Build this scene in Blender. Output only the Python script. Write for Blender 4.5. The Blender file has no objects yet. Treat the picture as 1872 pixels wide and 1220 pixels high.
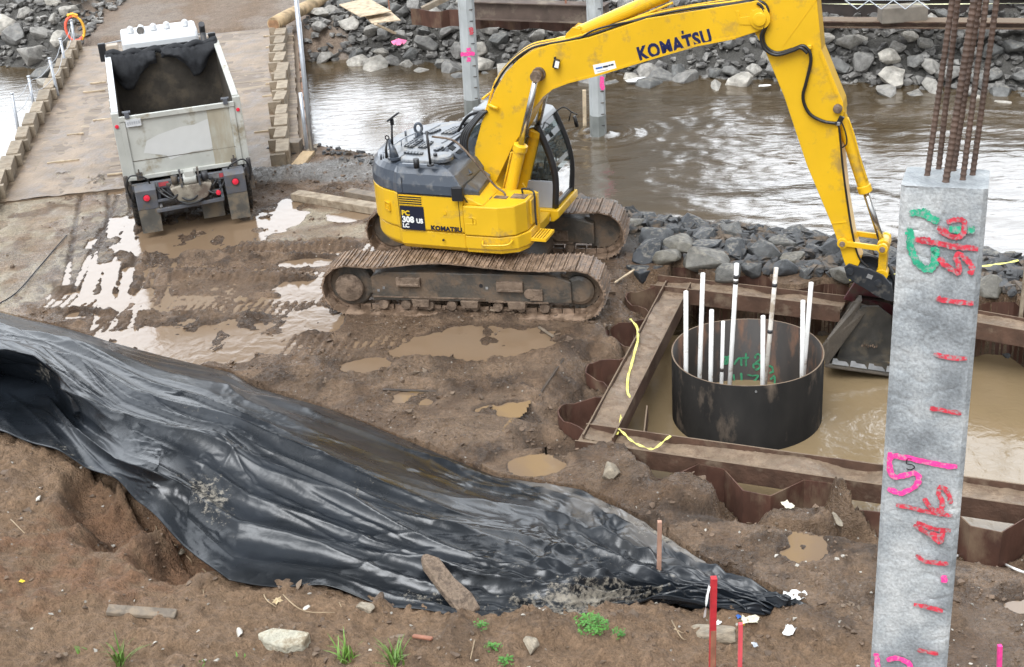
import bpy, bmesh, math, random
import numpy as np
from mathutils import Vector, Matrix, noise as mnoise
random.seed(7)
rng = np.random.RandomState(7)
SC = bpy.context.scene
COL = SC.collection
R = math.radians

# ---------------------------------------------------------------- camera
CAMH, FPX, PITCH, ROLL = 10.0, 2480.0, R(26.07), R(4.2)
FW = Vector((0, math.cos(PITCH), -math.sin(PITCH)))
RT = Vector((1, 0, 0))
UP = RT.cross(FW)
camd = bpy.data.cameras.new("camera")
cam = bpy.data.objects.new("camera", camd)
COL.objects.link(cam)
ir = RT * math.cos(ROLL) - UP * math.sin(ROLL)
iu = RT * math.sin(ROLL) + UP * math.cos(ROLL)
M = Matrix((ir, iu, -FW)).transposed().to_4x4()
M.translation = Vector((0, 0, CAMH))
cam.matrix_world = M
camd.sensor_fit = 'HORIZONTAL'; camd.sensor_width = 36.0
camd.lens = FPX / 1872 * 36.0
camd.clip_start = 0.1; camd.clip_end = 2000
SC.camera = cam

# ---------------------------------------------------------------- sky and sun (bright overcast)
SUN_EL, SUN_AZ = R(58), R(205)          # azimuth measured from +Y towards +X
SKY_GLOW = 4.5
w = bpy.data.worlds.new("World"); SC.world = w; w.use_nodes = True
nt = w.node_tree; nt.nodes.clear()
sky = nt.nodes.new('ShaderNodeTexSky'); sky.sky_type = 'NISHITA'; sky.sun_disc = False
sky.sun_elevation = SUN_EL; sky.sun_rotation = SUN_AZ
sky.air_density = 1.0; sky.dust_density = 6.0; sky.ozone_density = 1.0
hs = nt.nodes.new('ShaderNodeHueSaturation'); hs.inputs['Saturation'].default_value = 0.0
bg = nt.nodes.new('ShaderNodeBackground'); bg.inputs['Strength'].default_value = 0.15
wo = nt.nodes.new('ShaderNodeOutputWorld')
def wm(op, a, b=None, c=None):
    n = nt.nodes.new('ShaderNodeMath'); n.operation = op
    for i, v in enumerate((a, b, c)):
        if v is None: continue
        if isinstance(v, (int, float)): n.inputs[i].default_value = v
        else: nt.links.new(v, n.inputs[i])
    return n.outputs[0]
def wr(v, a, b, c=0.0, d=1.0):
    n = nt.nodes.new('ShaderNodeMapRange'); n.interpolation_type = 'SMOOTHSTEP'
    for i, q in enumerate((a, b, c, d)): n.inputs[1 + i].default_value = q
    nt.links.new(v, n.inputs[0]); return n.outputs[0]
# added sky glow over the far bank whitens reflections; dark patches keep some brown
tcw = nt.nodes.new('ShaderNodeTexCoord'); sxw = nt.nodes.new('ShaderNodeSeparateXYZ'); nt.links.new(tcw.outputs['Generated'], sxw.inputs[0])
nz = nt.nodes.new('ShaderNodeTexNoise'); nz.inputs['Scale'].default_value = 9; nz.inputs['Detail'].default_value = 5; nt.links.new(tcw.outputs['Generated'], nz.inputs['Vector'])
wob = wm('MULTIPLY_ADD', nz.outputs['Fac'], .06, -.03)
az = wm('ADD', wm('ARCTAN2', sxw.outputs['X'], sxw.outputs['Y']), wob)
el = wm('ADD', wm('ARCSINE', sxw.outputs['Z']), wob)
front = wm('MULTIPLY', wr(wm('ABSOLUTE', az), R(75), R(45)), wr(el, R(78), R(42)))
c1 = wm('MULTIPLY', wr(az, R(-2.5), R(2.5)), wr(az, R(12.0), R(8.5)))                                  # dark column shaped to turn the mid-river reflection brown
c2 = wm('MULTIPLY', wm('MULTIPLY', wr(az, R(-17.0), R(-15.8)), wr(az, R(19), R(17))), wr(el, R(23.9), R(24.9)))  # higher dark patch, added so puddles and pit water reflect brown
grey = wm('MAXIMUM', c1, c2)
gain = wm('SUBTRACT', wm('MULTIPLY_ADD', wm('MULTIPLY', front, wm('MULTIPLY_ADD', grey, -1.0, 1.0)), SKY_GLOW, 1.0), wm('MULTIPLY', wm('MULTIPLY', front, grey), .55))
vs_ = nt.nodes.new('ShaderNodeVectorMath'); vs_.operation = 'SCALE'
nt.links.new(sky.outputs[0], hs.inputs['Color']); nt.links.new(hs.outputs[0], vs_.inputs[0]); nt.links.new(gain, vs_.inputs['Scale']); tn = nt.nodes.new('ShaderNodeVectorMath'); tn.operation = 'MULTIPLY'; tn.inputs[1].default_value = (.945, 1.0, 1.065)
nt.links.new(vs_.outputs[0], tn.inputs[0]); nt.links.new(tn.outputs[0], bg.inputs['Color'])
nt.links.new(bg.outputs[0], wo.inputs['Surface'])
sl = bpy.data.lights.new("sun", 'SUN'); sl.energy = 1.1; sl.angle = R(40); sl.color = (1, 0.965, 0.915)
so = bpy.data.objects.new("sun", sl); COL.objects.link(so)
sd = Vector((math.sin(SUN_AZ) * math.cos(SUN_EL), math.cos(SUN_AZ) * math.cos(SUN_EL), math.sin(SUN_EL)))
so.rotation_euler = sd.to_track_quat('Z', 'Y').to_euler()
SC.view_settings.view_transform = 'Standard'; SC.view_settings.look = 'None'
SC.view_settings.gamma = 1.0; SC.view_settings.exposure = 0.45

# ---------------------------------------------------------------- helpers
CAM = Vector((0, 0, CAMH))
def ray(px, py):
    u = px - 936; v = py - 610
    a = u * math.cos(ROLL) - v * math.sin(ROLL)
    b = u * math.sin(ROLL) + v * math.cos(ROLL)
    return (FW * FPX + RT * a - UP * b).normalized()
def G(px, py, z=0.0):
    """point of the photograph -> world point at height z"""
    d = ray(px, py); return CAM + d * ((z - CAMH) / d.z)
def PL(px, py, p0, n):
    d = ray(px, py); return CAM + d * ((Vector(p0) - CAM).dot(n) / d.dot(n))

def sstep(a, b, x):
    t = np.clip((x - a) / (b - a), 0, 1); return t * t * (3 - 2 * t)
def _hash(ix, iy, seed):
    h = (ix.astype(np.int64) * 374761393 + iy.astype(np.int64) * 668265263 + seed * 1442695041) & 0xffffffff
    h = ((h ^ (h >> 13)) * 1274126177) & 0xffffffff
    return ((h ^ (h >> 16)) & 0xffff) / 65535.0
def vnoise(x, y, seed=0):
    xi = np.floor(x); yi = np.floor(y); fx = x - xi; fy = y - yi
    fx = fx * fx * (3 - 2 * fx); fy = fy * fy * (3 - 2 * fy)
    a = _hash(xi, yi, seed); b = _hash(xi + 1, yi, seed); c = _hash(xi, yi + 1, seed); d = _hash(xi + 1, yi + 1, seed)
    return (a * (1 - fx) + b * fx) * (1 - fy) + (c * (1 - fx) + d * fx) * fy
def fbm(x, y, oct=4, seed=0, gain=.5):
    s = 0; a = 1; t = 0
    for i in range(oct):
        s = s + a * vnoise(x * 2 ** i + 17.3 * i, y * 2 ** i - 9.1 * i, seed + i); t += a; a *= gain
    return s / t

def link(o, parent=None):
    COL.objects.link(o)
    if parent is not None: o.parent = parent
    return o
def tag(o, label=None, cat=None, group=None, kind=None):
    if label: o['label'] = label
    if cat: o['category'] = cat
    if group: o['group'] = group
    if kind: o['kind'] = kind
    return o
def empty(name, loc, rz=0, label=None, cat=None, group=None):
    o = bpy.data.objects.new(name, None); COL.objects.link(o)
    o.location = loc; o.rotation_euler = (0, 0, rz); o.empty_display_size = .3
    return tag(o, label, cat, group)
def copy_tree(o, parent=None):
    c = o.copy(); COL.objects.link(c)
    if parent is not None: c.parent = parent
    for ch in list(o.children): copy_tree(ch, c)
    return c

def crv(pts, n=6):
    """Catmull-Rom through points"""
    P = [Vector(p) for p in pts]; P = [P[0] * 2 - P[1]] + P + [P[-1] * 2 - P[-2]]; out = []
    for i in range(1, len(P) - 2):
        for k in range(n):
            t = k / n; a, b, c, d = P[i - 1], P[i], P[i + 1], P[i + 2]
            out.append(.5 * ((2 * b) + (c - a) * t + (2 * a - 5 * b + 4 * c - d) * t * t + (3 * b - a - 3 * c + d) * t ** 3))
    out.append(P[-2]); return out
def V3(p, z=0): return Vector((p[0], p[1], z))
def zigzag(a, b, nrm, amp, pitch, phase=0, jit=.0):
    a = Vector(a[:2]); b = Vector(b[:2]); d = (b - a); L = d.length; d.normalize(); nrm = Vector(nrm[:2]).normalized(); P = []; t = -phase * pitch
    while t < L + pitch:
        for f, o_ in ((0, 0), (.24, 0), (.5, 1), (.76, 1)):
            s_ = t + f * pitch
            if -.01 <= s_ <= L + .3: P.append(a + d * s_ + nrm * (amp * o_ + random.uniform(-jit, jit)))
        t += pitch
    return P
class MB:
    """collects shapes, builds one mesh object"""
    def __init__(s): s.v = []; s.f = []; s.m = []; s.sm = []
    def add(s, vs, fs, mi=0, smooth=False):
        o = len(s.v); s.v += [tuple(p) for p in vs]
        for f in fs: s.f.append([i + o for i in f]); s.m.append(mi); s.sm.append(smooth)
        return s
    def box(s, c, d, rot=None, mi=0, taper=1.0):
        x, y, z = [k / 2 for k in d]
        vs = [Vector((sx * x * (taper if sz > 0 else 1), sy * y * (taper if sz > 0 else 1), sz * z)) for sx in (-1, 1) for sy in (-1, 1) for sz in (-1, 1)]
        if rot is not None: vs = [rot @ p for p in vs]
        c = Vector(c); vs = [p + c for p in vs]
        return s.add(vs, [(0, 1, 3, 2), (4, 6, 7, 5), (0, 4, 5, 1), (2, 3, 7, 6), (0, 2, 6, 4), (1, 5, 7, 3)], mi)
    def beam(s, a, b, w_, h_, up=(0, 0, 1), mi=0):
        a = Vector(a); b = Vector(b); d = (b - a); L = d.length; d.normalize()
        y = Vector(up).cross(d)
        if y.length < 1e-4: y = Vector((1, 0, 0)).cross(d)
        y.normalize(); z = d.cross(y)
        rot = Matrix((d, y, z)).transposed()
        return s.box((a + b) / 2, (L, w_, h_), rot, mi)
    def prism(s, poly, axis, a, b, mi=0, smooth=False):
        """poly: 2D points; axis 'y': (x,z) extruded from y=a to b; 'z': (x,y); 'x': (y,z)"""
        n = len(poly)
        def P(p, t):
            return {'y': (p[0], t, p[1]), 'z': (p[0], p[1], t), 'x': (t, p[0], p[1])}[axis]
        vs = [P(p, a) for p in poly] + [P(p, b) for p in poly]
        s.add(vs, [list(range(n)), list(range(2 * n - 1, n - 1, -1))], mi)
        o = len(s.v) - 2 * n
        for i in range(n):
            j = (i + 1) % n
            s.f.append([o + i, o + n + i, o + n + j, o + j]); s.m.append(mi); s.sm.append(smooth)
        return s
    def tube(s, pts, r, n=8, mi=0, caps=True, smooth=True):
        pts = [Vector(p) for p in pts]; k = len(pts)
        rs = r if isinstance(r, (list, tuple)) else [r] * k
        prev = None; o = len(s.v)
        for i, p in enumerate(pts):
            d = (pts[min(i + 1, k - 1)] - pts[max(i - 1, 0)]).normalized()
            if prev is None:
                prev = d.orthogonal().normalized()
            u = (prev - d * prev.dot(d)).normalized(); prev = u; v = d.cross(u)
            for q in range(n):
                t = 2 * math.pi * q / n
                s.v.append(tuple(p + (u * math.cos(t) + v * math.sin(t)) * rs[i]))
        for i in range(k - 1):
            for q in range(n):
                a = o + i * n + q; b = o + i * n + (q + 1) % n
                s.f.append([a, b, b + n, a + n]); s.m.append(mi); s.sm.append(smooth)
        if caps:
            s.f.append([o + q for q in range(n)][::-1]); s.m.append(mi); s.sm.append(False)
            s.f.append([o + (k - 1) * n + q for q in range(n)]); s.m.append(mi); s.sm.append(False)
        return s
    def cyl(s, a, b, r, n=20, mi=0): return s.tube([a, b], r, n, mi)
    def lathe(s, prof, o, ax, n=24, mi=0):
        """prof: (r, t) along axis ax from o; closed ends when r=0"""
        ax = Vector(ax).normalized(); u = ax.orthogonal().normalized(); v = ax.cross(u); o = Vector(o)
        base = len(s.v); k = len(prof)
        for r_, t_ in prof:
            for q in range(n):
                a = 2 * math.pi * q / n
                s.v.append(tuple(o + ax * t_ + (u * math.cos(a) + v * math.sin(a)) * r_))
        for i in range(k - 1):
            for q in range(n):
                a = base + i * n + q; b = base + i * n + (q + 1) % n
                s.f.append([a, b, b + n, a + n]); s.m.append(mi); s.sm.append(False)
        s.f.append([base + q for q in range(n)][::-1]); s.m.append(mi); s.sm.append(False)
        s.f.append([base + (k - 1) * n + q for q in range(n)]); s.m.append(mi); s.sm.append(False)
        return s
    def build(s, name, mats, parent=None, bevel=0, seg=2, smooth_all=False, fix=True):
        me = bpy.data.meshes.new(name)
        me.from_pydata(s.v, [], s.f)
        if not isinstance(mats, (list, tuple)): mats = [mats]
        for m in mats: me.materials.append(m)
        me.polygons.foreach_set('material_index', s.m)
        me.polygons.foreach_set('use_smooth', [True] * len(s.f) if smooth_all else s.sm)
        if fix:
            bm = bmesh.new(); bm.from_mesh(me); bmesh.ops.recalc_face_normals(bm, faces=bm.faces); bm.to_mesh(me); bm.free()
        me.update()
        o = bpy.data.objects.new(name, me); link(o, parent)
        if bevel:
            b = o.modifiers.new('bevel', 'BEVEL'); b.width = bevel; b.segments = seg; b.limit_method = 'ANGLE'; b.angle_limit = R(35)
            b.harden_normals = False
        return o

# ---------------------------------------------------------------- materials
MATS = {}
def nodes_new(name):
    m = bpy.data.materials.new(name); m.use_nodes = True; nt = m.node_tree
    b = nt.nodes['Principled BSDF']; return m, nt, b
def mat(name, col, rough=.5, metal=0, var=.15, vscale=4, dirt=None, damt=.0, dscale=3, bump=0, bscale=30, spec=.5, drough=.8, stretch=(1, 1, 1), rand=0, coat=0, rvar=.0, up_dirt=0):
    """base colour with mottling, a second patchy dirt layer, and bump"""
    if name in MATS: return MATS[name]
    m, nt, b = nodes_new(name); N = nt.nodes; L = nt.links
    tc = N.new('ShaderNodeTexCoord'); mp = N.new('ShaderNodeMapping'); mp.inputs['Scale'].default_value = stretch
    L.new(tc.outputs['Object'], mp.inputs['Vector'])
    n1 = N.new('ShaderNodeTexNoise'); n1.inputs['Scale'].default_value = vscale; n1.inputs['Detail'].default_value = 6
    L.new(mp.outputs[0], n1.inputs['Vector'])
    mr = N.new('ShaderNodeMapRange'); mr.inputs[1].default_value = .3; mr.inputs[2].default_value = .7
    mr.inputs[3].default_value = 1 - var; mr.inputs[4].default_value = 1 + var
    L.new(n1.outputs['Fac'], mr.inputs[0])
    vm = N.new('ShaderNodeVectorMath'); vm.operation = 'SCALE'; vm.inputs[0].default_value = col[:3]
    L.new(mr.outputs[0], vm.inputs['Scale'])
    out = vm.outputs[0]
    if rand:
        oi = N.new('ShaderNodeObjectInfo'); m2 = N.new('ShaderNodeMapRange'); m2.inputs[3].default_value = 1 - rand; m2.inputs[4].default_value = 1 + rand
        L.new(oi.outputs['Random'], m2.inputs[0]); v2 = N.new('ShaderNodeVectorMath'); v2.operation = 'SCALE'
        L.new(out, v2.inputs[0]); L.new(m2.outputs[0], v2.inputs['Scale']); out = v2.outputs[0]
    rough_out = None
    if damt > 0:
        n2 = N.new('ShaderNodeTexNoise'); n2.inputs['Scale'].default_value = dscale; n2.inputs['Detail'].default_value = 9; n2.inputs['Roughness'].default_value = .65
        L.new(mp.outputs[0], n2.inputs['Vector'])
        fac = n2.outputs['Fac']
        if up_dirt:
            ge = N.new('ShaderNodeNewGeometry'); sx = N.new('ShaderNodeSeparateXYZ'); L.new(ge.outputs['Normal'], sx.inputs[0])
            ma = N.new('ShaderNodeMath'); ma.operation = 'MULTIPLY_ADD'; ma.inputs[1].default_value = up_dirt
            L.new(sx.outputs['Z'], ma.inputs[0]); L.new(fac, ma.inputs[2]); fac = ma.outputs[0]
        r2 = N.new('ShaderNodeMapRange'); c = .72 - .45 * damt
        r2.inputs[1].default_value = c - .06; r2.inputs[2].default_value = c + .08
        L.new(fac, r2.inputs[0])
        mx = N.new('ShaderNodeMix'); mx.data_type = 'RGBA'; L.new(r2.outputs[0], mx.inputs['Factor'])
        L.new(out, mx.inputs['A']); mx.inputs['B'].default_value = (*dirt, 1); out = mx.outputs['Result']
        r3 = N.new('ShaderNodeMapRange'); r3.inputs[3].default_value = rough; r3.inputs[4].default_value = drough
        L.new(r2.outputs[0], r3.inputs[0]); rough_out = r3.outputs[0]
    L.new(out, b.inputs['Base Color'])
    b.inputs['Roughness'].default_value = rough
    if rough_out is not None: L.new(rough_out, b.inputs['Roughness'])
    elif rvar:
        r3 = N.new('ShaderNodeMapRange'); r3.inputs[1].default_value = .3; r3.inputs[2].default_value = .7
        r3.inputs[3].default_value = max(.03, rough - rvar); r3.inputs[4].default_value = rough + rvar
        L.new(n1.outputs['Fac'], r3.inputs[0]); L.new(r3.outputs[0], b.inputs['Roughness'])
    b.inputs['Metallic'].default_value = metal
    b.inputs['Specular IOR Level'].default_value = spec
    if coat: b.inputs['Coat Weight'].default_value = coat; b.inputs['Coat Roughness'].default_value = .12
    if bump:
        n3 = N.new('ShaderNodeTexNoise'); n3.inputs['Scale'].default_value = bscale; n3.inputs['Detail'].default_value = 6
        L.new(mp.outputs[0], n3.inputs['Vector'])
        bp = N.new('ShaderNodeBump'); bp.inputs['Strength'].default_value = min(1, bump); bp.inputs['Distance'].default_value = .02 * max(1, bump)
        L.new(n3.outputs['Fac'], bp.inputs['Height']); L.new(bp.outputs[0], b.inputs['Normal'])
    MATS[name] = m
    return m
MUD = (.17, .115, .07); MUDD = (.085, .055, .034)
M_yel = mat('yellow_paint', (.74, .435, .013), .34, var=.06, vscale=1.5, dirt=(.42, .26, .05), damt=.24, dscale=2.5, drough=.5, coat=.2, bump=.05, bscale=3)
M_yel2 = mat('yellow_paint_body', (.72, .43, .016), .36, var=.05, vscale=2, dirt=(.36, .24, .08), damt=.2, dscale=2.2, drough=.6, coat=.15)
M_hood = mat('slate_paint', (.062, .073, .092), .3, var=.1, vscale=3, dirt=(.16, .16, .16), damt=.25, dscale=5, coat=.3)
M_hoodtop = mat('slate_deck', (.105, .115, .13), .28, var=.12, vscale=3, dirt=(.3, .29, .27), damt=.35, dscale=4, coat=.3)
M_blk = mat('black_plastic', (.018, .018, .02), .4, var=.2)
M_grille = mat('grille_black', (.02, .022, .025), .6, var=.1)
M_rub = mat('hose_rubber', (.015, .015, .016), .38, var=.2, dirt=(.10, .08, .06), damt=.15, dscale=12)
M_chr = mat('chrome_rod', (.55, .54, .52), .22, metal=1, var=.1, dirt=(.2, .16, .12), damt=.2, dscale=3, drough=.5)
M_trk = mat('track_mud', (.26, .18, .125), .62, var=.3, vscale=6, dirt=(.13, .085, .055), damt=.5, dscale=5, bump=.8, bscale=25, drough=.4)
M_und = mat('undercarriage', (.075, .066, .055), .45, var=.25, vscale=3, dirt=(.15, .105, .07), damt=.48, dscale=2.5, bump=.6, bscale=20)
M_undc = mat('sprocket_mud', (.19, .135, .095), .6, var=.3, vscale=5, dirt=(.09, .06, .04), damt=.4, dscale=6, bump=.8, bscale=25)
M_gry = mat('cab_grey', (.30, .32, .35), .35, var=.05, dirt=(.3, .27, .22), damt=.15)
M_decal = mat('decal_dark', (.012, .014, .03), .45, var=.05)
M_decalw = mat('decal_white', (.8, .8, .78), .45, var=.05)
M_decaly = mat('decal_yellow', (.75, .5, .03), .45, var=.05)
M_decalb = mat('decal_blue', (.03, .12, .4), .45, var=.05)
M_navy = mat('decal_navy', (.010, .016, .075), .4, var=.05)
M_coup = mat('coupler_black', (.02, .023, .028), .38, var=.2, dirt=(.10, .09, .075), damt=.25, dscale=5)
M_maroon = mat('maroon_paint', (.075, .018, .02), .4, var=.2, dirt=(.07, .05, .035), damt=.4, dscale=4)
M_buck = mat('bucket_steel', (.05, .046, .04), .42, var=.3, vscale=4, dirt=(.10, .08, .055), damt=.4, dscale=3, bump=.4, bscale=12)
M_buckl = mat('bucket_plate', (.078, .064, .050), .5, var=.3, vscale=5, dirt=(.07, .055, .04), damt=.4, dscale=5, bump=.4)
M_steelg = mat('cutting_steel', (.3, .3, .3), .4, metal=.4, var=.3, vscale=6)
M_rust = mat('rusty_steel', (.085, .046, .030), .6, var=.35, vscale=4, dirt=(.18, .13, .088), damt=.28, dscale=2.2, bump=.5, bscale=20, drough=.85, up_dirt=.22)
M_rustd = mat('rusty_sheet', (.080, .036, .024), .6, var=.4, vscale=3, dirt=(.16, .105, .065), damt=.34, dscale=1.8, bump=.4, bscale=14, drough=.85, stretch=(1, 1, .5))
M_case = mat('casing_steel', (.012, .0105, .009), .68, spec=.15, var=.4, vscale=2.5, dirt=(.10, .075, .055), damt=.3, dscale=1.6, bump=.3, bscale=10, stretch=(1, 1, .45))
M_casein = mat('casing_inside', (.022, .016, .012), .6, var=.4, vscale=4, dirt=(.14, .07, .04), damt=.35, dscale=2.5, stretch=(1, 1, .3))
M_pvc = mat('pvc_white', (.75, .74, .71), .35, var=.05, vscale=6, dirt=(.42, .36, .3), damt=.22, dscale=7)
M_tape = mat('yellow_tape', (.78, .72, .18), .45, var=.15, vscale=12, dirt=(.4, .35, .2), damt=.2, dscale=8)
M_wood = mat('old_timber', (.29, .235, .17), .75, var=.3, vscale=5, dirt=(.20, .15, .10), damt=.4, dscale=4, bump=.5, bscale=18, stretch=(1, 1, 1), rand=.22)
M_woodl = mat('pale_timber', (.48, .38, .26), .75, var=.25, vscale=5, dirt=(.22, .17, .12), damt=.25, dscale=4, bump=.4, bscale=18, rand=.12)
M_log = mat('peeled_log', (.46, .33, .19), .7, var=.25, vscale=4, dirt=(.25, .18, .1), damt=.35, dscale=3, bump=.5, stretch=(.3, 1, 1))
M_wood_d = mat('wet_plank', (.17, .135, .10), .6, var=.3, vscale=6, dirt=(.26, .2, .14), damt=.35, dscale=5, bump=.5)
M_galv = mat('galvanised', (.45, .47, .50), .4, metal=.5, var=.15, vscale=5)
M_stk = mat('stake_wood', (.30, .13, .08), .7, var=.25, vscale=9, bump=.3)
M_red = mat('marker_red', (.50, .03, .04), .6, var=.15, vscale=12)
M_pink = mat('marker_pink', (.85, .06, .30), .65, var=.15, vscale=20)
M_green = mat('marker_green', (.02, .40, .20), .65, var=.2, vscale=20)
M_cred = mat('spray_red', (.55, .035, .06), .7, var=.3, vscale=24, dirt=(.30, .26, .26), damt=.40, dscale=45)
M_cpink = mat('spray_pink', (.88, .05, .30), .7, var=.2, vscale=24, dirt=(.42, .34, .36), damt=.30, dscale=45)
M_cgreen = mat('spray_green', (.02, .36, .20), .7, var=.3, vscale=24, dirt=(.28, .32, .30), damt=.40, dscale=45)
M_rebar = mat('rebar_rust', (.10, .062, .045), .65, var=.35, vscale=10, dirt=(.055, .05, .05), damt=.35, dscale=6)
M_white = mat('white_paint', (.60, .61, .62), .3, var=.05, dirt=(.5, .48, .43), damt=.15, dscale=3, coat=.2)
M_bed = mat('bed_paint', (.46, .46, .42), .45, var=.12, vscale=2, dirt=(.27, .23, .16), damt=.26, dscale=2.2, drough=.7)
M_bedin = mat('bed_inside', (.035, .029, .022), .6, var=.35, vscale=3, dirt=(.075, .06, .042), damt=.4, dscale=2.5, bump=.5, bscale=8)
M_dark = mat('chassis_dark', (.045, .045, .05), .5, var=.3, vscale=5, dirt=(.11, .085, .06), damt=.4, dscale=4, bump=.3)
M_fend = mat('fender_grey', (.10, .105, .12), .5, var=.15, vscale=5, dirt=(.13, .11, .085), damt=.35, dscale=4)
M_flap = mat('mud_flap', (.075, .07, .06), .6, var=.2, vscale=5, dirt=(.15, .12, .085), damt=.45, dscale=4)
M_tyre = mat('tyre', (.02, .019, .018), .6, var=.3, vscale=8, dirt=(.09, .065, .045), damt=.4, dscale=5, bump=.5)
M_mesh = mat('tarp_mesh', (.013, .014, .017), .75, var=.3, vscale=20, bump=.6, bscale=8)
M_lens = mat('red_lens', (.7, .03, .06), .2, var=.05)
# ================================================================ ground
WR, WP = -1.0, -1.05                    # water level of the river and of the pit
EXC_O = Vector((-.45, 22.75, 0)); TRK_A = R(-13.3); UPP_A = R(-22)
ZN0, ZN1 = G(1043, 800, -.12), G(1043 + 2.05 * 572, 800 + 2.05 * 95, -.12)
def _ln(a, b, t): return a + (b - a) * t
WN0, WN1 = G(1062, 797, -.1), G(1613, 876, -.1); WN1 = WN0 + (WN1 - WN0) * 2.2
_nd = (WN1 - WN0).normalized(); _nn = Vector((_nd.y, -_nd.x, 0)); near_d = _nd.to_2d()
WN0 = WN0 + _nd * 0
WL0, WL1 = G(1093, 806, -.1), G(1240, 522, -.1); WF0, WF1 = G(1196, 517, -.1), G(1541, 556, -.1)
_ld = (WL1 - WL0).normalized(); _fd = (WF1 - WF0).normalized()
ZNN = _nn; ZLN = Vector((-_ld.y, _ld.x, 0)); ZFN = Vector((-_fd.y, _fd.x, 0))
ZN0 = WN0 + _nn * .29 - _nd * .35; ZN1 = WN1 + _nn * .29
ZL0 = WL0 + ZLN * .26 + _ld * .1; ZL1 = WL1 + ZLN * .26 + _ld * .15
ZF0 = WF0 + ZFN * .26 - _fd * .1; ZF1 = WF1 + ZFN * .26 + _fd * 9
pit_nl = ZN0.to_2d(); pit_fl = ZL1.to_2d()
NW = zigzag(ZN0, ZN1, ZNN, .50, 1.46, .50, .012)
LW = zigzag(ZL0, ZL1, ZLN, .48, 1.38, .15, .04)
FWL = zigzag(ZF0, ZF1, ZFN, .42, 1.4, .35, .02)
PITP = [p.to_2d() for p in crv([V3(p) for p in LW], 4)] + [p.copy() for p in FWL] + [p.copy() for p in NW[::-1]]

def ell(X, Y, px, py, rx, ry, nz=None, soft=.25, warp=.35, rot=0):
    """soft-edged irregular patch on the ground round the point seen at (px, py)"""
    c = GS(px, py); d = (c - CAM).length; s = d / FPX
    rx *= s; ry *= s * d / (CAMH - c.z)
    dx = X - c.x; dy = Y - c.y
    if rot: dx, dy = dx * math.cos(rot) + dy * math.sin(rot), -dx * math.sin(rot) + dy * math.cos(rot)
    r = np.sqrt((dx / rx) ** 2 + (dy / ry) ** 2)
    if nz is not None: r = r + (nz - .5) * 2 * warp
    return 1 - sstep(1 - soft, 1 + soft, r)
def band(X, Y, a, b, w_, soft=.3, nz=None, warp=.3):
    """capsule patch between two photo points"""
    a = GS(*a); b = GS(*b); dx = b.x - a.x; dy = b.y - a.y; L = dx * dx + dy * dy
    t = np.clip(((X - a.x) * dx + (Y - a.y) * dy) / L, 0, 1)
    r = np.hypot(X - a.x - t * dx, Y - a.y - t * dy) / w_
    if nz is not None: r = r + (nz - .5) * 2 * warp
    return 1 - sstep(1 - soft, 1 + soft, r)
def inpoly(X, Y, P):
    ins = np.zeros(X.shape, bool); n = len(P)
    for i in range(n):
        x1, y1 = P[i][:2]; x2, y2 = P[(i + 1) % n][:2]
        if y1 == y2: continue
        c = ((Y >= min(y1, y2)) & (Y < max(y1, y2)))
        ins ^= c & (X < (x2 - x1) * (Y - y1) / (y2 - y1) + x1)
    return ins
TOE = np.array([(-30, 31), (-14, 25.6), (-9.36, 22.88), (-6.5, 21.0), (-4.14, 19.33), (-.42, 15.95), (2.2, 13.5), (3.2, 12.6), (4.5, 11.0), (9, 7.5), (30, -4)])
SN = np.array([(-200, 20), (-30, 24), (-14, 29.2), (-11.8, 30.6), (-10.8, 32.2), (-5.8, 33.2), (-4.2, 32.9), (2.66, 27.6), (8.1, 24.8), (16, 20.9), (60, 0), (200, -60)])
SF = np.array([(-200, 90), (-30, 50), (-19, 46.6), (-14.5, 43.9), (-12.6, 43.4), (-5.4, 43.2), (1.6, 39.6), (7.6, 37.0), (13.7, 34.2), (30, 25), (60, 8), (200, -50)])
def mound(X, Y):
    d = np.interp(X, TOE[:, 0], TOE[:, 1]) - Y
    amp = np.interp(X, [-14, -6, -1, 2, 5, 9], [1.45, 1.3, .75, .38, .2, .15])
    m = sstep(0, 3.2, d) * amp + np.clip(d - 1.2, 0, 30) * np.interp(X, [-8, 0, 3, 6], [.07, .085, .06, .035])
    return m
def shape(X, Y):
    """large shape of the land without the small relief"""
    sn = np.interp(X, SN[:, 0], SN[:, 1]); sf = np.interp(X, SF[:, 0], SF[:, 1])
    h = mound(X, Y)
    nearb = sstep(-.2, np.interp(X, [0, 3], [1.7, 2.8]), sn - Y)                      # 1 on land, falls to the river
    h = h * nearb + (-1.6) * (1 - nearb)
    farb = sstep(-.3, 4.2, Y - sf)
    hf = -1.5 + farb * 2.15 + np.clip(Y - sf - 5, 0, 12) * .02
    app = sstep(-14.6, -13.4, X) * (1 - sstep(-5.4, -4.0, X))  # ramp of fill behind the bridge
    hf = np.where(Y > sf - .3, hf * (1 - app) + app * (-1.5 + sstep(0, 1.4, Y - sf) * 1.5), hf)
    return np.where(Y > (sn + sf) / 2, hf, h)
GRID = []
def shape_z(x, y):
    return float(shape(np.array([float(x)]), np.array([float(y)]))[0])
def ground_z(x, y):
    """height of the finished ground (or of the bare land shape before it is built)"""
    if not GRID: return shape_z(x, y)
    xs, ys, Z = GRID; i = int(np.clip(np.searchsorted(xs, x) - 1, 0, len(xs) - 2)); j = int(np.clip(np.searchsorted(ys, y) - 1, 0, len(ys) - 2))
    return float(Z[j:j + 2, i:i + 2].mean())
def GS(px, py, lift=0.0, zf=None):
    """photo point dropped on the land surface (+ lift)"""
    z = 0.0; zf = zf or ground_z
    for i in range(25):
        p = G(px, py, z); z += .6 * (zf(p.x, p.y) + lift - z)
    return G(px, py, z)

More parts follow.
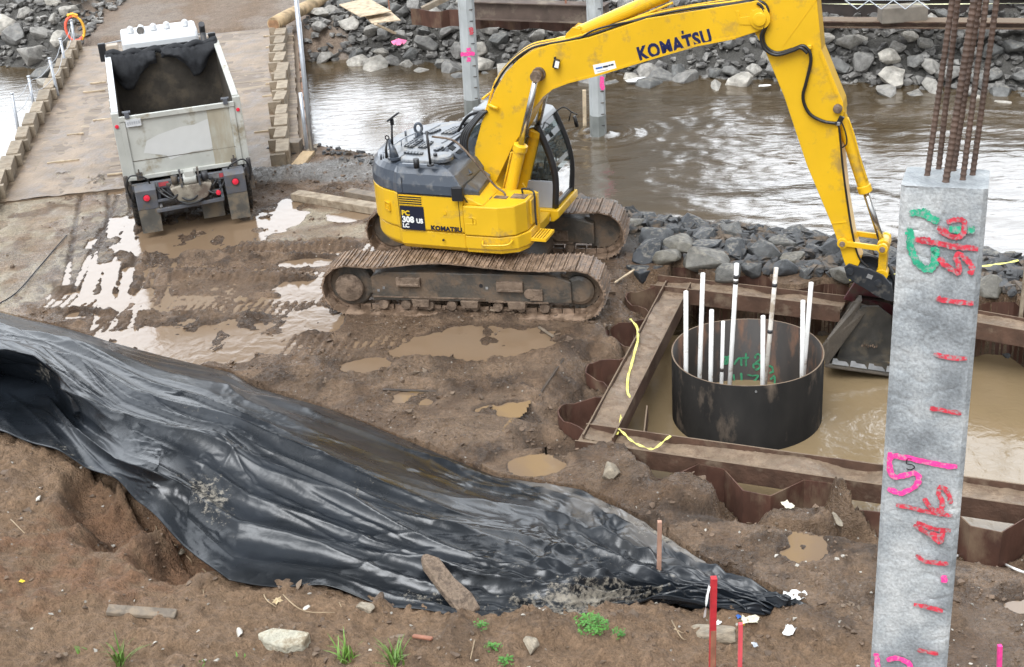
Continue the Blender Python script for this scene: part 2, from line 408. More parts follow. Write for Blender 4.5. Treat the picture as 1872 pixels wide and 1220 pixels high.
TARP = [[(-80, 548, .05), (-80, 575, .35), (-80, 610, .55), (-80, 655, .6), (-80, 690, -.05), (-80, 750, .22)],
 [(0, 572, .05), (0, 592, .35), (0, 615, .5), (0, 640, .72), (0, 690, -.08), (0, 790, .22)],
 [(100, 596, .05), (90, 616, .35), (75, 634, .52), (62, 648, .80), (92, 712, -.06), (78, 812, .24)],
 [(200, 626, .05), (190, 652, .35), (160, 672, .5), (118, 690, .72), (150, 775, .26), (142, 842, .24)],
 [(310, 655, .05), (280, 690, .35), (240, 722, .5), (200, 750, .60), (226, 828, .52), (217, 882, .22)],
 [(420, 680, .05), (380, 715, .35), (335, 748, .5), (300, 782, .58), (290, 852, .58), (262, 925, .18)],
 [(470, 708, .05), (450, 745, .35), (430, 775, .5), (402, 800, .66), (352, 885, .34), (335, 995, .12)],
 [(600, 748, .05), (560, 780, .3), (520, 815, .42), (480, 850, .46), (440, 950, .25), (420, 1062, .10)],
 [(760, 812, .05), (720, 840, .28), (680, 880, .36), (640, 920, .36), (600, 990, .2), (590, 1072, .08)],
 [(900, 868, .04), (860, 890, .25), (820, 930, .3), (780, 970, .28), (740, 1030, .15), (720, 1108, .06)],
 [(1060, 895, .04), (1010, 925, .22), (960, 960, .25), (920, 1000, .22), (870, 1060, .12), (835, 1126, .05)],
 [(1180, 955, .04), (1130, 985, .18), (1090, 1010, .2), (1060, 1040, .16), (1035, 1080, .1), (1060, 1126, .04)],
 [(1300, 1035, .04), (1270, 1050, .14), (1240, 1062, .16), (1215, 1075, .12), (1195, 1088, .07), (1190, 1100, .04)],
 [(1475, 1108, .03), (1450, 1108, .08), (1430, 1108, .1), (1410, 1108, .08), (1390, 1108, .05), (1400, 1122, .03)]]
def make_ground():
    xs = np.concatenate([-600 * np.linspace(1, 0, 14)[:-1] ** 2 - 18, np.arange(-18, -12, .09), np.arange(-12, 9.6, .034), np.arange(9.6, 18, .1), 18 + 600 * np.linspace(0, 1, 14) ** 2])
    ys = np.concatenate([np.array([-60, -30, -10, 0, 4, 6.5]), np.arange(8, 9, .2), np.arange(9, 29.5, .036), np.arange(29.5, 56, .09), 56 + 900 * np.linspace(0, 1, 18) ** 2])
    X, Y = np.meshgrid(xs, ys)
    n1 = fbm(X * .9, Y * .9, 4, 1); n2 = fbm(X * 2.6, Y * 2.6, 4, 5); n3 = fbm(X * 7, Y * 7, 3, 9); n4 = fbm(X * 17, Y * 17, 2, 13)
    near = (np.abs(X) < 20) & (Y < 60)
    H = shape(X, Y)
    sn = np.interp(X, SN[:, 0], SN[:, 1]); sf = np.interp(X, SF[:, 0], SF[:, 1])
    far = Y > (sn + sf) / 2
    toe = np.interp(X, TOE[:, 0], TOE[:, 1])
    fore = sstep(-.2, .8, toe - Y)
    # churned mud: how rough each place is
    ch = sstep(.42, .62, n1)
    churn = np.clip(.25 + .55 * ch, 0, 1)
    for a in [(430, 470, 330, 30), (700, 680, 260, 60), (1080, 650, 90, 130), (330, 480, 130, 50), (420, 580, 260, 28), (950, 700, 130, 40), (900, 830, 200, 50), (170, 620, 120, 20),
              (1350, 960, 260, 60), (1600, 1050, 150, 110), (1350, 1180, 200, 60), (640, 300, 60, 30)]:
        churn = np.maximum(churn, ell(X, Y, *a, nz=n2) * .95)
    smooth = np.zeros_like(X)
    SM = [(880, 622, 130, 30), (930, 750, 100, 34), (90, 450, 150, 90), (60, 400, 110, 50), (350, 430, 110, 30), (770, 730, 60, 20), (1010, 590, 80, 16), (960, 850, 60, 26), (680, 430, 150, 14), (530, 410, 110, 30)]
    for a in SM: smooth = np.maximum(smooth, ell(X, Y, *a, nz=n2))
    churn = churn * (1 - .85 * smooth)
    rel = .035 * n1 + churn * (.13 * np.clip(n2 - .38, 0, 1) + .12 * np.abs(n3 - .5) + .075 * np.abs(n4 - .5)) + .006 * n3
    clod = np.clip(n4 - .62, 0, 1) * .12 * churn * sstep(.4, .6, n2)
    rel = rel + clod
    # foreground bank: coarser relief, undercut below the sheet
    rel = rel + fore * (.16 * (n1 - .4) + .15 * (n2 - .5) + .13 * (n3 - .5) + .085 * (n4 - .5))
    # wheel ruts of the truck and old tracks
    ruts = np.zeros_like(X)
    for a, b, w_ in [((180, 486), (152, 548), .13), ((206, 482), (192, 560), .14), ((236, 492), (218, 560), .12), ((210, 400), (206, 432), .10), ((242, 400), (234, 450), .09), ((214, 300), (212, 352), .12), ((236, 415), (230, 440), .08), ((168, 440), (160, 455), .06)]:
        ruts = np.maximum(ruts, band(X, Y, a, b, w_, .4, n3, .5))
    groove = np.zeros_like(X)
    for a, b in [((226, 330), (140, 560)), ((240, 380), (170, 600)), ((262, 430), (205, 600)), ((300, 440), (262, 570)), ((212, 260), (200, 420)), ((196, 300), (120, 520)), ((330, 430), (300, 560)), ((185, 420), (130, 545)), ((276, 460), (240, 600)), ((470, 400), (440, 440))]:
        groove = np.maximum(groove, band(X, Y, a, b, .05, .6, n3, .8))
    # imprint of the crawler tracks
    ca, sa = math.cos(TRK_A), math.sin(TRK_A)
    A = (X - EXC_O.x) * ca + (Y - EXC_O.y) * sa; B = -(X - EXC_O.x) * sa + (Y - EXC_O.y) * ca
    imp = ((1 - sstep(.30, .42, np.abs(B + 1.33))) + (1 - sstep(.30, .42, np.abs(B - 1.33)))) * (1 - sstep(-2.2, -1.6, A)) * sstep(-8.4, -7.6, A)
    A2 = A + .35 * B; B2 = B + .10 * (A + 6)
    imp2 = ((1 - sstep(.28, .42, np.abs(B2 - .15))) + (1 - sstep(.28, .42, np.abs(B2 + 2.5)))) * (1 - sstep(-1.9, -1.0, A)) * sstep(-7.2, -6.2, A) * .8
    imp3 = (1 - sstep(.28, .42, np.abs(B + 2.75 + .15 * A))) * (1 - sstep(1.8, 2.6, A)) * sstep(-2.2, -1.2, A) * .55
    impm = np.clip(imp + imp2 + imp3, 0, 1) * sstep(.22, .42, n2)
    ph = A * (2 * math.pi / .155) + n2 * 1.2
    rel = rel * (1 - .55 * impm) + impm * (-.035 + .030 * (np.sin(ph) > .2) + .012 * n4)
    rel = rel + np.clip(imp + imp2, 0, 1) * 0
    edge = np.clip(1 - np.abs(np.abs(B + 1.33) - .46) / .12, 0, 1) * (A < -2) * (A > -8.2) + np.clip(1 - np.abs(np.abs(B - 1.33) - .46) / .12, 0, 1) * (A < -2) * (A > -8.2)
    rel = rel + edge * .06 * sstep(.35, .6, n2)
    # spoil ridges
    for a, b, w_, hgt in [((430, 455), (640, 450), .18, .12), ((300, 500), (560, 512), .16, .12), ((740, 695), (985, 720), .07, .07), ((1130, 560), (1120, 620), .35, .22), ((1040, 660), (1090, 700), .5, .12), ((470, 330), (560, 320), .5, .15),
                          ((1150, 870), (1220, 880), .5, .12), ((1540, 885), (1600, 900), .4, .25), ((1235, 893), (1290, 903), .3, .12)]:
        rel = rel + band(X, Y, a, b, w_, .8, n2, .5) * hgt * (.6 + .8 * n3)
    # dips that hold the puddles
    wet = np.zeros_like(X)
    PD = [(330, 628, 155, 36), (235, 618, 60, 20), (445, 640, 60, 20), (560, 530, 62, 22), (575, 585, 50, 26), (350, 428, 115, 34), (880, 622, 118, 28), (925, 748, 60, 13), (1467, 1003, 48, 28), (1850, 1092, 42, 24), (1010, 632, 30, 9),
          (770, 727, 46, 14), (505, 395, 46, 26), (670, 668, 40, 12), (214, 415, 12, 16), (222, 290, 8, 34), (560, 480, 40, 9), (130, 650, 50, 18), (1165, 1088, 20, 8), (262, 540, 16, 10), (150, 575, 26, 8), (655, 395, 50, 8), (620, 512, 40, 16), (980, 850, 46, 18), (750, 640, 30, 12)]
    for a in PD: wet = np.maximum(wet, ell(X, Y, *a, nz=n2, warp=.5, soft=.2))
    isl = sstep(.60, .68, n2) * .9
    rel = rel * (1 - wet * .85) + wet * (-.040 + isl * .07 + .06 * (n3 - .5) + .055 * (n4 - .5))
    rel = rel - groove * .045 + .02 * groove * n4; rel = rel * (1 - ruts * .5) - ruts * .085
    # river bed and banks
    shore = 1 - sstep(.0, 2.0, sn - Y)
    rel = np.where(far, .10 * n2 + .10 * n3, rel * (1 - shore * .3) + shore * (.08 * n3))
    app = far & (X > -14) & (X < -4.5) & (Y > sf)
    rel = np.where(app, .03 * n1 + .03 * n3 + .015 * n4, rel)
    # deck zone lies just below the timber of the bridge
    # pit
    pit = inpoly(X, Y, PITP)
    dn = (X - pit_nl.x) * near_d.y * -1 + (Y - pit_nl.y) * near_d.x
    dug = (1 - sstep(.55, 1.6, -dn)) * (dn < .1) * sstep(1.5, 2.3, X) * (.62 + .3 * n1)
    mound_patch = np.maximum(np.maximum(ell(X, Y, 1265, 895, 50, 30), ell(X, Y, 1460, 932, 70, 16)), ell(X, Y, 1570, 890, 50, 30))
    H = H - dug * .88 * (1 - .8 * mound_patch)
    dl = np.clip(((pit_nl.x - X) * (pit_fl.y - pit_nl.y) - (pit_nl.y - Y) * (pit_fl.x - pit_nl.x)) / 5.1, -5, 5)
    H = H - .42 * (1 - sstep(.1, 1.0, dl)) * (dl > -.5) * (Y > pit_nl.y - .3) * (Y < pit_fl.y + .2) * (.5 + n2)
    Z = H + np.where(near, rel, 0)
    zone = np.zeros_like(X)
    for a in [(330, 520, 230, 60), (610, 470, 130, 34), (760, 680, 220, 60), (560, 400, 110, 40), (160, 520, 90, 60), (960, 800, 130, 50), (420, 620, 180, 40)]: zone = np.maximum(zone, ell(X, Y, *a, nz=n1, soft=.5))
    zone = zone * (np.abs(H) < .03) * (1 - fore)
    Z = np.where(near, Z - .026 * zone, Z)
    Z = np.where(pit, -2.3, Z)
    oc = [GS(*c[0][:2]) for c in TARP] + [GS(*c[-1][:2]) for c in TARP[::-1]]
    ut = inpoly(X, Y, oc); Z = np.where(ut, np.minimum(Z, H) - .16, Z)
    cut = np.maximum(np.maximum(ell(X, Y, 235, 935, 80, 46, nz=n2, soft=.4, warp=.35, rot=-.5), ell(X, Y, 330, 1010, 70, 34, nz=n2, soft=.4, warp=.35, rot=-.6)), .8 * ell(X, Y, 165, 895, 40, 34, nz=n2, soft=.4))
    Z = np.where(near, Z - cut * (.34 + .14 * n2 + .10 * n3), Z)
    # ---------------- colour of the soil itself
    c_mud = np.array([.134, .083, .049]); c_dk = np.array([.052, .033, .021]); c_pale = np.array([.37, .31, .225]); c_red = np.array([.165, .080, .042]); c_tan = np.array([.165, .110, .070])
    c_grav = np.array([.27, .26, .245]); c_rock = np.array([.085, .08, .072]); c_bed = np.array([.12, .09, .055])
    def mixc(C, c, m): return C * (1 - m[..., None]) + c * m[..., None]
    C = np.ones(X.shape + (3,)) * c_mud
    C = mixc(C, c_dk, np.clip(churn * sstep(.38, .56, n2 * .55 + n3 * .45) * .9, 0, 1))
    C = mixc(C, c_tan, smooth * .7)
    pale = np.zeros_like(X)
    for a in [(90, 450, 150, 105), (40, 360, 130, 60), (120, 330, 110, 50), (500, 400, 130, 24), (640, 425, 130, 12), (200, 300, 60, 60), (540, 435, 90, 12)]: pale = np.maximum(pale, ell(X, Y, *a, nz=n2))
    C = mixc(C, c_pale, pale * (.85 - .8 * sstep(.52, .66, n2)))
    C = mixc(C, c_tan, sstep(.5, .62, fbm(X * 1.4 + 40, Y * 1.4, 3, 21)) * .55)
    C = mixc(C, np.array([.245, .158, .095]), fore * .85)
    C = mixc(C, c_tan * 1.5, (1 - fore) * sstep(.50, .64, fbm(X * 2.1 + 11, Y * 2.1, 4, 41)) * .55)
    redm = np.clip(np.maximum(ell(X, Y, 230, 985, 170, 90, n2, warp=.6), ell(X, Y, 100, 1040, 130, 60, n2, warp=.6)) * sstep(.3, .6, n3) + .8 * cut, 0, 1)
    C = mixc(C, c_red * 1.1, redm * .6)
    C = mixc(C, c_dk * 1.6, fore * sstep(.55, .68, n2 * .6 + n3 * .4) * .55)
    C = mixc(C, c_mud * 1.15, impm * .6)
    C = mixc(C, c_dk, (impm * (np.sin(ph) <= .2)) * .35)
    C = mixc(C, c_dk * 1.3, np.clip(ruts * .8 + groove * .7 + .75 * np.maximum(ell(X, Y, 150, 480, 50, 60, n2, warp=.5), ell(X, Y, 210, 440, 60, 80, n2, warp=.5)) * sstep(.35, .5, n3), 0, 1))
    C = mixc(C, c_dk * 1.25, np.clip(sstep(.0, .25, wet) * .75, 0, 1))
    gravm = np.maximum(ell(X, Y, 640, 315, 130, 22, n2), ell(X, Y, 500, 320, 50, 20, n2)) * sstep(-3, -2.4, -X) 
    C = mixc(C, c_grav * .75, gravm * .8)
    C = mixc(C, c_rock * .8, np.clip(np.maximum(shore, (Y > pit_fl.y + .9 - .37 * (X - pit_fl.x)) * sstep(1.6, 2.6, X + .25 * (Y - 24)) * .85) * (X > 1.0), 0, 1))
    C[far] = c_rock
    C[app] = c_grav * .45 + c_tan * .75
    ap2 = np.where(app, sstep(.45, .6, n1) * .5 + .5 * np.exp(-((X + 10.2) / .5) ** 2) + .35 * np.exp(-((X + 8.2) / .4) ** 2), 0)
    C = mixc(C, c_tan * 1.15, np.clip(ap2, 0, .8))
    C = mixc(C, c_tan * .8, far * (~app) * sstep(3.2, 4.6, Y - sf) * .7)
    C[pit] = c_bed
    C = mixc(C, c_bed, (Z < -1.05) * .9)
    C = C * (.80 + .40 * n3[..., None]) * (.88 + .24 * n4[..., None])
    wetm = np.clip(np.maximum(np.maximum(wet, ruts), .75 * (1 - fore) * sstep(.45, .6, fbm(X * 1.1, Y * 1.1, 3, 33))) + .25, 0, 1) * (1 - .9 * fore)
    wetm = np.where(far, -.2, wetm)
    ny, nx = X.shape
    me = bpy.data.meshes.new('ground')
    me.vertices.add(nx * ny); me.vertices.foreach_set('co', np.stack([X, Y, Z], -1).astype(np.float32).ravel())
    i = np.arange((ny - 1) * nx).reshape(ny - 1, nx)[:, :-1].ravel()
    q = np.stack([i, i + 1, i + 1 + nx, i + nx], -1).astype(np.int32)
    me.loops.add(q.size); me.loops.foreach_set('vertex_index', q.ravel())
    me.polygons.add(len(q)); me.polygons.foreach_set('loop_start', np.arange(0, q.size, 4, dtype=np.int32))
    me.polygons.foreach_set('use_smooth', np.ones(len(q), bool))
    me.update()
    ca_ = me.color_attributes.new('soil', 'FLOAT_COLOR', 'POINT')
    ca_.data.foreach_set('color', np.concatenate([C, wetm[..., None]], -1).astype(np.float32).ravel())
    m, nt, b = nodes_new('soil'); N = nt.nodes; L = nt.links
    at = N.new('ShaderNodeVertexColor'); at.layer_name = 'soil'
    geo = N.new('ShaderNodeNewGeometry')
    na = N.new('ShaderNodeTexNoise'); na.inputs['Scale'].default_value = 22; na.inputs['Detail'].default_value = 8; na.inputs['Roughness'].default_value = .7
    L.new(geo.outputs['Position'], na.inputs['Vector'])
    mr = N.new('ShaderNodeMapRange'); mr.inputs[1].default_value = .3; mr.inputs[2].default_value = .7; mr.inputs[3].default_value = .62; mr.inputs[4].default_value = 1.4
    L.new(na.outputs['Fac'], mr.inputs[0])
    vm = N.new('ShaderNodeVectorMath'); vm.operation = 'SCALE'; L.new(at.outputs['Color'], vm.inputs[0]); L.new(mr.outputs[0], vm.inputs['Scale'])
    # small stones and flecks
    vo = N.new('ShaderNodeTexVoronoi'); vo.inputs['Scale'].default_value = 9; L.new(geo.outputs['Position'], vo.inputs['Vector'])
    r2 = N.new('ShaderNodeMapRange'); r2.inputs[1].default_value = .10; r2.inputs[2].default_value = .15; r2.inputs[3].default_value = 1; r2.inputs[4].default_value = 0
    L.new(vo.outputs['Distance'], r2.inputs[0])
    sp = N.new('ShaderNodeSeparateColor'); L.new(vo.outputs['Color'], sp.inputs[0])
    gt = N.new('ShaderNodeMath'); gt.operation = 'GREATER_THAN'; gt.inputs[1].default_value = .80; L.new(sp.outputs[0], gt.inputs[0])
    ml = N.new('ShaderNodeMath'); ml.operation = 'MULTIPLY'; L.new(gt.outputs[0], ml.inputs[0]); L.new(r2.outputs[0], ml.inputs[1])
    mx = N.new('ShaderNodeMix'); mx.data_type = 'RGBA'; L.new(ml.outputs[0], mx.inputs['Factor']); L.new(vm.outputs[0], mx.inputs['A']); mx.inputs['B'].default_value = (.33, .30, .26, 1)
    L.new(mx.outputs['Result'], b.inputs['Base Color'])
    nb = N.new('ShaderNodeTexNoise'); nb.inputs['Scale'].default_value = 2.2; nb.inputs['Detail'].default_value = 5; L.new(geo.outputs['Position'], nb.inputs['Vector'])
    sb = N.new('ShaderNodeMath'); sb.operation = 'MULTIPLY_ADD'; sb.inputs[1].default_value = 1.6; sb.inputs[2].default_value = -.62; L.new(nb.outputs['Fac'], sb.inputs[0])
    ad = N.new('ShaderNodeMath'); ad.operation = 'ADD'; L.new(at.outputs['Alpha'], ad.inputs[0]); L.new(sb.outputs[0], ad.inputs[1])
    mr3 = N.new('ShaderNodeMapRange'); mr3.inputs[1].default_value = .15; mr3.inputs[2].default_value = .85; mr3.inputs[3].default_value = .9; mr3.inputs[4].default_value = .20; L.new(ad.outputs[0], mr3.inputs[0])
    L.new(mr3.outputs[0], b.inputs['Roughness'])
    nn = N.new('ShaderNodeTexNoise'); nn.inputs['Scale'].default_value = 45; nn.inputs['Detail'].default_value = 7; L.new(geo.outputs['Position'], nn.inputs['Vector'])
    n5 = N.new('ShaderNodeTexNoise'); n5.inputs['Scale'].default_value = 13; n5.inputs['Detail'].default_value = 9; n5.inputs['Roughness'].default_value = .68; L.new(geo.outputs['Position'], n5.inputs['Vector'])
    sm5 = N.new('ShaderNodeMath'); sm5.operation = 'MULTIPLY_ADD'; sm5.inputs[1].default_value = 2.4; L.new(n5.outputs['Fac'], sm5.inputs[0]); L.new(nn.outputs['Fac'], sm5.inputs[2])
    bp = N.new('ShaderNodeBump'); bp.inputs['Strength'].default_value = 1; bp.inputs['Distance'].default_value = .032
    b.inputs['Specular IOR Level'].default_value = .42
    L.new(sm5.outputs[0], bp.inputs['Height']); L.new(bp.outputs[0], b.inputs['Normal'])
    me.materials.append(m)
    o = bpy.data.objects.new('ground', me); link(o); tag(o, kind='structure')
    GRID.extend([xs, ys, Z])
    # puddle water: one level sheet for each dip, cut to the dip's own outline
    def sheet(mask, z, name='puddle'):
        cell = mask[:-1, :-1] | mask[1:, :-1] | mask[:-1, 1:] | mask[1:, 1:]
        jj, ii = np.nonzero(cell)
        if len(jj) < 4: return
        k = jj * nx + ii; q = np.stack([k, k + 1, k + 1 + nx, k + nx], -1); uq, inv = np.unique(q.ravel(), return_inverse=True)
        co = np.stack([X.ravel()[uq], Y.ravel()[uq], np.full(len(uq), z)], -1)
        me = bpy.data.meshes.new(name); me.vertices.add(len(uq)); me.vertices.foreach_set('co', co.astype(np.float32).ravel())
        me.loops.add(inv.size); me.loops.foreach_set('vertex_index', inv.astype(np.int32).ravel()); me.polygons.add(len(q)); me.polygons.foreach_set('loop_start', np.arange(0, inv.size, 4, dtype=np.int32)); me.update()
        me.materials.append(M_pud); tag(link(bpy.data.objects.new(name, me)), kind='structure')
    used = np.zeros(X.shape, bool) | pit | (X > 1.6) & (Y > 17) | (Z < -.35) | far
    def low(k): c = G(PD[k][0], PD[k][1], 0); return abs(shape(np.array([c.x]), np.array([c.y]))[0]) < .02
    mk = ((wet > .12) | (ruts > .25) | ((zone > .3) & (Z < -.004))) & (~used) & (H > -.06) & (H < .03)
    sheet(mk, -.010)
    for a in PD:
        c = G(a[0], a[1], 0); z0 = shape_z(c.x, c.y)
        if abs(z0) > .025 and z0 > -.1:
            for it in range(6): c = G(a[0], a[1], z0); z0 = shape_z(c.x, c.y)
            d = np.hypot(X - c.x, (Y - c.y) * .8); m_ = (wet > .12) & (d < 1.3) & (~mk)
            sheet(m_, z0 - .012)
    return o
def ground_y_limit(x): return float(np.interp(x, TOE[:, 0], TOE[:, 1])) - .2

def water_mat(name, col, rough, scale, bstr, dist, ior=1.6, col2=None, stretch=(1, 1, 1), foam=None):
    m, nt, b = nodes_new(name); N = nt.nodes; L = nt.links
    geo = N.new('ShaderNodeNewGeometry'); mp = N.new('ShaderNodeMapping'); mp.inputs['Scale'].default_value = stretch; mp.inputs['Rotation'].default_value = (0, 0, R(25))
    L.new(geo.outputs['Position'], mp.inputs['Vector'])
    n1 = N.new('ShaderNodeTexNoise'); n1.inputs['Scale'].default_value = scale; n1.inputs['Detail'].default_value = 7; n1.inputs['Distortion'].default_value = .6
    L.new(mp.outputs[0], n1.inputs['Vector'])
    n2 = N.new('ShaderNodeTexNoise'); n2.inputs['Scale'].default_value = scale * .12; n2.inputs['Detail'].default_value = 3; L.new(mp.outputs[0], n2.inputs['Vector'])
    mr = N.new('ShaderNodeMapRange'); mr.inputs[1].default_value = .38; mr.inputs[2].default_value = .62; L.new(n2.outputs['Fac'], mr.inputs[0])
    mx = N.new('ShaderNodeMix'); mx.data_type = 'RGBA'; mx.inputs['A'].default_value = (*col, 1); mx.inputs['B'].default_value = (*(col2 or col), 1); L.new(mr.outputs[0], mx.inputs['Factor'])
    L.new(mx.outputs['Result'], b.inputs['Base Color'])
    b.inputs['Roughness'].default_value = rough; b.inputs['IOR'].default_value = ior
    bp = N.new('ShaderNodeBump'); bp.inputs['Strength'].default_value = bstr; bp.inputs['Distance'].default_value = dist
    L.new(n1.outputs['Fac'], bp.inputs['Height']); L.new(bp.outputs[0], b.inputs['Normal'])
    return m
M_pud = water_mat('puddle_water', (.205, .14, .088), .10, 4, .25, .02, 1.75)
M_pit = water_mat('pit_water', (.25, .18, .10), .06, 5, .35, .03, 1.8, (.22, .16, .09))
M_riv = water_mat('river_water', (.062, .042, .020), .13, 3.4, .42, .036, 2.8, (.09, .062, .032), stretch=(.55, 1.5, 1))

def make_river():
    """rippled water surface: real waves plus fine bump"""
    xs = np.concatenate([-150 - 0 * np.arange(1), np.arange(-24, 20, .1), np.array([60, 150])]); ys = np.concatenate([np.arange(22, 49, .08), np.array([60])])
    X, Y = np.meshgrid(xs, ys)
    c, s = math.cos(R(-26)), math.sin(R(-26)); U = X * c + Y * s; V = -X * s + Y * c
    wx = fbm(U * .35, V * .35, 2, 70) * 3
    n = fbm(U * .7 + wx, V * 1.6 + wx, 4, 71) + .35 * np.abs(fbm(U * 2.2 + wx, V * 3.2, 3, 75) - .5) * 2
    calm = sstep(-1.5, 1.5, X - .2 * (Y - 36)) * .85 + .15
    Z = WR + .06 * calm * (n - .6)
    for (px, py, rr) in [(1100, 245, 1.3), (868, 218, 1.3)]:     # wake round the piles
        q = G(px, py, WR); d = np.hypot(X - q.x, (Y - q.y) * 1.2); Z = Z + .05 * np.sin(d * 9) * np.exp(-(d / rr) ** 2)
    ny, nx = X.shape; me = bpy.data.meshes.new('river_water')
    i = np.arange((ny - 1) * nx).reshape(ny - 1, nx)[:, :-1].ravel(); q = np.stack([i, i + 1, i + 1 + nx, i + nx], -1)
    me.vertices.add(nx * ny); me.vertices.foreach_set('co', np.stack([X, Y, Z], -1).astype(np.float32).ravel())
    me.loops.add(q.size); me.loops.foreach_set('vertex_index', q.ravel().astype(np.int32)); me.polygons.add(len(q)); me.polygons.foreach_set('loop_start', np.arange(0, q.size, 4, dtype=np.int32))
    me.polygons.foreach_set('use_smooth', np.ones(len(q), bool)); me.update(); me.materials.append(M_riv)
    tag(link(bpy.data.objects.new('river_water', me)), kind='structure')
    mb = MB(); P = PITP
    mb.add([(p[0], p[1], WP) for p in P], [list(range(len(P)))]); tag(mb.build('pit_water', M_pit), kind='structure')
make_ground(); make_river()
# ================================================================ excavator
def text_mesh(txt, size, bold=.0, sx=1.0, depth=.004):
    cu = bpy.data.curves.new('t', 'FONT'); cu.body = txt; cu.size = size; cu.offset = bold; cu.extrude = depth / 2; cu.resolution_u = 3; cu.space_character = 1.1 if len(txt) > 4 else 1.0
    o = bpy.data.objects.new('t', cu); COL.objects.link(o)
    dg = bpy.context.evaluated_depsgraph_get(); me = bpy.data.meshes.new_from_object(o.evaluated_get(dg))
    bpy.data.objects.remove(o); bpy.data.curves.remove(cu)
    for v in me.vertices: v.co.x *= sx
    return me
def put_text(name, txt, size, M4, mt, parent, bold=0, sx=1.0, depth=.004):
    me = text_mesh(txt, size, bold, sx, depth); me.name = name; me.materials.clear(); me.materials.append(mt)
    me.transform(M4); o = bpy.data.objects.new(name, me); return link(o, parent)
def face_mat(origin, xdir, ydir):
    x = Vector(xdir).normalized(); y = Vector(ydir); y = (y - x * y.dot(x)).normalized(); z = x.cross(y)
    m = Matrix((x, y, z)).transposed().to_4x4(); m.translation = Vector(origin); return m
EX = empty('excavator', EXC_O, 0, 'yellow crawler excavator with slate hood reaching its bucket into the pit', 'excavator')
def sub(name, rz):          # geometry is modelled in a frame turned by rz and baked to the root frame
    return Matrix.Rotation(rz, 4, 'Z')
def bake(o, m):
    o.data.transform(m); return o
TM = sub('t', TRK_A); UM = sub('u', UPP_A)

def track_loop(n=200):
    """closed outline (x, z) of the chain centre line, sagging and humping as in the picture"""
    r = .44; xl, xr = -2.02, 2.02; zc = .50
    pts = []
    for i in range(41): t = math.pi / 2 + math.pi * i / 40; pts.append((xl + r * math.cos(t), zc + r * math.sin(t)))
    for i in range(1, 60): pts.append((xl + (xr - xl) * i / 60, zc - r))
    for i in range(41): t = -math.pi / 2 + math.pi * i / 40; pts.append((xr + r * math.cos(t), zc + r * math.sin(t)))
    for i in range(1, 60):
        f = i / 60; x = xr + (xl - xr) * f
        hump = .085 * math.exp(-((x + .35) / .75) ** 2) - .035 * math.exp(-((x + 1.45) / .35) ** 2) - .03 * math.exp(-((x - 1.2) / .5) ** 2)
        pts.append((x, zc + r + hump))
    L = [0]
    for i in range(1, len(pts) + 1):
        a = pts[i - 1]; b = pts[i % len(pts)]; L.append(L[-1] + math.hypot(b[0] - a[0], b[1] - a[1]))
    pts.append(pts[0]); return pts, L
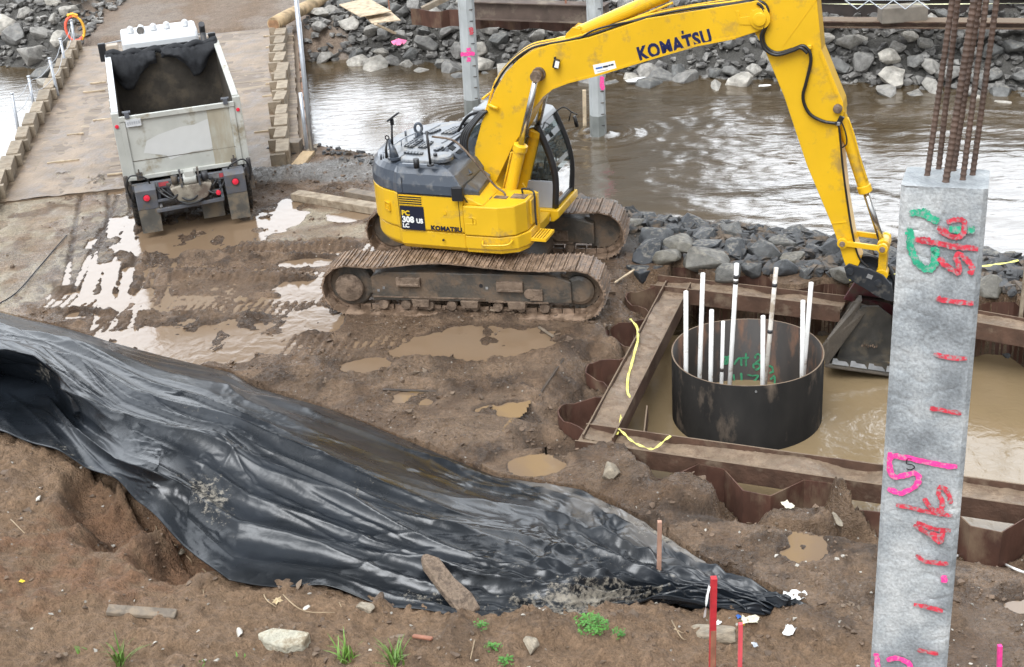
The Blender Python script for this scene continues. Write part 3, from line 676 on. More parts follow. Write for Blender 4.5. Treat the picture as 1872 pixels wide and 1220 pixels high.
def track(side):
    pts, L = track_loop(); T = L[-1]; n = 51; yc = side * 1.32; W = .70
    mb = MB()
    def at(s):
        s %= T; i = max(0, int(np.searchsorted(L, s)) - 1); f = (s - L[i]) / max(1e-6, L[i + 1] - L[i]); a, b = pts[i], pts[i + 1]
        return Vector((a[0] + (b[0] - a[0]) * f, 0, a[1] + (b[1] - a[1]) * f))
    for k in range(n):
        s0 = T * k / n; a = at(s0); b = at(s0 + T / n); d = (b - a).normalized(); nrm = Vector((d.z, 0, -d.x))   # outwards (loop runs anticlockwise seen from -y)
        mid = (a + b) / 2; up = nrm
        if (mid - Vector((max(-2.02, min(2.02, mid.x)), 0, .5))).dot(up) < 0: up = -up
        jit = random.uniform(-.006, .006)
        rot = Matrix((d, Vector((0, 1, 0)), d.cross(Vector((0, 1, 0))))).transposed()
        mb.box(mid + up * .02 + Vector((0, yc + jit, 0)), (T / n * .985, W, .022), rot)
        for q, hh in ((-.42, .030), (-.02, .020), (.38, .024)):
            mb.box(mid + d * (T / n * q) + up * (.03 + hh / 2) + Vector((0, yc + jit, 0)), (.022, W - .004, hh), rot)
        # chain link below the shoe
        for sy in (-.085, .085):
            mb.box(mid - up * .035 + Vector((0, yc + sy, 0)), (T / n * .9, .04, .085), rot)
    t = mb.build('track', M_trk, EX); bake(t, TM)
    # track frame
    out = side                       # outer side direction
    f = MB(); 
    prof = [(-1.62, .26), (-1.62, .70), (-1.35, .80), (1.45, .80), (1.72, .74), (1.9, .68), (1.9, .28)]
    f.prism(prof, 'y', yc - .20, yc + .20)
    f.box((-1.80, yc, .5), (.5, .26, .30))
    f.box((0, yc - side * .3, .62), (2.0, .3, .3))
    fr = bake(f.build('track_frame', M_und, EX, bevel=.02), TM)
    def part(mb_, nm, mt, bv=.006): bake(mb_.build(nm, mt, fr, bevel=bv), TM)
    yo = yc + side * .20
    for ys_ in (1, -1):
        yy = yc + ys_ * .20
        for x0, x1, z0, z1 in ((-1.15, -.72, .56, .72), (.62, 1.08, .50, .68)):      # step plates
            m_ = MB(); m_.box(((x0 + x1) / 2, yy + ys_ * .035, (z0 + z1) / 2), (x1 - x0, .07, z1 - z0)); m_.box(((x0 + x1) / 2, yy + ys_ * .075, z0 + .03), (x1 - x0 - .06, .02, .04)); part(m_, 'step_plate', M_undc)
        m_ = MB(); m_.cyl((.34, yy - .004 * ys_, .58), (.34, yy + ys_ * .006, .58), .035, 14); part(m_, 'hole', M_blk, 0)
        for x in (-.75, .12, .95):
            m_ = MB(); m_.prism([(x - .16, .30), (x - .14, .17), (x + .14, .17), (x + .16, .30)], 'y', yy, yy + ys_ * .05); part(m_, 'roller_guard', M_undc)
        for x, z in ((-1.40, .50), (.44, .54), (-1.50, .45)):
            m_ = MB(); m_.box((x, yy + ys_ * .003, z), (.04, .01, .045)); part(m_, 'sticker', M_steelg, 0)
        m_ = MB(); m_.cyl((1.18, yy, .46), (1.18, yy + ys_ * .05, .46), .09, 12); m_.box((1.3, yy + ys_ * .02, .44), (.22, .05, .2)); part(m_, 'travel_motor_cover', M_undc)
        m_ = MB(); m_.beam((.45, yy + ys_ * .006, .29), (1.5, yy + ys_ * .006, .29), .02, .03); part(m_, 'frame_lip', M_undc, 0)
        m_ = MB(); m_.beam((-1.6, yy + ys_ * .008, .335), (.4, yy + ys_ * .008, .335), .02, .022); part(m_, 'frame_lip', M_undc, 0)
    for k in range(8):
        x = -1.45 + k * .41; m_ = MB(); m_.cyl((x, yc - .19, .175), (x, yc + .19, .175), .085, 16); part(m_, 'track_roller', M_undc, 0)
    idl = MB(); idl.lathe([(.10, -.14), (.36, -.13), (.40, -.09), (.40, .09), (.36, .13), (.10, .14)], (-2.02, yc, .5), (0, 1, 0), 32)
    bake(idl.build('idler', M_und, EX, bevel=.008), TM)
    cap = MB(); cap.lathe([(.0, 0), (.19, 0), (.25, .015), (.26, .05), (.245, .075), (.12, .09), (0, .09)], (-2.02, yo - side * .02, .5), (0, side, 0), 28)
    bake(cap.build('idler_cap', M_undc, EX), TM)
    sp = MB(); n = 21
    pr = []
    for i in range(n * 4):
        t = 2 * math.pi * i / (n * 4); r_ = .40 if i % 4 in (0, 1) else .34; pr.append((2.02 + r_ * math.cos(t), .5 + r_ * math.sin(t)))
    sp.prism(pr, 'y', yc - .05, yc + .05); sp.lathe([(0, -.02), (.24, -.02), (.26, .0), (.26, .12), (.2, .15), (0, .15)], (2.02, yc, .5), (0, side, 0), 28)
    bake(sp.build('sprocket', M_und, EX), TM)
track(-1); track(1)
cb = MB(); cb.box((0, 0, .78), (1.5, 1.7, .42), taper=.85); cb.prism([(-1.15, .45), (-.6, .85), (.6, .85), (1.15, .45), (1.15, .3), (.5, .55), (-.5, .55), (-1.15, .3)], 'y', -1.0, 1.0)
bake(cb.build('car_body', M_und, EX, bevel=.03), TM)
sr = MB(); sr.lathe([(0, .92), (.72, .92), (.74, .95), (.74, 1.12), (.0, 1.12)], (0, 0, 0), (0, 0, 1), 40)
sr.build('slew_ring', M_und, EX)

# ---- upper structure: plan outline, near side is y<0
def arc(cx, cy, r, a0, a1, n): return [(cx + r * math.cos(R(a0 + (a1 - a0) * i / n)), cy + r * math.sin(R(a0 + (a1 - a0) * i / n))) for i in range(n + 1)]
def outline(s=0.0):
    """tail outline; s = inset"""
    P = [(.30, -1.34 + s)]
    P += [(-.88, -1.34 + s)]
    n = 22
    for i in range(n + 1):
        t = R(-112 - 136 * i / n)          # super-ellipse tail
        c, s_ = math.cos(t), math.sin(t)
        P.append((-.35 + (1.42 - s) * abs(c) ** .82 * (-1 if c < 0 else 1), (1.34 - s) * abs(s_) ** .82 * (1 if s_ > 0 else -1)))
    P += [(-.88, 1.34 - s), (.30, 1.34 - s)]
    return P
def ring_solid(name, levels, mt, parent, bevel=0, seg=3):
    """loft of closed outlines: [(outline, z)]"""
    mb = MB(); n = len(levels[0][0]); vs = []
    for P, z in levels: vs += [(p[0], p[1], z(p) if callable(z) else z) for p in P]
    fs = [list(range(n))[::-1], [(len(levels) - 1) * n + i for i in range(n)]]
    for k in range(len(levels) - 1):
        for i in range(n):
            j = (i + 1) % n; fs.append([k * n + i, k * n + j, (k + 1) * n + j, (k + 1) * n + i])
    mb.add(vs, fs); return mb.build(name, mt, parent, bevel=bevel, seg=seg)
def UB(mb, name, mt, parent=EX, bevel=0, seg=2): return bake(mb.build(name, mt, parent, bevel=bevel, seg=seg), UM)

bot = outline(.10); low = outline(0.03); mid = outline(0.0)
o = ring_solid('counterweight', [(bot, 1.10), (low, 1.20), (low, 1.46)], M_yel2, EX, bevel=.03); bake(o, UM)
house = ring_solid('house_body', [(outline(.02), 1.475), (outline(0), 1.50), (outline(0), 2.12)], M_yel2, EX, bevel=.015); bake(house, UM)
def lower_front(s=0):
    return [(.302, -1.34 + s), (.92, -1.32 + s), (1.20, -1.18 + s), (1.34 - s, -.92), (1.34 - s, -.42), (.302, -.42)]
mb = MB(); mb.prism(lower_front(.04), 'z', 1.12, 1.20); mb.prism(lower_front(0), 'z', 1.20, 1.44)
UB(mb, 'front_skirt', M_yel2, bevel=.02)
mb = MB(); mb.prism([(.305, -1.36), (.92, -1.34), (1.18, -1.2), (1.30, -.96), (1.30, -.42), (.305, -.42)], 'z', 1.455, 1.98)
tb = UB(mb, 'tool_box', M_yel2, bevel=.02)
# hood: sloping slate cowl
def hz_side(p): return 2.52
hl = [(outline(-.004), 2.135), (outline(.0), 2.30), (outline(.05), 2.47), (outline(.12), 2.56), (outline(.20), 2.60)]
def clip_front(P, s):     # slope of the hood towards the front
    return [(min(p[0], .30 + s), p[1]) for p in P]
hl = [(clip_front(P, .18 - .15 * i), z) for i, (P, z) in enumerate(hl)]
hood = ring_solid('engine_hood', hl, M_hood, EX, bevel=.012); bake(hood, UM)
T0 = outline(.235)
T0 = [(min(p[0], -.36), p[1]) for p in T0]
deck = ring_solid('hood_deck', [(T0, 2.602), ([(p[0] * .985, p[1] * .985) for p in T0], 2.64)], M_hoodtop, EX, bevel=.01); bake(deck, UM)
UI = Matrix.Rotation(-UPP_A, 3, 'Z')
UVX = Vector((-math.sin(UPP_A), math.cos(UPP_A), 0))
def UZ(px, py, z): return UI @ (G(px, py, z) - EXC_O)
def UV(px, py, v): return UI @ (PL(px, py, EXC_O + UVX * v, UVX) - EXC_O)
def UVs(pts, v): return [(lambda q: (q.x, q.z))(UV(x, y, v)) for x, y in pts]
ZD = 2.645
# grilles in the deck
def deck_quad(name, pts, mt, z=ZD, h=.012, parent=None, louv=0):
    q = [UZ(x, y, z) for x, y in pts]; mb = MB(); mb.prism([(p.x, p.y) for p in q], 'z', z, z + h)
    o = UB(mb, name, mt, parent or deck)
    if louv:
        m2 = MB(); a, b, c, d = q
        for i in range(1, louv):
            t = i / louv; m2.beam(a.lerp(b, t) + Vector((0, 0, h + .004)), d.lerp(c, t) + Vector((0, 0, h + .004)), .018, .012)
        for t in (.34, .67): m2.beam(a.lerp(d, t) + Vector((0, 0, h + .006)), b.lerp(c, t) + Vector((0, 0, h + .006)), .02, .012)
        UB(m2, 'grille_bars', M_hoodtop, deck)
    return o
deck_quad('vent_grille', [(738, 268), (757, 255), (774, 257), (754, 271)], M_grille, louv=5)
deck_quad('vent_grille', [(764, 270), (780, 258), (793, 260), (778, 272)], M_grille, louv=4)
deck_quad('vent_grille', [(806, 245), (832, 232), (850, 233), (827, 246)], M_grille, louv=6)
deck_quad('vent_grille', [(776, 244), (802, 236), (807, 238), (790, 245)], M_grille, louv=4)
deck_quad('vent_grille', [(740, 276), (774, 279), (772, 284), (738, 281)], M_grille, louv=6)
deck_quad('vent_grille', [(792, 275), (806, 268), (812, 270), (800, 277)], M_grille, louv=2)
for pts in ([(725, 292), (745, 278), (742, 277), (722, 290)], [(735, 300), (800, 303), (801, 301), (736, 298)], [(757, 253), (806, 228), (804, 227), (755, 252)], [(808, 262), (850, 238), (848, 237), (806, 261)]):
    deck_quad('panel_seam', pts, M_hood, h=.004)
q = UZ(808, 291, ZD); mb = MB(); mb.lathe([(0, 0), (.20, 0), (.20, .05), (.17, .075), (.0, .075)], q, (0, 0, 1), 26); UB(mb, 'air_intake_cover', M_hoodtop, deck)
q = UZ(796, 286, ZD + .07); mb = MB(); mb.cyl(q, q + Vector((0, 0, .05)), .035, 12); UB(mb, 'filler_knob', M_blk, deck)
q = UZ(762, 307, ZD - .05); mb = MB(); mb.cyl(q, q + Vector((0, 0, .16)), .05, 16); UB(mb, 'exhaust_pipe', M_blk, EX)
q = UZ(787, 303, ZD); mb = MB(); mb.cyl(q, q + Vector((-.01, 0, .60)), .022, 10); mb.cyl(q, q + Vector((0, 0, .03)), .06, 14); UB(mb, 'antenna', M_blk, EX)
# lifting eye
q = UZ(766, 247, ZD); mb = MB(); ax = Vector((math.cos(R(25)), math.sin(R(25)), 0))
ring = [q + ax * (.062 * math.cos(t)) + Vector((0, 0, .13 + .085 * math.sin(t))) for t in [2 * math.pi * i / 20 for i in range(21)]]
mb.tube(ring, .026, 8, caps=False); mb.box(q + Vector((0, 0, .02)), (.12, .10, .05)); UB(mb, 'lifting_eye', M_hood, EX)
# mirror mast at the tail
q = UZ(721, 288, ZD); a = q + Vector((-.02, .02, .28)); mb = MB(); mb.tube([q, q + Vector((-.03, .02, .14)), q + Vector((-.09, .05, .30))], [.085, .06, .035], 10)
mb.lathe([(0, -.02), (.12, -.02), (.12, .02), (0, .02)], q, (0, 0, 1), 18); mast = UB(mb, 'mirror_bracket', M_hood, EX)
mb = MB(); s0 = q + Vector((-.03, .02, .16)); s1 = UV(716, 218, q.y + .08); mb.tube([s0, s0.lerp(s1, .5) + Vector((0, 0, .0)), s1], [.026, .018, .02], 8); mb.cyl(s1 + Vector((0, 0, -.10)), s1, .035, 8); UB(mb, 'mirror_pole', M_blk, mast)
mb = MB(); rot = Matrix.Rotation(R(-35), 3, 'Y') @ Matrix.Rotation(R(20), 3, 'Z'); mb.box(s1 + Vector((.03, 0, .04)), (.24, .16, .035), rot); UB(mb, 'rear_mirror', M_blk, mast, bevel=.01)
mb = MB(); q2 = q + Vector((-.12, -.05, 0)); e = UV(708, 255, q2.y); mb.tube([q2, q2 + Vector((.0, 0, .14)), e], [.03, .022, .014], 8); mb.tube([e + Vector((.035 * math.cos(t), 0, .03 + .035 * math.sin(t))) for t in [2 * math.pi * i / 12 for i in range(13)]], .011, 6, caps=False); UB(mb, 'camera_arm', M_blk, mast)
# hand rails on the deck edge
for pts in ([(700, 280), (733, 256), (760, 243)], ):
    P = [UZ(x, y, ZD + .09) for x, y in pts]; mb = MB(); mb.tube(crv(P, 5), .012, 6)
    for p in P: mb.cyl(p, p - Vector((0, 0, .10)), .012, 6)
    UB(mb, 'hand_rail', M_gry, EX)
for (x, y) in ((742, 249), (697, 292)):
    q = UZ(x, y, ZD); mb = MB(); mb.cyl(q, q + Vector((0, 0, .10)), .02, 8); UB(mb, 'rail_stub', M_hood, EX)
# front facet of the hood with the intake pocket
mb = MB(); yy0, yy1 = -1.14, -.52
pk = [(.10, -1.12), (-.42, -1.02), (-.42, -.62), (.18, -.52)]
fac = MB(); n = [Vector((.165, -1.30, 2.30)), Vector((-.20, -1.15, 2.612)), Vector((-.36, -.30, 2.648)), Vector((.45, -.36, 2.20)), Vector((.50, -1.05, 2.14))]
fac.add(n + [v - Vector((0, 0, .12)) for v in n], [(0, 1, 2, 3, 4), (5, 9, 8, 7, 6), (0, 5, 6, 1), (1, 6, 7, 2), (2, 7, 8, 3), (3, 8, 9, 4), (4, 9, 5, 0)])
UB(fac, 'hood_front_panel', M_hood, EX, bevel=.015)
pc = MB(); a = UV(825, 322, -1.02); P4 = [(.14, -1.16, 2.365), (-.12, -1.06, 2.595), (-.06, -.70, 2.595), (.26, -.80, 2.325)]
pc.add([Vector(p) + Vector((0, 0, .012)) for p in P4], [(0, 1, 2, 3)]); UB(pc, 'intake_pocket', M_blk, EX)
pc = MB(); P4 = [(.13, -1.10, 2.385), (.01, -1.04, 2.49), (.07, -.82, 2.49), (.22, -.82, 2.365)]
pc.add([Vector(p) + Vector((0, 0, .022)) for p in P4], [(0, 1, 2, 3)]); UB(pc, 'pocket_floor', M_steelg, EX)
mb = MB(); rim = [Vector(p) + Vector((0, 0, .03)) for p in [(.16, -1.18, 2.35), (-.14, -1.08, 2.60), (-.08, -.68, 2.60), (.28, -.78, 2.32), (.16, -1.18, 2.35)]]
mb.tube(rim, .022, 6); UB(mb, 'pocket_rim', M_hood, EX)
pc = MB()
for i in range(3): c0 = Vector((-.20 + .13 * i, -.42, 2.66 - .07 * i)); pc.box(c0, (.09, .16, .02), Matrix.Rotation(R(28), 3, 'Y'))
UB(pc, 'vent_slots', M_grille, EX)
# seam lines, louvres and decals on the near side panel (y = -1.34)
YS = -1.342
def side_line(px, name='panel_seam', w_=.012, mt=M_blk, y=YS, parent=house):
    P = [UV(x, y_, y) for x, y_ in px]; mb = MB()
    for a, b in zip(P[:-1], P[1:]): mb.beam(a, b, .006, w_, up=(0, 0, 1))
    return UB(mb, name, mt, parent)
hs_ = MB(); hs_.beam((-.78, YS - .001, 2.15), (-.78, YS - .001, 2.42), .006, .014, up=(0, 1, 0)); UB(hs_, 'panel_seam', M_blk, hood)
for x0 in (-.88, .235):
    mb = MB(); mb.beam((x0, YS, 1.50), (x0, YS, 2.11), .006, .014, up=(0, 1, 0)); UB(mb, 'panel_seam', M_blk, house)
mb = MB(); mb.beam((-.88, YS, 2.124), (.30, YS, 2.124), .012, .014); UB(mb, 'panel_seam', M_blk, house)
def plate(name, x0, x1, z0, z1, mt, th=.006, y=YS, parent=house):
    mb = MB(); mb.box(((x0 + x1) / 2, y - th / 2 + .001, (z0 + z1) / 2), (x1 - x0, th, z1 - z0)); return UB(mb, name, mt, parent)
plate('louvre_panel', -.865, -.45, 1.93, 2.09, M_grille, .004)
for i in range(5): plate('louvre_slat', -.87, -.445, 1.925 + .04 * i, 1.937 + .04 * i, M_yel2, .012)
dp = plate('model_plate', -.865, -.42, 1.475, 1.905, M_decal, .004)
def side_text(name, txt, size, x, z, mt, bold=.004, sx=1.0, y=YS - .007, parent=house):
    return bake(put_text(name, txt, size, face_mat((x, y, z), (1, 0, 0), (0, 0, 1)), mt, parent, bold, sx), UM)
side_text('lettering', 'PC', .125, -.84, 1.735, M_decaly, .005, 1.0)
side_text('lettering', '308', .150, -.84, 1.61, M_decalw, .007, .98)
side_text('lettering', 'US', .110, -.575, 1.61, M_decalw, .006, .95)
side_text('lettering', 'LC', .10, -.84, 1.515, M_decalw, .005, 1.0)
side_text('lettering', 'KOMATSU', .108, -.315, 1.505, M_decal, .006, 1.06)
def recess_handle(x, z, w_=.13, h_=.15):
    mb = MB(); t = .02
    for s_ in (-1, 1): mb.box((x + s_ * w_ / 2, YS - .008, z), (t, .02, h_)); mb.box((x, YS - .008, z + s_ * h_ / 2), (w_ + t, .02, t))
    h = UB(mb, 'door_latch', M_yel2, house, bevel=.004); mb = MB(); mb.box((x, YS - .004, z + .02), (w_ * .5, .014, .05)); UB(mb, 'latch_handle', M_yel, h)
recess_handle(-1.13, 1.82) if False else None
recess_handle(.40, 1.72, .15, .12); recess_handle(.50, 1.72, .05, .10)
q = (-1.22, -1.2)
mb = MB(); c0 = Vector((-1.17, -1.195, 1.82)); rt = Matrix.Rotation(R(-38), 3, 'Z')
for dx, dz, sx_, sz_ in ((0, .07, .15, .018), (0, -.07, .15, .018), (-.07, 0, .018, .15), (.07, 0, .018, .15), (.01, .0, .07, .05)): mb.box(c0 + rt @ Vector((dx, 0, dz)), (sx_, .03, sz_), rt)
UB(mb, 'door_latch', M_yel, house)
mb = MB(); mb.cyl((-.03, YS, 1.83), (-.03, YS - .012, 1.83), .035, 14); UB(mb, 'lock', M_yel, house)
mb = MB(); mb.cyl((-.10, YS - .0, 1.33), (-.10, YS - .02, 1.33), .02, 12); UB(mb, 'bolt', M_blk, EX)
# grab handle on the front skirt
mb = MB(); P = [(.62, -1.33, 1.36), (.64, -1.40, 1.33), (.70, -1.42, 1.32), (1.02, -1.37, 1.33), (1.10, -1.32, 1.35), (1.12, -1.24, 1.38)]; mb.tube(crv(P, 4), .016, 8); UB(mb, 'grab_handle', M_yel, EX)
# step at the front corner
mb = MB(); c0 = Vector((1.47, -.72, 1.30))
for i in range(5): mb.box(c0 + Vector((-.10 + .05 * i, 0, 0)), (.025, .42, .03))
for s_ in (-1, 1): mb.box(c0 + Vector((0, s_ * .22, -.01)), (.27, .02, .05))
mb.box(c0 + Vector((.13, 0, -.01)), (.02, .44, .05)); UB(mb, 'boarding_step', M_yel, EX)
# top of the tool box: grip strips, handle, lamp
for x0, x1, y0, y1 in ((.42, .66, -.98, -.86), (.70, .93, -.92, -.80), (.98, 1.24, -.86, -.66)):
    mb = MB(); mb.box(((x0 + x1) / 2, (y0 + y1) / 2, 1.985), (x1 - x0, y1 - y0, .014)); UB(mb, 'grip_strip', M_undc, tb)
q = Vector((.42, -1.18, 1.985)); mb = MB(); mb.lathe([(0, 0), (.09, 0), (.085, .04), (.03, .055), (0, .055)], q, (0, 0, 1), 18); UB(mb, 'round_cap', M_blk, tb)
mb = MB(); P = [(1.12, -.62, 1.99), (1.12, -.62, 2.07), (1.30, -.66, 2.07), (1.36, -.70, 2.0), (1.37, -.74, 1.75), (1.40, -.80, 1.50)]; mb.tube(crv(P, 4), .018, 8); UB(mb, 'hand_rail', M_blk, EX)
P = [UV(x, y, -.75) for x, y in [(790, 250), (826, 256), (850, 275), (880, 310), (905, 340), (921, 352), (924, 362), (918, 368), (900, 366)]]; mb = MB(); mb.tube(crv(P, 5), .019, 8); UB(mb, 'long_hand_rail', M_undc, EX)
# raised battery step in front of the hood, boom well
mb = MB(); mb.prism([(.305, 1.98), (.305, 2.12), (.46, 2.08), (.66, 1.985)], 'y', -1.30, -.40); UB(mb, 'front_cowl', M_yel2, EX, bevel=.015)
mb = MB(); mb.box((.85, -.50, 1.62), (1.0, .08, .7)); mb.box((1.28, -.62, 1.72), (.10, .36, .42)); UB(mb, 'well_plate', M_yel2, EX)
mb = MB(); mb.box((.25, -.02, 1.22), (1.4, .8, .22)); mb.box((-.2, 0, 1.9), (.5, .8, 1.1)); UB(mb, 'deck_frame', M_und, EX, bevel=.02)
mb = MB()
for s_ in (-1, 1): mb.prism([(.0, 1.2), (-.1, 1.7), (.1, 2.05), (.45, 2.05), (.75, 1.6), (1.0, 1.2)], 'y', s_ * .36 - .03, s_ * .36 + .03)
UB(mb, 'boom_bracket', M_yel2, EX, bevel=.01)
# front mirror
mc = UV(836, 355, -1.42); mb = MB(); mb.box(mc, (.20, .06, .26), Matrix.Rotation(R(12), 3, 'Z')); UB(mb, 'side_mirror', M_blk, EX, bevel=.025)
mb = MB(); mb.tube([mc + Vector((.08, .03, 0)), mc + Vector((.1, .1, -.15)), Vector((.40, -1.25, 1.98))], .014, 6); UB(mb, 'mirror_bracket', M_blk, EX)
# ---- cab (left of the boom)
cx0, cx1, cy0, cy1 = -.30, 1.34, .34, 1.32
mb = MB(); mb.prism([(cx0 - .1, 1.14), (cx1 + .0, 1.14), (cx1 + .10, 1.22), (cx1 + .10, 1.36), (cx0 - .1, 1.36)], 'y', cy0 - .10, cy1 + .05); mb.prism([(.55, 1.14), (1.28, 1.14), (1.30, 1.34), (.55, 1.34)], 'y', -.40, cy0 - .12); fl = UB(mb, 'cab_floor', M_yel2, EX, bevel=.02)
for k, (x, z, c_) in enumerate(((1.02, 1.26, M_decalb), (1.24, 1.28, M_decal), (1.24, 1.20, M_decalw))):
    mb = MB(); mb.box((x, cy0 - .103, z), (.09, .006, .06)); UB(mb, 'sticker', c_, fl)
cab = MB()
cab.prism([(cx0, 1.36), (1.33, 1.36), (1.36, 1.86), (.75, 1.86), (.55, 1.72), (cx0, 1.72)], 'y', cy0, cy0 + .05)
cab.prism([(cx0, 1.36), (1.33, 1.36), (1.36, 1.70), (cx0, 1.70)], 'y', cy1 - .05, cy1)
cab.box((cx0 + .03, (cy0 + cy1) / 2, 2.0), (.05, cy1 - cy0 - .1, 1.3))
cabo = UB(cab, 'cab_shell', M_gry, EX, bevel=.01)
fr_ = MB()
def post(y): return [(1.34, y, 1.36), (1.37, y, 1.9), (1.28, y, 2.35), (1.08, y, 2.86)]
for y in (cy0 + .04, cy1 - .04): fr_.tube(crv(post(y), 5), .065, 6)
for y in (cy0 + .03, cy1 - .03): fr_.beam((cx0 + .04, y, 1.7), (cx0 + .06, y, 2.85), .08, .08); fr_.beam((.42, y, 1.7), (.42, y, 2.86), .07, .06); fr_.beam((cx0, y, 1.72), (1.34, y, 1.72), .05, .06)
fr_.beam((1.36, cy0, 1.42), (1.36, cy1, 1.42), .05, .06); fr_.beam((1.08, cy0, 2.86), (1.08, cy1, 2.86), .06, .07); fr_.beam((1.37, cy0 + .05, 1.88), (1.37, cy1 - .05, 1.88), .03, .03)
UB(fr_, 'cab_frame', M_blk, EX)
rf = ring_solid('cab_roof', [([(cx0, cy0), (1.08, cy0), (1.16, cy0 + .1), (1.16, cy1 - .1), (1.08, cy1), (cx0, cy1)], 2.87), ([(cx0, cy0), (1.06, cy0), (1.12, cy0 + .1), (1.12, cy1 - .1), (1.06, cy1), (cx0, cy1)], 2.94), ([(cx0 + .1, cy0 + .1), (.95, cy0 + .1), (1.0, cy0 + .16), (1.0, cy1 - .16), (.95, cy1 - .1), (cx0 + .1, cy1 - .1)], 3.0)], mat('cab_roof', (.30, .315, .33), .35, var=.05, coat=.3), EX, bevel=.01); bake(rf, UM)
mg = bpy.data.materials.new('cab_glass'); mg.use_nodes = True; b_ = mg.node_tree.nodes['Principled BSDF']; b_.inputs['Base Color'].default_value = (.30, .36, .36, 1); b_.inputs['Roughness'].default_value = .03; b_.inputs['Transmission Weight'].default_value = .92; b_.inputs['IOR'].default_value = 1.15; MATS['glass'] = mg
gl = MB()
gp = crv([(1.36, 0, 1.45), (1.385, 0, 1.9), (1.295, 0, 2.35), (1.10, 0, 2.83)], 5)
for a, b in zip(gp[:-1], gp[1:]): gl.add([(a.x, cy0 + .08, a.z), (b.x, cy0 + .08, b.z), (b.x, cy1 - .08, b.z), (a.x, cy1 - .08, a.z)], [(0, 1, 2, 3)])
UB(gl, 'windscreen', mg, EX)
for y in (cy0 + .02, cy1 - .02):
    gl = MB(); gl.add([(cx0 + .1, y, 1.74), (.40, y, 1.74), (.40, y, 2.83), (cx0 + .1, y, 2.83)], [(0, 1, 2, 3)]); gl.add([(.45, y, 1.76), (.72, y, 1.90), (1.32, y, 1.90), (1.25, y, 2.33), (1.06, y, 2.82), (.45, y, 2.82)], [(0, 1, 2, 3, 4, 5)]); UB(gl, 'side_window', mg, EX)
st = MB(); st.box((.35, .85, 1.75), (.5, .5, .14)); st.box((.10, .85, 2.15), (.14, .48, .75), Matrix.Rotation(R(-8), 3, 'Y')); st.box((.08, .85, 2.62), (.1, .28, .18)); UB(st, 'driver_seat', M_blk, EX, bevel=.04)
st = MB(); st.box((.75, .56, 1.75), (.5, .16, .4)); st.box((.75, 1.1, 1.7), (.4, .14, .35)); st.cyl((.95, .56, 1.9), (1.0, .58, 2.12), .02); st.cyl((.95, 1.1, 1.85), (1.0, 1.08, 2.1), .02); st.box((1.2, .5, 2.05), (.05, .14, .22)); UB(st, 'controls', M_dark, EX, bevel=.02)
# wiper and front mirror beyond the cab
mb = MB(); a = UZ(1047, 228, 2.75); P = [UV(x, y, cy1) for x, y in [(1012, 208), (1030, 196), (1045, 205), (1056, 210)]]; mb.tube(crv(P, 4), .013, 6)
P2 = [UV(x, y, cy1) for x, y in [(1044, 204), (1040, 222)]]; mb.tube(P2, .012, 6); P3 = [UV(x, y, cy1) for x, y in [(1050, 212), (1055, 232)]]; mb.tube(P3, [.03, .04], 6); UB(mb, 'work_lamp_bracket', M_blk, EX)
# ---- boom
BW = .27
BT = [(1400, 12), (1385, 1), (1181, 34), (1076, 69), (1040, 76), (1005, 82), (975, 92), (947, 110), (924, 133), (905, 165), (893, 195), (880, 225), (868, 271), (867, 300)]
BU = [(896, 322), (937, 269), (948, 252), (960, 232), (975, 200), (993, 177), (1011, 163), (1040, 152), (1089, 140), (1181, 112), (1273, 85), (1346, 71), (1392, 56), (1402, 44), (1407, 28)]
ptop = UVs(BT, -BW); pun = UVs(BU, -BW)
boomP = ptop + [(.28, 1.92), (.30, 1.66), (.44, 1.56), (.58, 1.62), (.60, 1.80), (.50, 2.02)] + pun[1:]
mb = MB(); mb.prism(boomP, 'y', -BW, BW); boom = UB(mb, 'boom', M_yel, EX, bevel=.012)
# flange strips along the edges of the side plate
def offs(P, d):
    out = []
    for i, p in enumerate(P):
        a = Vector(P[max(i - 1, 0)]); b = Vector(P[min(i + 1, len(P) - 1)]); t = (b - a).normalized(); out.append((p[0] - t.y * d, p[1] + t.x * d))
    return out
def strip_on(P, d, y, th, name, mt, parent):
    Q = offs(P, d); mb = MB(); n = len(P)
    vs = [(p[0], y, p[1]) for p in P] + [(p[0], y, p[1]) for p in Q] + [(p[0], y - th, p[1]) for p in P] + [(p[0], y - th, p[1]) for p in Q]; fs = []
    for i in range(n - 1): fs += [(2 * n + i, 2 * n + i + 1, 3 * n + i + 1, 3 * n + i), (i, 2 * n + i, 2 * n + i + 1, i + 1)[::-1], (n + i, n + i + 1, 3 * n + i + 1, 3 * n + i)[::-1]]
    mb.add(vs, fs); return UB(mb, name, mt, parent)
strip_on(pun[3:-3], .035, -BW, .014, 'lower_flange', M_yel, boom)
for y in (-BW,):
    c = UV(1390, 34, y); mb = MB(); mb.lathe([(0, 0), (.16, 0), (.16, .04), (.10, .045), (.10, .08), (.06, .085), (0, .085)], c, (0, -1, 0), 24); UB(mb, 'arm_pin', M_yel, boom, bevel=.004)
    mb = MB(); P = UVs([(1345, 20), (1352, 45), (1388, 46), (1392, 22), (1374, 18), (1372, 30), (1353, 32), (1351, 20)], y); mb.prism(P, 'y', y - .012, y); UB(mb, 'lock_plate', M_yel, boom, bevel=.003)
    c = UV(986, 135, y); mb = MB(); mb.lathe([(0, 0), (.115, 0), (.115, .05), (.075, .055), (.075, .10), (0, .10)], c, (0, -1, 0), 24); UB(mb, 'cylinder_pin', M_undc, boom, bevel=.004)
    mb = MB(); mb.lathe([(0, -.0), (.05, .0), (.05, .03), (0, .03)], c + Vector((0, -.10, 0)), (0, -1, 0), 16); UB(mb, 'pin_cap', M_steelg, boom)
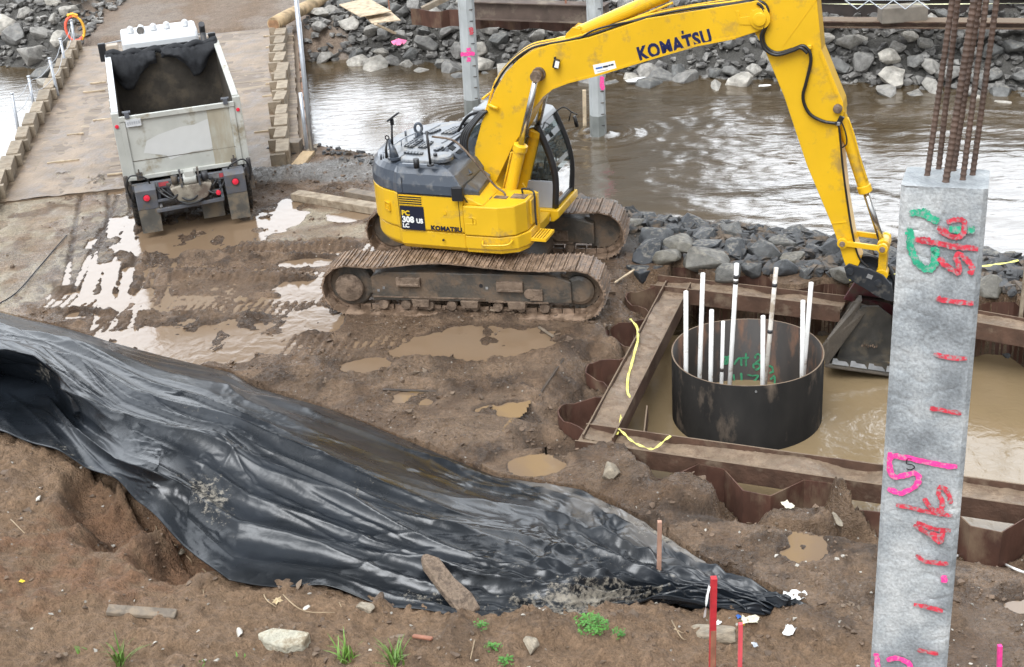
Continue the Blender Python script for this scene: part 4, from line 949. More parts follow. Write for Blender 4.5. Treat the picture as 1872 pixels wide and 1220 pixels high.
c = UV(1019, 117, -BW); mb = MB(); mb.box(c + Vector((0, -.06, .02)), (.09, .10, .14), Matrix.Rotation(R(15), 3, 'Y')); mb.box(c + Vector((-.03, -.02, .02)), (.03, .06, .2)); UB(mb, 'work_lamp', M_blk, boom, bevel=.01)
mb = MB(); mb.box(c + Vector((.03, -.113, .02)), (.07, .008, .11), Matrix.Rotation(R(15), 3, 'Y')); UB(mb, 'lamp_lens', M_decalw, boom)
a = UV(1088, 136, -BW); b = UV(1128, 128, -BW); u_ = UV(1087, 118, -BW)
fm = face_mat(a + Vector((0, -.004, 0)), b - a, u_ - a); wd = (b - a).length; hg = (u_ - a).length * .95
mb = MB(); mb.box((wd / 2, hg / 2, 0), (wd, hg, .005)); so_ = mb.build('dealer_sticker', M_decalw, boom); so_.data.transform(UM @ fm)
me_t = [('M', 0)]
for x0, x1, y0, y1, m__ in ((.10, .40, .50, .66, M_decalb), (.43, .66, .50, .68, M_decal), (.68, .78, .56, .70, M_decal), (.80, .92, .56, .72, M_decal), (.14, .62, .20, .26, M_galv)):
    mb = MB(); mb.box((wd * (x0 + x1) / 2, hg * (y0 + y1) / 2, .0045), (wd * (x1 - x0), hg * (y1 - y0), .003)); o = mb.build('sticker_mark', m__, so_); o.data.transform(UM @ fm)
a = UV(1170, 110.5, -BW); b = UV(1303, 77, -BW); fm = face_mat(a + Vector((0, -.004, 0)), b - a, Vector((0, 0, 1)))
L_ = (b - a).length; me = text_mesh('K O M A T S U'.replace(' ', '\u200a') if False else 'KOMATSU', .30, .012, 1.0, .006); xs_ = [v.co.x for v in me.vertices]; x0_, x1_ = min(xs_), max(xs_)
for v in me.vertices: v.co.x = (v.co.x - x0_) * L_ / (x1_ - x0_)
me.materials.clear(); me.materials.append(M_navy); me.transform(UM @ fm); me.name = 'lettering'; link(bpy.data.objects.new('lettering', me), boom)
mb = MB(); mb.box((L_ * .655, .265, .001), (.035, .05, .006)); o = mb.build('lettering_mark', M_navy, boom); o.data.transform(UM @ fm)
# hoses along the top of the boom and down the back
def hose(px, v, r=.022, name='hose', mt=M_rub, parent=boom, n=5):
    P = [UV(x, y, v if not isinstance(v, (list, tuple)) else v[i]) for i, (x, y) in enumerate(px)]
    mb = MB(); mb.tube(crv(P, n), r, 8); return UB(mb, name, mt, parent)
TL = [(1385, -3), (1330, 6), (1270, 14), (1200, 26), (1140, 42), (1085, 61), (1040, 73), (1003, 80), (972, 88), (944, 106), (921, 130), (903, 160)]
for k, (v, dy, c_) in enumerate(((-.24, 1, M_rub), (-.17, -2, M_yel), (-.09, -3, M_rub), (.10, -5, M_yel), (.18, -4, M_rub))):
    hose([(x, y + dy + random.uniform(-1, 1)) for x, y in TL], v, .02, 'boom_hose' if c_ is M_rub else 'boom_pipe', c_)
hose([(1058, 72), (1085, 56), (1130, 44), (1200, 32), (1290, 16), (1378, 2)], -.25, .016, 'boom_hose')
for k, v in enumerate((-.2, -.08, .04, .16)):
    hose([(903, 158), (897, 176), (893, 190), (888, 205)], v, .022, 'boom_pipe', M_yel)
mb = MB(); a = UV(893, 192, -.30); mb.cyl(a, a + Vector((.18, -.03, -.05)), .03, 10); mb.cyl(a + Vector((-.1, 0, .1)), a + Vector((-.1, .5, .1)), .02, 8); UB(mb, 'pipe_clamp', M_yel, boom)
for k in range(4):
    v = -.30 + .12 * k
    hose([(890 - 3 * k, 203), (872 - 3 * k, 222), (857 - 4 * k, 245), (853 - 3 * k, 270), (862 - 2 * k, 295), (877, 320), (884, 345)], [v, v - .02, v - .08, v - .12, v - .1, v, v], .026, 'boom_hose')
hose([(884, 203), (860, 210), (848, 222), (838, 240)], [.1, .12, .2, .3], .028, 'boom_hose')
mb = MB(); a = UV(880, 205, .35); mb.box(a, (.3, .12, .16)); UB(mb, 'tank_cover', M_gry, EX, bevel=.03)
# cylinders
def cylinder(name, a, b, f, r, rr, v, rodend=.0, mt=M_yel):
    """a = base pin, b = rod end; f = share of the length covered by the barrel"""
    a = Vector(a); b = Vector(b); m = a.lerp(b, f); d = (b - a).normalized(); mb = MB()
    mb.lathe([(r * .8, 0), (r, .05), (r, (m - a).length - .14), (r * 1.18, (m - a).length - .13), (r * 1.18, (m - a).length - .02), (r * .8, (m - a).length)], a, d, 24)
    mb.cyl(a + Vector((0, -r * .9, 0)), a + Vector((0, r * .9, 0)), r * 1.05, 20)
    c = UB(mb, name, mt, EX, bevel=.004)
    mb = MB(); mb.cyl(m - d * .05, b, rr, 16); UB(mb, 'piston_rod', M_chr, c)
    mb = MB(); mb.cyl(b + Vector((0, -r * .75, 0)), b + Vector((0, r * .75, 0)), rr * 1.7, 18); UB(mb, 'rod_eye', mt if mt is not M_yel else M_undc, c)
    return c
pe = UV(986, 135, -BW)
for v, nm in ((-.40, 'n'), (.40, 'f')):
    b = Vector((pe.x, v, pe.z)); a = UV(920, 405, -.40); a = Vector((a.x, v, a.z)); mm = UV(949, 262, -.40)
    f = (Vector((mm.x, v, mm.z)) - a).length / (b - a).length
    c = cylinder('boom_cylinder', a, b, f, .105, .055, v)
    mb = MB(); off = Vector((-.13, -.02, 0)); mb.tube([a.lerp(b, .08) + off, a.lerp(b, f - .06) + off, a.lerp(b, f - .04)], .018, 8); UB(mb, 'oil_pipe', M_yel, c)
mb = MB(); mb.cyl((pe.x, -.46, pe.z), (pe.x, .46, pe.z), .05, 16); UB(mb, 'through_pin', M_undc, boom)
mb = MB(); mb.box(UV(941, 300, -.1), (.05, .02, .22)); UB(mb, 'warning_label', mat('warning_green', (.45, .75, .05), .5, var=.05), boom)
P = [UV(x, y, -.1) for x, y in [(955, 335), (962, 350), (958, 365), (963, 378)]]; mb = MB(); mb.tube(crv(P, 4), .02, 8); UB(mb, 'drain_pipe', M_yel, EX)
a = UV(1062, 59, 0); b = UV(1440, -108, 0)
br = MB()
for s_ in (-1, 1):
    P = UVs([(1075, 72), (1065, 48), (1052, 46), (1040, 58), (1035, 80)], 0); br.prism(P, 'y', s_ * .14 - .02, s_ * .14 + .02)
UB(br, 'cylinder_bracket', M_yel, boom, bevel=.006)
cylinder('arm_cylinder', a, b, .52, .115, .06, 0)
hose([(1060, 74), (1090, 58), (1130, 44), (1180, 26), (1230, 5)], -.13, .02, 'boom_pipe', M_yel)
# ---- arm
AW = .19
A_R = [(1458, -118), (1493, -2), (1502, 92), (1541, 188), (1543, 205), (1534, 240), (1537, 262), (1548, 367), (1560, 436), (1573, 478)]
A_L = [(1566, 492), (1548, 494), (1540, 470), (1537, 459), (1521, 413), (1475, 303), (1434, 179), (1397, 90), (1378, 58), (1376, 20), (1390, -10), (1420, -108), (1432, -124)]
armP = UVs(A_R, -AW) + UVs(A_L, -AW); mb = MB(); mb.prism(armP, 'y', -AW, AW); arm = UB(mb, 'arm', M_yel, EX, bevel=.012)
strip_on(UVs([(1500, 95), (1539, 192), (1541, 205), (1532, 240), (1535, 262), (1546, 367), (1558, 436)], -AW), -.03, -AW, .012, 'edge_flange', M_yel, arm)
sm = MB(); a = UV(1432, 84, -AW); b = UV(1500, -10, -AW); sm.beam(a, b, .004, .012, up=(0, 1, 0)); UB(sm, 'weld_seam', M_yel2, arm)
sm = MB(); a = UV(1521, 409, -AW); b = UV(1557, 405, -AW); sm.beam(a, b, .012, .02, up=(0, 1, 0)); UB(sm, 'weld_seam', M_yel, arm)
hose([(1383, 2), (1396, 6), (1404, 20), (1402, 45), (1395, 65), (1400, 85), (1420, 97), (1450, 90), (1468, 84), (1480, 95), (1482, 115), (1474, 150), (1468, 180), (1480, 208), (1505, 222), (1530, 226)], -AW - .05, .026, 'arm_hose', parent=arm)
hose([(1384, 6), (1392, 12), (1398, 28), (1397, 50), (1391, 68), (1398, 90), (1420, 101), (1450, 93), (1464, 88), (1476, 98)], -AW - .10, .024, 'arm_hose', parent=arm)
hose([(1532, 222), (1536, 250), (1540, 300), (1548, 360), (1558, 425), (1570, 470), (1590, 492)], -AW - .02, .016, 'arm_hose', parent=arm)
hose([(1536, 218), (1545, 240), (1548, 262), (1540, 270)], -AW - .03, .012, 'arm_hose', parent=arm)
c = UV(1532, 198, -AW); mb = MB(); mb.lathe([(0, 0), (.07, 0), (.07, .06), (.045, .07), (0, .07)], c, (0, -1, 0), 20); mb.cyl(c + Vector((0, .38, 0)), c, .04, 12); UB(mb, 'cylinder_pin', M_undc, arm)
mb = MB(); mb.box(UV(1536, 220, -AW - .02), (.08, .05, .14), Matrix.Rotation(R(25), 3, 'Y')); UB(mb, 'hose_block', M_rub, arm, bevel=.008)
for (x, y) in ((1480, 86), (1532, 226), (1403, 40)):
    mb = MB(); mb.box(UV(x, y, -AW - .03), (.07, .05, .06)); UB(mb, 'hose_clip', M_steelg if x == 1532 else M_yel, arm, bevel=.008)
a = UV(1535, 205, 0); b = UV(1614, 448, 0); m_ = UV(1583, 353, 0); cylinder('bucket_cylinder', a, b, (m_ - a).length / (b - a).length, .095, .052, 0)
hose([(1550, 215), (1562, 250), (1575, 300), (1585, 330)], -.11, .014, 'cylinder_pipe', M_yel, arm)
# linkage
LP = UV(1614, 453, -.2); LA = UV(1541, 443, -.2)
lk = MB()
for v in (-.24, .24):
    lk.beam((LA.x, v, LA.z), (LP.x, v, LP.z), .05, .085); 
    for q in (LA, LP): lk.cyl((q.x, v - .035, q.z), (q.x, v + .035, q.z), .085, 18)
lko = UB(lk, 'tipping_link', M_yel, EX, bevel=.006)
mb = MB()
for q in (LA, LP): mb.cyl((q.x, -.30, q.z), (q.x, .30, q.z), .045, 14)
UB(mb, 'link_pin', M_undc, lko)
LB = UV(1612, 502, -.1); mb = MB()
mb.beam((LP.x, 0, LP.z), (LB.x, 0, LB.z), .26, .13); mb.cyl((LB.x, -.14, LB.z), (LB.x, .14, LB.z), .10, 18); mb.cyl((LP.x, -.14, LP.z), (LP.x, .14, LP.z), .10, 18); UB(mb, 'bucket_link', M_yel, EX, bevel=.01)
# quick coupler
CPp = [(1543, 489), (1552, 483), (1564, 487), (1588, 492), (1614, 504), (1628, 520), (1634, 540), (1632, 552), (1619, 549), (1600, 541), (1584, 530), (1563, 518), (1548, 508)]
cp = MB()
for v in (-.26, .22): P = UVs(CPp, -.26); cp.prism(P, 'y', v, v + .045)
P = UVs([(1560, 495), (1600, 505), (1628, 530), (1630, 546), (1600, 536), (1570, 515)], -.26); cp.prism(P, 'y', -.2, .2)
cpo = UB(cp, 'quick_coupler', M_coup, EX, bevel=.008)
mb = MB()
for (x, y) in ((1554, 496), (1606, 517)): q = UV(x, y, -.26); mb.lathe([(0, 0), (.06, 0), (.06, .03), (.035, .035), (0, .035)], q, (0, -1, 0), 18)
UB(mb, 'coupler_pin', M_coup, cpo)
mb = MB(); q = UV(1590, 506, -.265); mb.box(q, (.09, .008, .07), Matrix.Rotation(R(20), 3, 'Y')); UB(mb, 'sticker', M_steelg, cpo)
hose([(1572, 470), (1588, 468), (1606, 474), (1622, 488), (1634, 510), (1638, 535)], [.1, .1, .1, .1, .1, .1], .03, 'coupler_hose', parent=cpo)
P = UVs([(1570, 470), (1600, 468), (1625, 482), (1640, 510), (1642, 545), (1632, 548), (1625, 512), (1600, 490)], .2); mb = MB(); mb.prism(P, 'y', .16, .22); UB(mb, 'coupler_plate', M_coup, cpo)
# ---- bucket: mouth turned to the viewer and downwards, cutting edge at the bottom
def W3(px, py, y): # world point seen at px on the vertical plane through depth y (world y constant)
    d = ray(px, py); return CAM + d * (y / d.y)
bx = UVX
A0 = W3(1510, 668, 19.95); B0 = W3(1672, 691, 19.75)          # ends of the cutting edge
TA = W3(1572, 556, 20.75); TB = W3(1715, 590, 20.5)             # where the top corner of the side plates sits
wd = (B0 - A0); 
def bk(a, d1, d2): return a + d1 + d2
upv = Vector((0, 0, 1)); bkd = Vector((.12, 1, 0)).normalized()
side0 = [A0, W3(1503, 634, 20.25), W3(1545, 568, 20.75), W3(1572, 553, 20.95), W3(1590, 562, 21.1), A0 + bkd * 1.25 + upv * .55, A0 + bkd * 1.15 + upv * .12, A0 + bkd * .6 - upv * .12]
bkt = MB()
sh = [A0 + upv * .0, A0 + bkd * .6 - upv * .12, A0 + bkd * 1.15 + upv * .10, A0 + bkd * 1.30 + upv * .45, A0 + bkd * 1.05 + upv * .85, A0 + bkd * .80 + upv * 1.02]
sh = [p + wd.normalized() * k for p, k in zip(sh, (0, .12, .25, .42, .55, .62))]; n = len(sh); off = wd * .78
inner = [p + ((A0 + bkd * .6 + upv * .5) - p).normalized() * .04 for p in sh]
vs = sh + [p + off for p in sh] + inner + [p + off for p in inner]
fs = [(i, i + 1, n + i + 1, n + i) for i in range(n - 1)] + [(2 * n + i, 3 * n + i, 3 * n + i + 1, 2 * n + i + 1) for i in range(n - 1)] + [(0, n, 3 * n, 2 * n), (n - 1, 3 * n - 1, 4 * n - 1, 2 * n + n - 1)[::1]]
bkt.add(vs, fs)
bk_o = bkt.build('bucket', M_buck, EX, fix=True); bk_o.data.transform(Matrix.Translation(-EXC_O))
def EO(mb, name, mt, parent=EX, bevel=0): o = mb.build(name, mt, parent, bevel=bevel); o.data.transform(Matrix.Translation(-EXC_O)); return o
# side plates (thick, with the broad wear strip)
for k, of in enumerate((Vector((0, 0, 0)), off)):
    pl_ = MB(); P = sh + [A0 + upv * .02 + bkd * .0]; th = wd.normalized() * .04
    Pp = sh + [sh[-1] - bkd * .12 - upv * .05, A0 + upv * .42 + bkd * .12]
    vs = [p + of for p in Pp] + [p + of + th for p in Pp]; m__ = len(Pp)
    pl_.add(vs, [list(range(m__)), list(range(2 * m__ - 1, m__ - 1, -1))] + [(i, (i + 1) % m__, m__ + (i + 1) % m__, m__ + i) for i in range(m__)])
    EO(pl_, 'side_plate', M_buckl, bk_o, bevel=.006)
# broad side cutter seen as a lighter band
sc = MB(); a1, a2, a3, a4 = W3(1510, 671, 19.93), W3(1501, 634, 19.98), W3(1560, 551, 20.55), W3(1588, 560, 20.55)
a5 = W3(1583, 572, 20.5)
th = Vector((.02, .04, -.01)); ps = [a1, a2, a3, a4, a5]; sc.add(ps + [p + th for p in ps], [(0, 1, 2, 3, 4), (9, 8, 7, 6, 5), (0, 5, 6, 1), (1, 6, 7, 2), (2, 7, 8, 3), (3, 8, 9, 4), (4, 9, 5, 0)])
EO(sc, 'side_cutter', M_buckl, bk_o, bevel=.01)
le = MB(); le.beam(A0 - wd.normalized() * .02, B0, .10, .03); EO(le, 'cutting_edge', M_buckl, bk_o, bevel=.004)
# bolt-on edge segments with dovetail notches
wn = wd.normalized(); up2 = (upv * .9 + bkd * .25).normalized()
for k in range(4):
    s0 = .10 + k * .30; w0 = .29
    P = [(s0, .03), (s0 + .02, .13), (s0 + .09, .13), (s0 + .11, .10), (s0 + w0 - .05, .10), (s0 + w0 - .01, .05), (s0 + w0 - .01, .03)]
    pts = [A0 + wn * a + up2 * b + bkd * .02 for a, b in P]; mb = MB(); mm_ = len(pts); t3 = wn.cross(up2).normalized() * .02
    mb.add(pts + [p + t3 for p in pts], [list(range(mm_)), list(range(2 * mm_ - 1, mm_ - 1, -1))] + [(i, (i + 1) % mm_, mm_ + (i + 1) % mm_, mm_ + i) for i in range(mm_)])
    EO(mb, 'edge_segment', M_steelg, bk_o)
# maroon hanger ears and top plate
me_ = MB()
for y0 in (20.75, 21.1):
    P = [W3(x, y, y0) for x, y in [(1542, 548), (1566, 512), (1600, 538), (1634, 560), (1662, 600), (1668, 640), (1640, 612), (1612, 590), (1590, 566), (1572, 556)]]
    n_ = len(P); t4 = Vector((.02, .08, 0)); me_.add(P + [p + t4 for p in P], [list(range(n_)), list(range(2 * n_ - 1, n_ - 1, -1))] + [(i, (i + 1) % n_, n_ + (i + 1) % n_, n_ + i) for i in range(n_)])
a = W3(1590, 545, 21.0); b = W3(1660, 610, 21.0)
EO(me_, 'bucket_ears', M_maroon, bk_o, bevel=.008)
hb = MB(); ps = [W3(1566, 556, 20.9), W3(1592, 562, 20.6), W3(1615, 592, 20.6), W3(1662, 640, 20.5), W3(1680, 600, 21.6), W3(1580, 540, 21.6)]
hb.add(ps + [p - Vector((0, 0, .05)) for p in ps], [(0, 1, 2, 3, 4, 5), (11, 10, 9, 8, 7, 6)] + [(i, (i + 1) % 6, 6 + (i + 1) % 6, 6 + i) for i in range(6)]); EO(hb, 'top_plate', M_maroon, bk_o)
bp_ = MB(); ps = [W3(1550, 592, 20.45), W3(1576, 560, 20.5), W3(1606, 560, 20.5), W3(1660, 600, 20.5), W3(1725, 640, 20.5), W3(1725, 688, 20.4), W3(1530, 655, 20.4)]
bp_.add(ps + [p + Vector((0, .04, 0)) for p in ps], [tuple(range(7)), tuple(range(13, 6, -1))] + [(i, (i + 1) % 7, 7 + (i + 1) % 7, 7 + i) for i in range(7)]); EO(bp_, 'back_plate', M_buck, bk_o, bevel=.008)
mb = MB(); c = W3(1598, 560, 20.7); mb.cyl(c, c + Vector((.02, .5, 0)), .09, 18); EO(mb, 'ear_boss', M_maroon, bk_o)
tp = W3(1574, 632, 20.85); tq = W3(1612, 636, 20.8)
fm = face_mat(W3(1574, 632, 20.42), W3(1612, 636, 20.42) - W3(1574, 632, 20.42), Vector((0, 0, 1)))
for k in range(8):
    mb = MB(); mb.box((.02 + .036 * k, .01 * (k % 3), .0), (.022, .04 + .01 * (k % 2), .004)); o = mb.build('worn_stamp', M_undc, bk_o); o.data.transform(Matrix.Translation(-EXC_O) @ fm)
# ================================================================ sheet-pile pit
def sheet_wall(name, P, zt, zb, label, th=.018, round_=False, tops=None):
    Q = crv([V3(p) for p in P], 4) if round_ else [V3(p) for p in P]
    mb = MB(); n = len(Q); off = []
    for i in range(n):
        t = (Q[min(i + 1, n - 1)] - Q[max(i - 1, 0)]).normalized(); off.append(Vector((-t.y, t.x, 0)) * th)
    zz = [zt + (tops[i % len(tops)] if tops else 0) for i in range(n)]
    vs = [Q[i] + Vector((0, 0, zz[i])) for i in range(n)] + [Q[i] + Vector((0, 0, zb)) for i in range(n)] + [Q[i] + off[i] + Vector((0, 0, zz[i])) for i in range(n)] + [Q[i] + off[i] + Vector((0, 0, zb)) for i in range(n)]
    fs = []
    for i in range(n - 1):
        fs += [(i, i + 1, n + i + 1, n + i), (2 * n + i + 1, 2 * n + i, 3 * n + i, 3 * n + i + 1), (i, 2 * n + i, 2 * n + i + 1, i + 1)]
    fs += [(0, n, 3 * n, 2 * n), (n - 1, 3 * n - 1, 4 * n - 1, 2 * n - 1)]
    mb.add(vs, fs); o = mb.build(name, M_rustd); tag(o, label, 'sheet pile wall'); return o
ZT = -.10
sheet_wall('sheet_pile_wall', NW, ZT - .02, -3, 'rusty zigzag sheet pile wall along the near side of the flooded pit', tops=[0, .01, -.01, .015, 0])
sheet_wall('sheet_pile_wall', LW, ZT + .0, -3, 'rusty curved sheet pile wall beside the left beam of the pit, nearest the excavator', round_=True, tops=[0, .02, .01, -.03, 0, .03])
sheet_wall('sheet_pile_wall', FWL, ZT + .02, -3, 'dark rusty sheet pile wall at the back of the pit under the boulders', tops=[0, .04, -.02, .03])
def wale(a, b, w_, hgt, label, z=-.18, mudn=1):
    """H beam lying on its side: two upright flanges and a flat web carrying mud"""
    a = V3(a, z); b = V3(b, z); d = (b - a).normalized(); n = Vector((-d.y, d.x, 0)); root = MB()
    for s_ in (-1, 1): root.beam(a + n * s_ * w_ / 2, b + n * s_ * w_ / 2, .024, hgt)
    root.beam(a + Vector((0, 0, -.01)), b + Vector((0, 0, -.01)), w_ - .024, .02)
    o = root.build('steel_beam', M_rust, bevel=.003); tag(o, label, 'steel beam', 'beams round the pit')
    # mud lying in the channel: uneven strip
    L = (b - a).length; nx, ny = int(L / .05), 9; vs = []; fs = []
    for i in range(nx + 1):
        for j in range(ny + 1):
            p = a + d * (L * i / nx) + n * ((j / ny - .5) * (w_ - .03)); e = abs(j / ny - .5) * 2
            hz = .004 + max(0, mnoise.noise(p * 1.3) * .10 + .05) + .03 * e ** 3 * max(0, mnoise.noise(p * 2.1) + .3) + .02 * max(0, mnoise.noise(p * 7)) + .012 * mnoise.noise(p * 19)
            vs.append(p + Vector((0, 0, hz)))
    for i in range(nx):
        for j in range(ny): k = i * (ny + 1) + j; fs.append((k, k + 1, k + ny + 2, k + ny + 1))
    mb = MB(); mb.add(vs, fs, smooth=True); mb.build('mud_layer', M_mudl, o)
    return o
M_mudl = mat('mud_layer', (.205, .148, .10), .5, var=.3, vscale=4, dirt=(.15, .10, .065), damt=.4, dscale=7, bump=.8, bscale=22, drough=.7)
d_ = near_d; nn_ = Vector((-d_.y, d_.x)) 
w_near = wale(V3(WN0), V3(WN1), .50, .30, 'long muddy steel beam along the near edge of the pit')
w_left = wale(V3(WL0), V3(WL1), .44, .30, 'mud filled steel beam with yellow tape on the left side of the pit', z=-.17)
w_far = wale(V3(WF0), V3(WF1), .44, .30, 'short broken-ended steel beam across the back of the pit', z=-.19)
w_far2 = wale(G(1640, 563, -.15), G(1990, 625, -.15), .44, .30, 'rusty steel beam at the back of the pit, right of the concrete pile', z=-.19)
# stub bracket at the near left corner
mb = MB(); a = G(1150, 802, -.5); mb.box(a, (.5, .3, .02)); mb.beam(G(1178, 805, -.4), G(1184, 770, -.4) + Vector((0, 0, .15)), .02, .3)
tag(mb.build('corner_bracket', M_rust), 'small welded steel bracket inside the near left corner of the pit', 'bracket')
# yellow tape
def ribbon(name, pts, wdt, mt, label=None, cat=None, parent=None, twist=.5, n=6, up=Vector((0, 0, 1))):
    P = crv(pts, n); vs = []; fs = []
    for i, p in enumerate(P):
        t = (P[min(i + 1, len(P) - 1)] - P[max(i - 1, 0)]).normalized(); s_ = t.cross(up).normalized(); a_ = twist * math.sin(i * .9)
        s_ = (s_ * math.cos(a_) + up * math.sin(a_)); vs += [p - s_ * wdt / 2, p + s_ * wdt / 2, p - s_ * wdt / 2 + up * .002, p + s_ * wdt / 2 + up * .002]
    for i in range(len(P) - 1): k = 4 * i; fs += [(k, k + 1, k + 5, k + 4), (k + 2, k + 6, k + 7, k + 3), (k, k + 4, k + 6, k + 2), (k + 1, k + 3, k + 7, k + 5)]
    mb = MB(); mb.add(vs, fs, smooth=False); o = mb.build(name, mt, parent)
    if label: tag(o, label, cat)
    return o
T = [G(x, y, z) for x, y, z in [(1152, 583, .0), (1164, 598, -.02), (1166, 620, -.02), (1160, 645, -.02), (1153, 672, -.08), (1148, 690, -.10), (1147, 715, -.08), (1150, 728, -.10), (1140, 748, -.10), (1134, 772, -.10), (1128, 795, -.06)]]
ribbon('caution_tape', T, .042, M_tape, 'yellow caution tape trailing along the left beam of the pit', 'tape')
T = [G(x, y, z) for x, y, z in [(1131, 784, -.02), (1142, 794, -.04), (1152, 804, -.06), (1166, 813, -.08), (1185, 820, -.03), (1197, 820, -.03), (1212, 808, -.03), (1226, 797, -.02)]]
ribbon('caution_tape', T, .036, M_tape, 'yellow caution tape looped over the near beam beside the corner', 'tape')
# ---- steel casing
CR, CT = 1.19, .10
cc = G(1366, 641.5, CT); CC = Vector((cc.x, cc.y, 0))
mb = MB(); n = 96
prof = [(CR, -3), (CR, CT), (CR - .022, CT), (CR - .022, -3)]
for k, (r_, z_) in enumerate(prof):
    for q in range(n): a = 2 * math.pi * q / n; mb.v.append((CC.x + r_ * math.cos(a), CC.y + r_ * math.sin(a), z_ + (.012 * math.sin(3 * a) if k in (1, 2) else 0)))
for k in (0, 2):
    for q in range(n): mb.f.append([k * n + q, k * n + (q + 1) % n, (k + 1) * n + (q + 1) % n, (k + 1) * n + q]); mb.m.append(0 if k == 0 else 1); mb.sm.append(True)
for q in range(n): mb.f.append([n + q, n + (q + 1) % n, 2 * n + (q + 1) % n, 2 * n + q]); mb.m.append(2); mb.sm.append(False)
for v_i in range(len(mb.v)): pass
case = mb.build('steel_casing', [M_case, M_casein, M_rust]); tag(case, 'large round black steel casing standing in the flooded pit', 'steel casing')
for v in case.data.vertices: v.co -= Vector((CC.x, CC.y, 0))
case.location = (CC.x, CC.y, 0)
mb = MB(); q = PL(1382, 716, CC + Vector((0, -CR, 0)), Vector((0, 1, 0))); mb.cyl(q + Vector((0, .0, 0)), q + Vector((0, -.012, 0)), .018, 12); o = mb.build('lifting_hole', M_steelg, case); o.data.transform(Matrix.Translation(-CC))
mb = MB(); P = [Vector((CC.x, CC.y, 0)) + Vector((CR * math.cos(R(a)), CR * math.sin(R(a)), -.35)) * 1 for a in range(0, 361, 6)]
def on_cyl(px, py, r=CR - .026):
    d = ray(px, py); o_ = CAM - CC; A_ = d.x ** 2 + d.y ** 2; B_ = 2 * (o_.x * d.x + o_.y * d.y); C_ = o_.x ** 2 + o_.y ** 2 - r * r
    t = (-B_ + math.sqrt(B_ * B_ - 4 * A_ * C_)) / (2 * A_); return CAM + d * t
def paint(name, strokes, mapf, nrmf, wdt, mt, parent, loc=Vector((0, 0, 0)), n=5, rag=.25):
    """sprayed strokes as thin uneven ribbons lying on a surface"""
    if len(strokes) > 1:
        return [paint(name, [st_], (lambda x, y, k=k: (lambda q: q + nrmf(q) * (.0012 * k))(mapf(x, y))), nrmf, wdt, mt, parent, loc, n, rag) for k, st_ in enumerate(strokes)]
    mb = MB()
    for st_ in strokes:
        P2 = crv([Vector((x, y, 0)) for x, y in st_], n) if len(st_) > 2 else [Vector((*st_[0], 0)).lerp(Vector((*st_[1], 0)), k / 8) for k in range(9)]
        P = [mapf(p.x, p.y) for p in P2]; vs = []; fs = []
        for i, p in enumerate(P):
            nr = nrmf(p); t = (P[min(i + 1, len(P) - 1)] - P[max(i - 1, 0)]).normalized(); s_ = nr.cross(t).normalized()
            e = 1 if 0 < i < len(P) - 1 else .7
            w1 = wdt * e * (1 + random.uniform(-rag, rag)) / 2; w2 = wdt * e * (1 + random.uniform(-rag, rag)) / 2
            vs += [p - s_ * w1, p + s_ * w2]
        for i in range(len(P) - 1): fs.append((2 * i, 2 * i + 1, 2 * i + 3, 2 * i + 2))
        mb.add([v - loc for v in vs], fs)
    return mb.build(name, mt, parent)
def gz(l): return [(1290 + x * .082, 620 + y * .082) for x, y in l]
ST = [gz([(540, 380), (480, 420), (440, 500), (470, 570)]), gz([(400, 420), (430, 400), (500, 440), (480, 540), (400, 560)]), gz([(640, 570), (690, 480), (740, 430), (790, 440), (800, 600)]), gz([(900, 310), (895, 450), (895, 610)]), gz([(800, 425), (970, 410)]),
      gz([(1100, 430), (1120, 350), (1200, 340), (1230, 420), (1160, 500), (1080, 560), (1070, 620), (1130, 680), (1220, 620), (1170, 545), (1090, 560)]),
      gz([(1340, 640), (1420, 600), (1490, 630), (1500, 720), (1430, 760)]), gz([(1440, 890), (1500, 860), (1545, 820), (1540, 1000)]),
      gz([(790, 750), (800, 900), (810, 1010)]), gz([(920, 790), (1050, 810), (1170, 810), (1110, 900), (1000, 1000), (1190, 1000)]), gz([(620, 780), (640, 960), (760, 1020)])]
paint('lettering', ST, on_cyl, lambda p: Vector((CC.x - p.x, CC.y - p.y, 0)).normalized(), .035, mat('graffiti_green', (.05, .30, .15), .7, var=.3, vscale=20, dirt=(.07, .06, .05), damt=.3, dscale=14), case, CC)
# water / silt inside the casing
mb = MB(); mb.add([(CC.x + (CR - .03) * math.cos(a), CC.y + (CR - .03) * math.sin(a), -1.3) for a in [2 * math.pi * k / 40 for k in range(40)]], [list(range(40))]); tag(mb.build('casing_water', M_pit), kind='structure')
